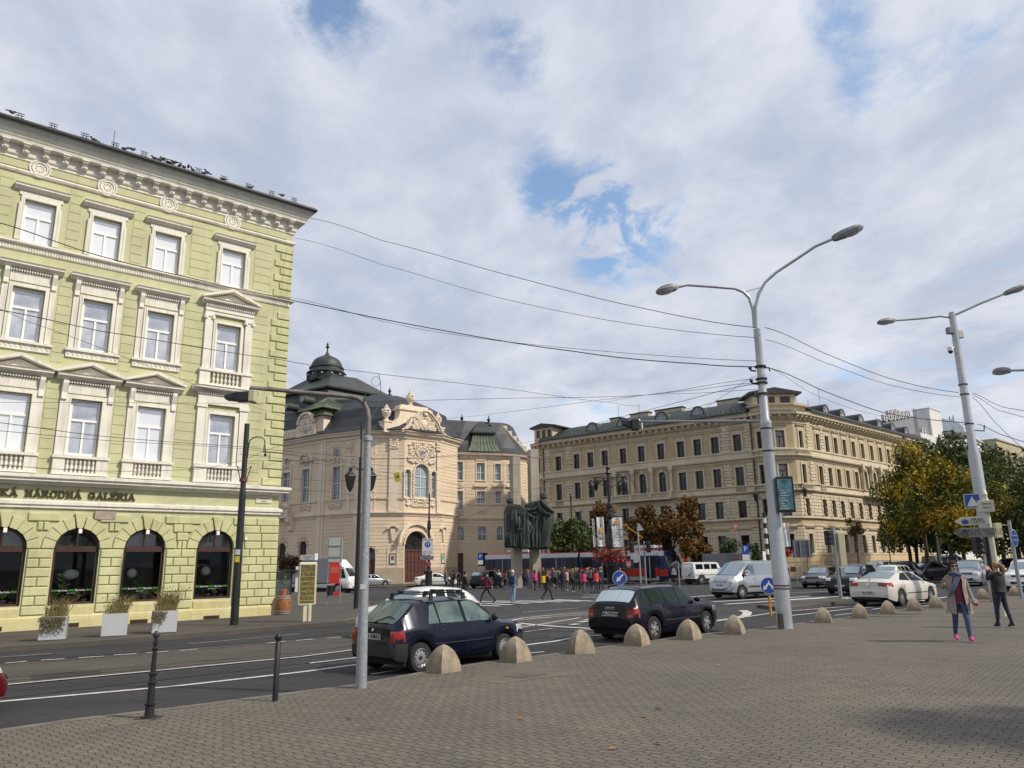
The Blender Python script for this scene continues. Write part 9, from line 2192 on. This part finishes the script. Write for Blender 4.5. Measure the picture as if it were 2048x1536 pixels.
tops = ['black', 'dgrey', 'navy', 'maroon', 'khaki', 'brown', 'grey', 'purple']
for i in range(22):
 a, b_ = tops[(i * 3) % 8],['black', 'jeans', 'dgrey'][(i // 3) % 3]; px = [994,1003,1024,1031,1043,1056,1073,1080,1087,1094,1102,1108,1119,1123,1130,1137,1149,1156,1164,1179,1188,1198][i]; py = 1171.5 + (i * 7) % 5
 P_(px, py, [10,345,30,190][i % 4],1.60 + .04 * (i % 5),.2 + .12 * (i % 4), T4(a, b_), '%s topped person in %s trousers, back of crowd, %s' % (dict(dgrey='charcoal', khaki='olive').get(a, a), dict(dgrey='charcoal', jeans='blue').get(b_, b_),['left of both pillars', 'between the pillars', 'just right of the pillars', 'mid crowd', 'below the red flower basket', 'by the lantern column'][min(5, max(0,(px - 990) // 36))]), hair='long' if i % 2 else 'short', hc=['dhair', 'bhair', 'blond'][i % 3], coat=(a, .84,0))
# the two people on the plaza
fx_, fy_ = W(1928,1283)
tw = P_(0,0,193,1.80,.55,('skin', 'beige', 'jeans', 'pink'), 'woman in long beige knitted coat with blue scarf, sunglasses and pink trainers', dz=0., hair='long', hc='dhair', sub=2, group='people on the plaza', xy=(fx_, fy_), arms=[((.24,-.02,1.12),(.27,.10,.90)),((.26,-.05,1.13),(.30,.20,1.20))])
b = MB(); R5 = []
for z, w, d in ((1.41,.14,.10),(1.30,.225,.150),(1.12,.20,.15),(.95,.215,.17),(.78,.235,.19),(.60,.265,.21)): R5.append([(w * math.cos(a) * (1 + .04 * math.sin(5 * a + z * 7)), d * math.sin(a), z + .02 * math.sin(4 * a)) for a in [R_(90 + 26 + q * (360 - 52) / 22) for q in range(23)]])
b.loft(R5, closed=False); kc = mat('knitted_beige', (.215,.175,.155),.95, vs=22, c2=(.31,.265,.235), bump=.6, bs=60); b.build('coat', kc, tw, smooth=60)
b = MB(); b.loft([[(w * math.cos(a), d * math.sin(a) + .0, z) for a in [q * math.pi / 8 for q in range(16)]] for z, w, d in ((1.36,.13,.10),(1.2,.165,.125),(1.0,.16,.125),(.84,.175,.14))]); b.build('top', cm('maroon'), tw, smooth=60)
sc_m = mat('blue_check_scarf', (.035,.06,.13),.9, vs=24, c2=(.12,.14,.20), bump=.5, bs=40); b = MB(); b.tube([(.10 * math.cos(a),.035 + .10 * math.sin(a),1.44 + .02 * math.sin(2 * a)) for a in [q * .52 for q in range(13)]],.05,8)
b.loft([[(-.08,.13,1.43),(.03,.16,1.43),(.04,.13,1.40)],[(-.04,.175,1.30),(.10,.19,1.28),(.10,.15,1.25)],[(.04,.185,1.16),(.17,.19,1.10),(.16,.15,1.08)],[(.12,.18,1.02),(.22,.17,.95),(.2,.14,.94)]], closed=True, capa=True, capb=True); b.build('scarf', sc_m, tw, smooth=60)
b = MB(); b.box(-.068,-.008,.098,.112,1.592,1.632); b.box(.008,.068,.098,.112,1.592,1.632); b.box(-.085,.085,.088,.10,1.617,1.627); b.build('sunglasses', mat('dark_lenses', (.01,.008,.008),.08), tw, bevel=.006)
b = MB(); b.prism([(.10,1.565),(.128,1.566),(.104,1.60)],-.012,.012, 'x'); b.build('nose', cm('skin'), tw); b = MB(); b.box(-.024,.024,.098,.106,1.538,1.549); b.build('mouth', mat('lips', (.28,.07,.06),.4), tw, bevel=.003)
def hand(t, sgn, P, D, up, curl=.5, tc=None):
 """palm with four fingers and a side thumb; P wrist, D direction of the hand"""
 D = Vector(D).normalized(); U = Vector(up).normalized(); S_ = D.cross(U).normalized(); P = Vector(P); b = MB(); c = P + D * .045
 b.loft([[P + S_ * q * .024 + U * r * .014 for q, r in ((-1,-1),(1,-1),(1,1),(-1,1))],[c + S_ * q * .038 + U * r * .014 for q, r in ((-1,-1),(1,-1),(1,1),(-1,1))],[c + D * .045 + S_ * q * .038 + U * r * .011 for q, r in ((-1,-1),(1,-1),(1,1),(-1,1))]], capa=True, capb=True)
 for i, ln in enumerate((.062,.075,.070,.054)):
  a = c + D * .045 + S_ * (-.029 + .0193 * i); e = a + D * ln * .5 + U * curl * .012; f = e + D * ln * .5 * (1 - curl * .5) + U * curl * ln * .5; b.tube([a, e, f],[.0095,.0088,.007],6)
 a = P + D * .03 + S_ * sgn * .028; b.tube([a, a + D * .03 + S_ * sgn * .026 + U * .006, a + D * .058 + S_ * sgn * .030 + U * .02],[.012,.0105,.008],6); return b.build('hand', cm('skin'), t, smooth=60)
hand(tw, 1,(-.275,.12,.885),(-.05,.2,-.9),(0,1,.2),.7); hand(tw, -1,(.30,.21,1.215),(.0,.35,.9),(0,1,-.3),.8)
hx_ = Matrix.Translation((fx_, fy_, gz(fx_))) @ Matrix.Rotation(R_(-193),4, 'Z') @ Matrix.Scale(1.80 / 1.72,4)
b = MB(); b.ball((-.30,.16,.83),(.055,.05,.075),10); b.box(-.31,-.25,.14,.24,.82,.90, m=1); o = b.build('pink_pouch', [cm('pink'), cm('white')], None, smooth=60); o.matrix_world = hx_; tag(o, 'bright pink pouch held in the hand of the woman in the beige coat', 'pouch')
px_, py_ = W(2011,1255)
tp = P_(0,0,335,1.72,.30,('skin', 'black', 'navy', 'dgrey'), 'woman in black leather jacket and dark leggings taking a photo, seen from behind', dz=0., hair='tail', hc='blond', sub=2, group='people on the plaza', xy=(px_, py_), wide=.04, arms=[((.25,.15,1.24),(.08,.20,1.48)),((.25,.13,1.22),(.07,.20,1.45))], coat=('black', .93,.0))
hand(tp, 1,(-.08,.205,1.485),(.2,.2,.8),(.3,.9,0),.8); hand(tp, -1,(.07,.205,1.455),(-.2,.2,.8),(-.3,.9,0),.8)
b = MB(); b.box(-.075,.075,.26,.27,1.54,1.62); o = b.build('phone', m_blk, None, bevel=.004); o.matrix_world = Matrix.Translation((px_, py_, gz(px_))) @ Matrix.Rotation(R_(-335),4, 'Z'); tag(o, 'dark phone held up by the woman in the black jacket', 'phone')
# finish the bodies: set limb radii, grow the skin, colour faces by the nearest limb
bpy.context.view_layer.update()
for o, V, E, names, cols, sub in PEND:
 me = o.data; bm_ = __import__('bmesh').new(); bm_.from_mesh(me); ly_ = bm_.verts.layers.skin.verify(); bm_.verts.ensure_lookup_table()
 for i, n in enumerate(names): bm_.verts[i][ly_].radius = V[n][1]; bm_.verts[i][ly_].use_root = (n == 'pel')
 bm_.to_mesh(me); bm_.free(); s_ = o.modifiers.new('sub', 'SUBSURF'); s_.levels = s_.render_levels = sub
bpy.context.view_layer.update(); dg = bpy.context.evaluated_depsgraph_get()
for o, V, E, names, cols, sub in PEND:
 nm = bpy.data.meshes.new_from_object(o.evaluated_get(dg)); nm.materials.clear()
 for c in cols: nm.materials.append(kc if c == 'beige' else cm(c))
 segs_ = [(V[a][0], V[b][0], max(V[b][1]), reg(a, b)) for a, b in E]; mi = []
 for p in nm.polygons:
  c = p.center; best = (9,1)
  for A, B, r, m_ in segs_:
   d = B - A; u = max(0, min(1,(c - A).dot(d) / max(1e-9, d.dot(d)))); q = (c - A - d * u).length - r
   if q < best[0]: best = (q, m_)
  mi.append(best[1])
 nm.polygons.foreach_set('material_index', mi); nm.polygons.foreach_set('use_smooth', [True] * len(mi)); nm.update()
 o.modifiers.clear(); o.data = nm
# bicycle
p = WD(1360,1130,72); t = empty('bicycle', p.x, p.y, gz(p.x), R_(25), label='parked bicycle beside the tram front', cat='bicycle')
for xx in (-.52,.52):
 b = MB(); b.tube([(xx + .33 * math.cos(a * .4),0,.34 + .33 * math.sin(a * .4)) for a in range(17)],.02,5)
 for a in range(6): b.tube([(xx, 0,.34),(xx + .32 * math.cos(a),0,.34 + .32 * math.sin(a))],.004,3)
 b.build('wheel', m_tyre, t)
b = MB()
for q in (((-.52,.34),(-.05,.34),(.38,.80),(-.15,.80),(-.52,.34)),((-.05,.34),(-.2,.95)),((.52,.34),(.36,.95))): b.tube([(a, 0, c) for a, c in q],.018,5)
b.build('frame', cm('red'), t); b = MB(); b.box(-.32,-.08,-.06,.06,.94,.99); b.build('saddle', m_trim, t); b = MB(); b.tube([(.36,-.28,1.0),(.36,0,.95),(.36,.28,1.0)],.015,5); b.build('handlebar', m_trim, t)
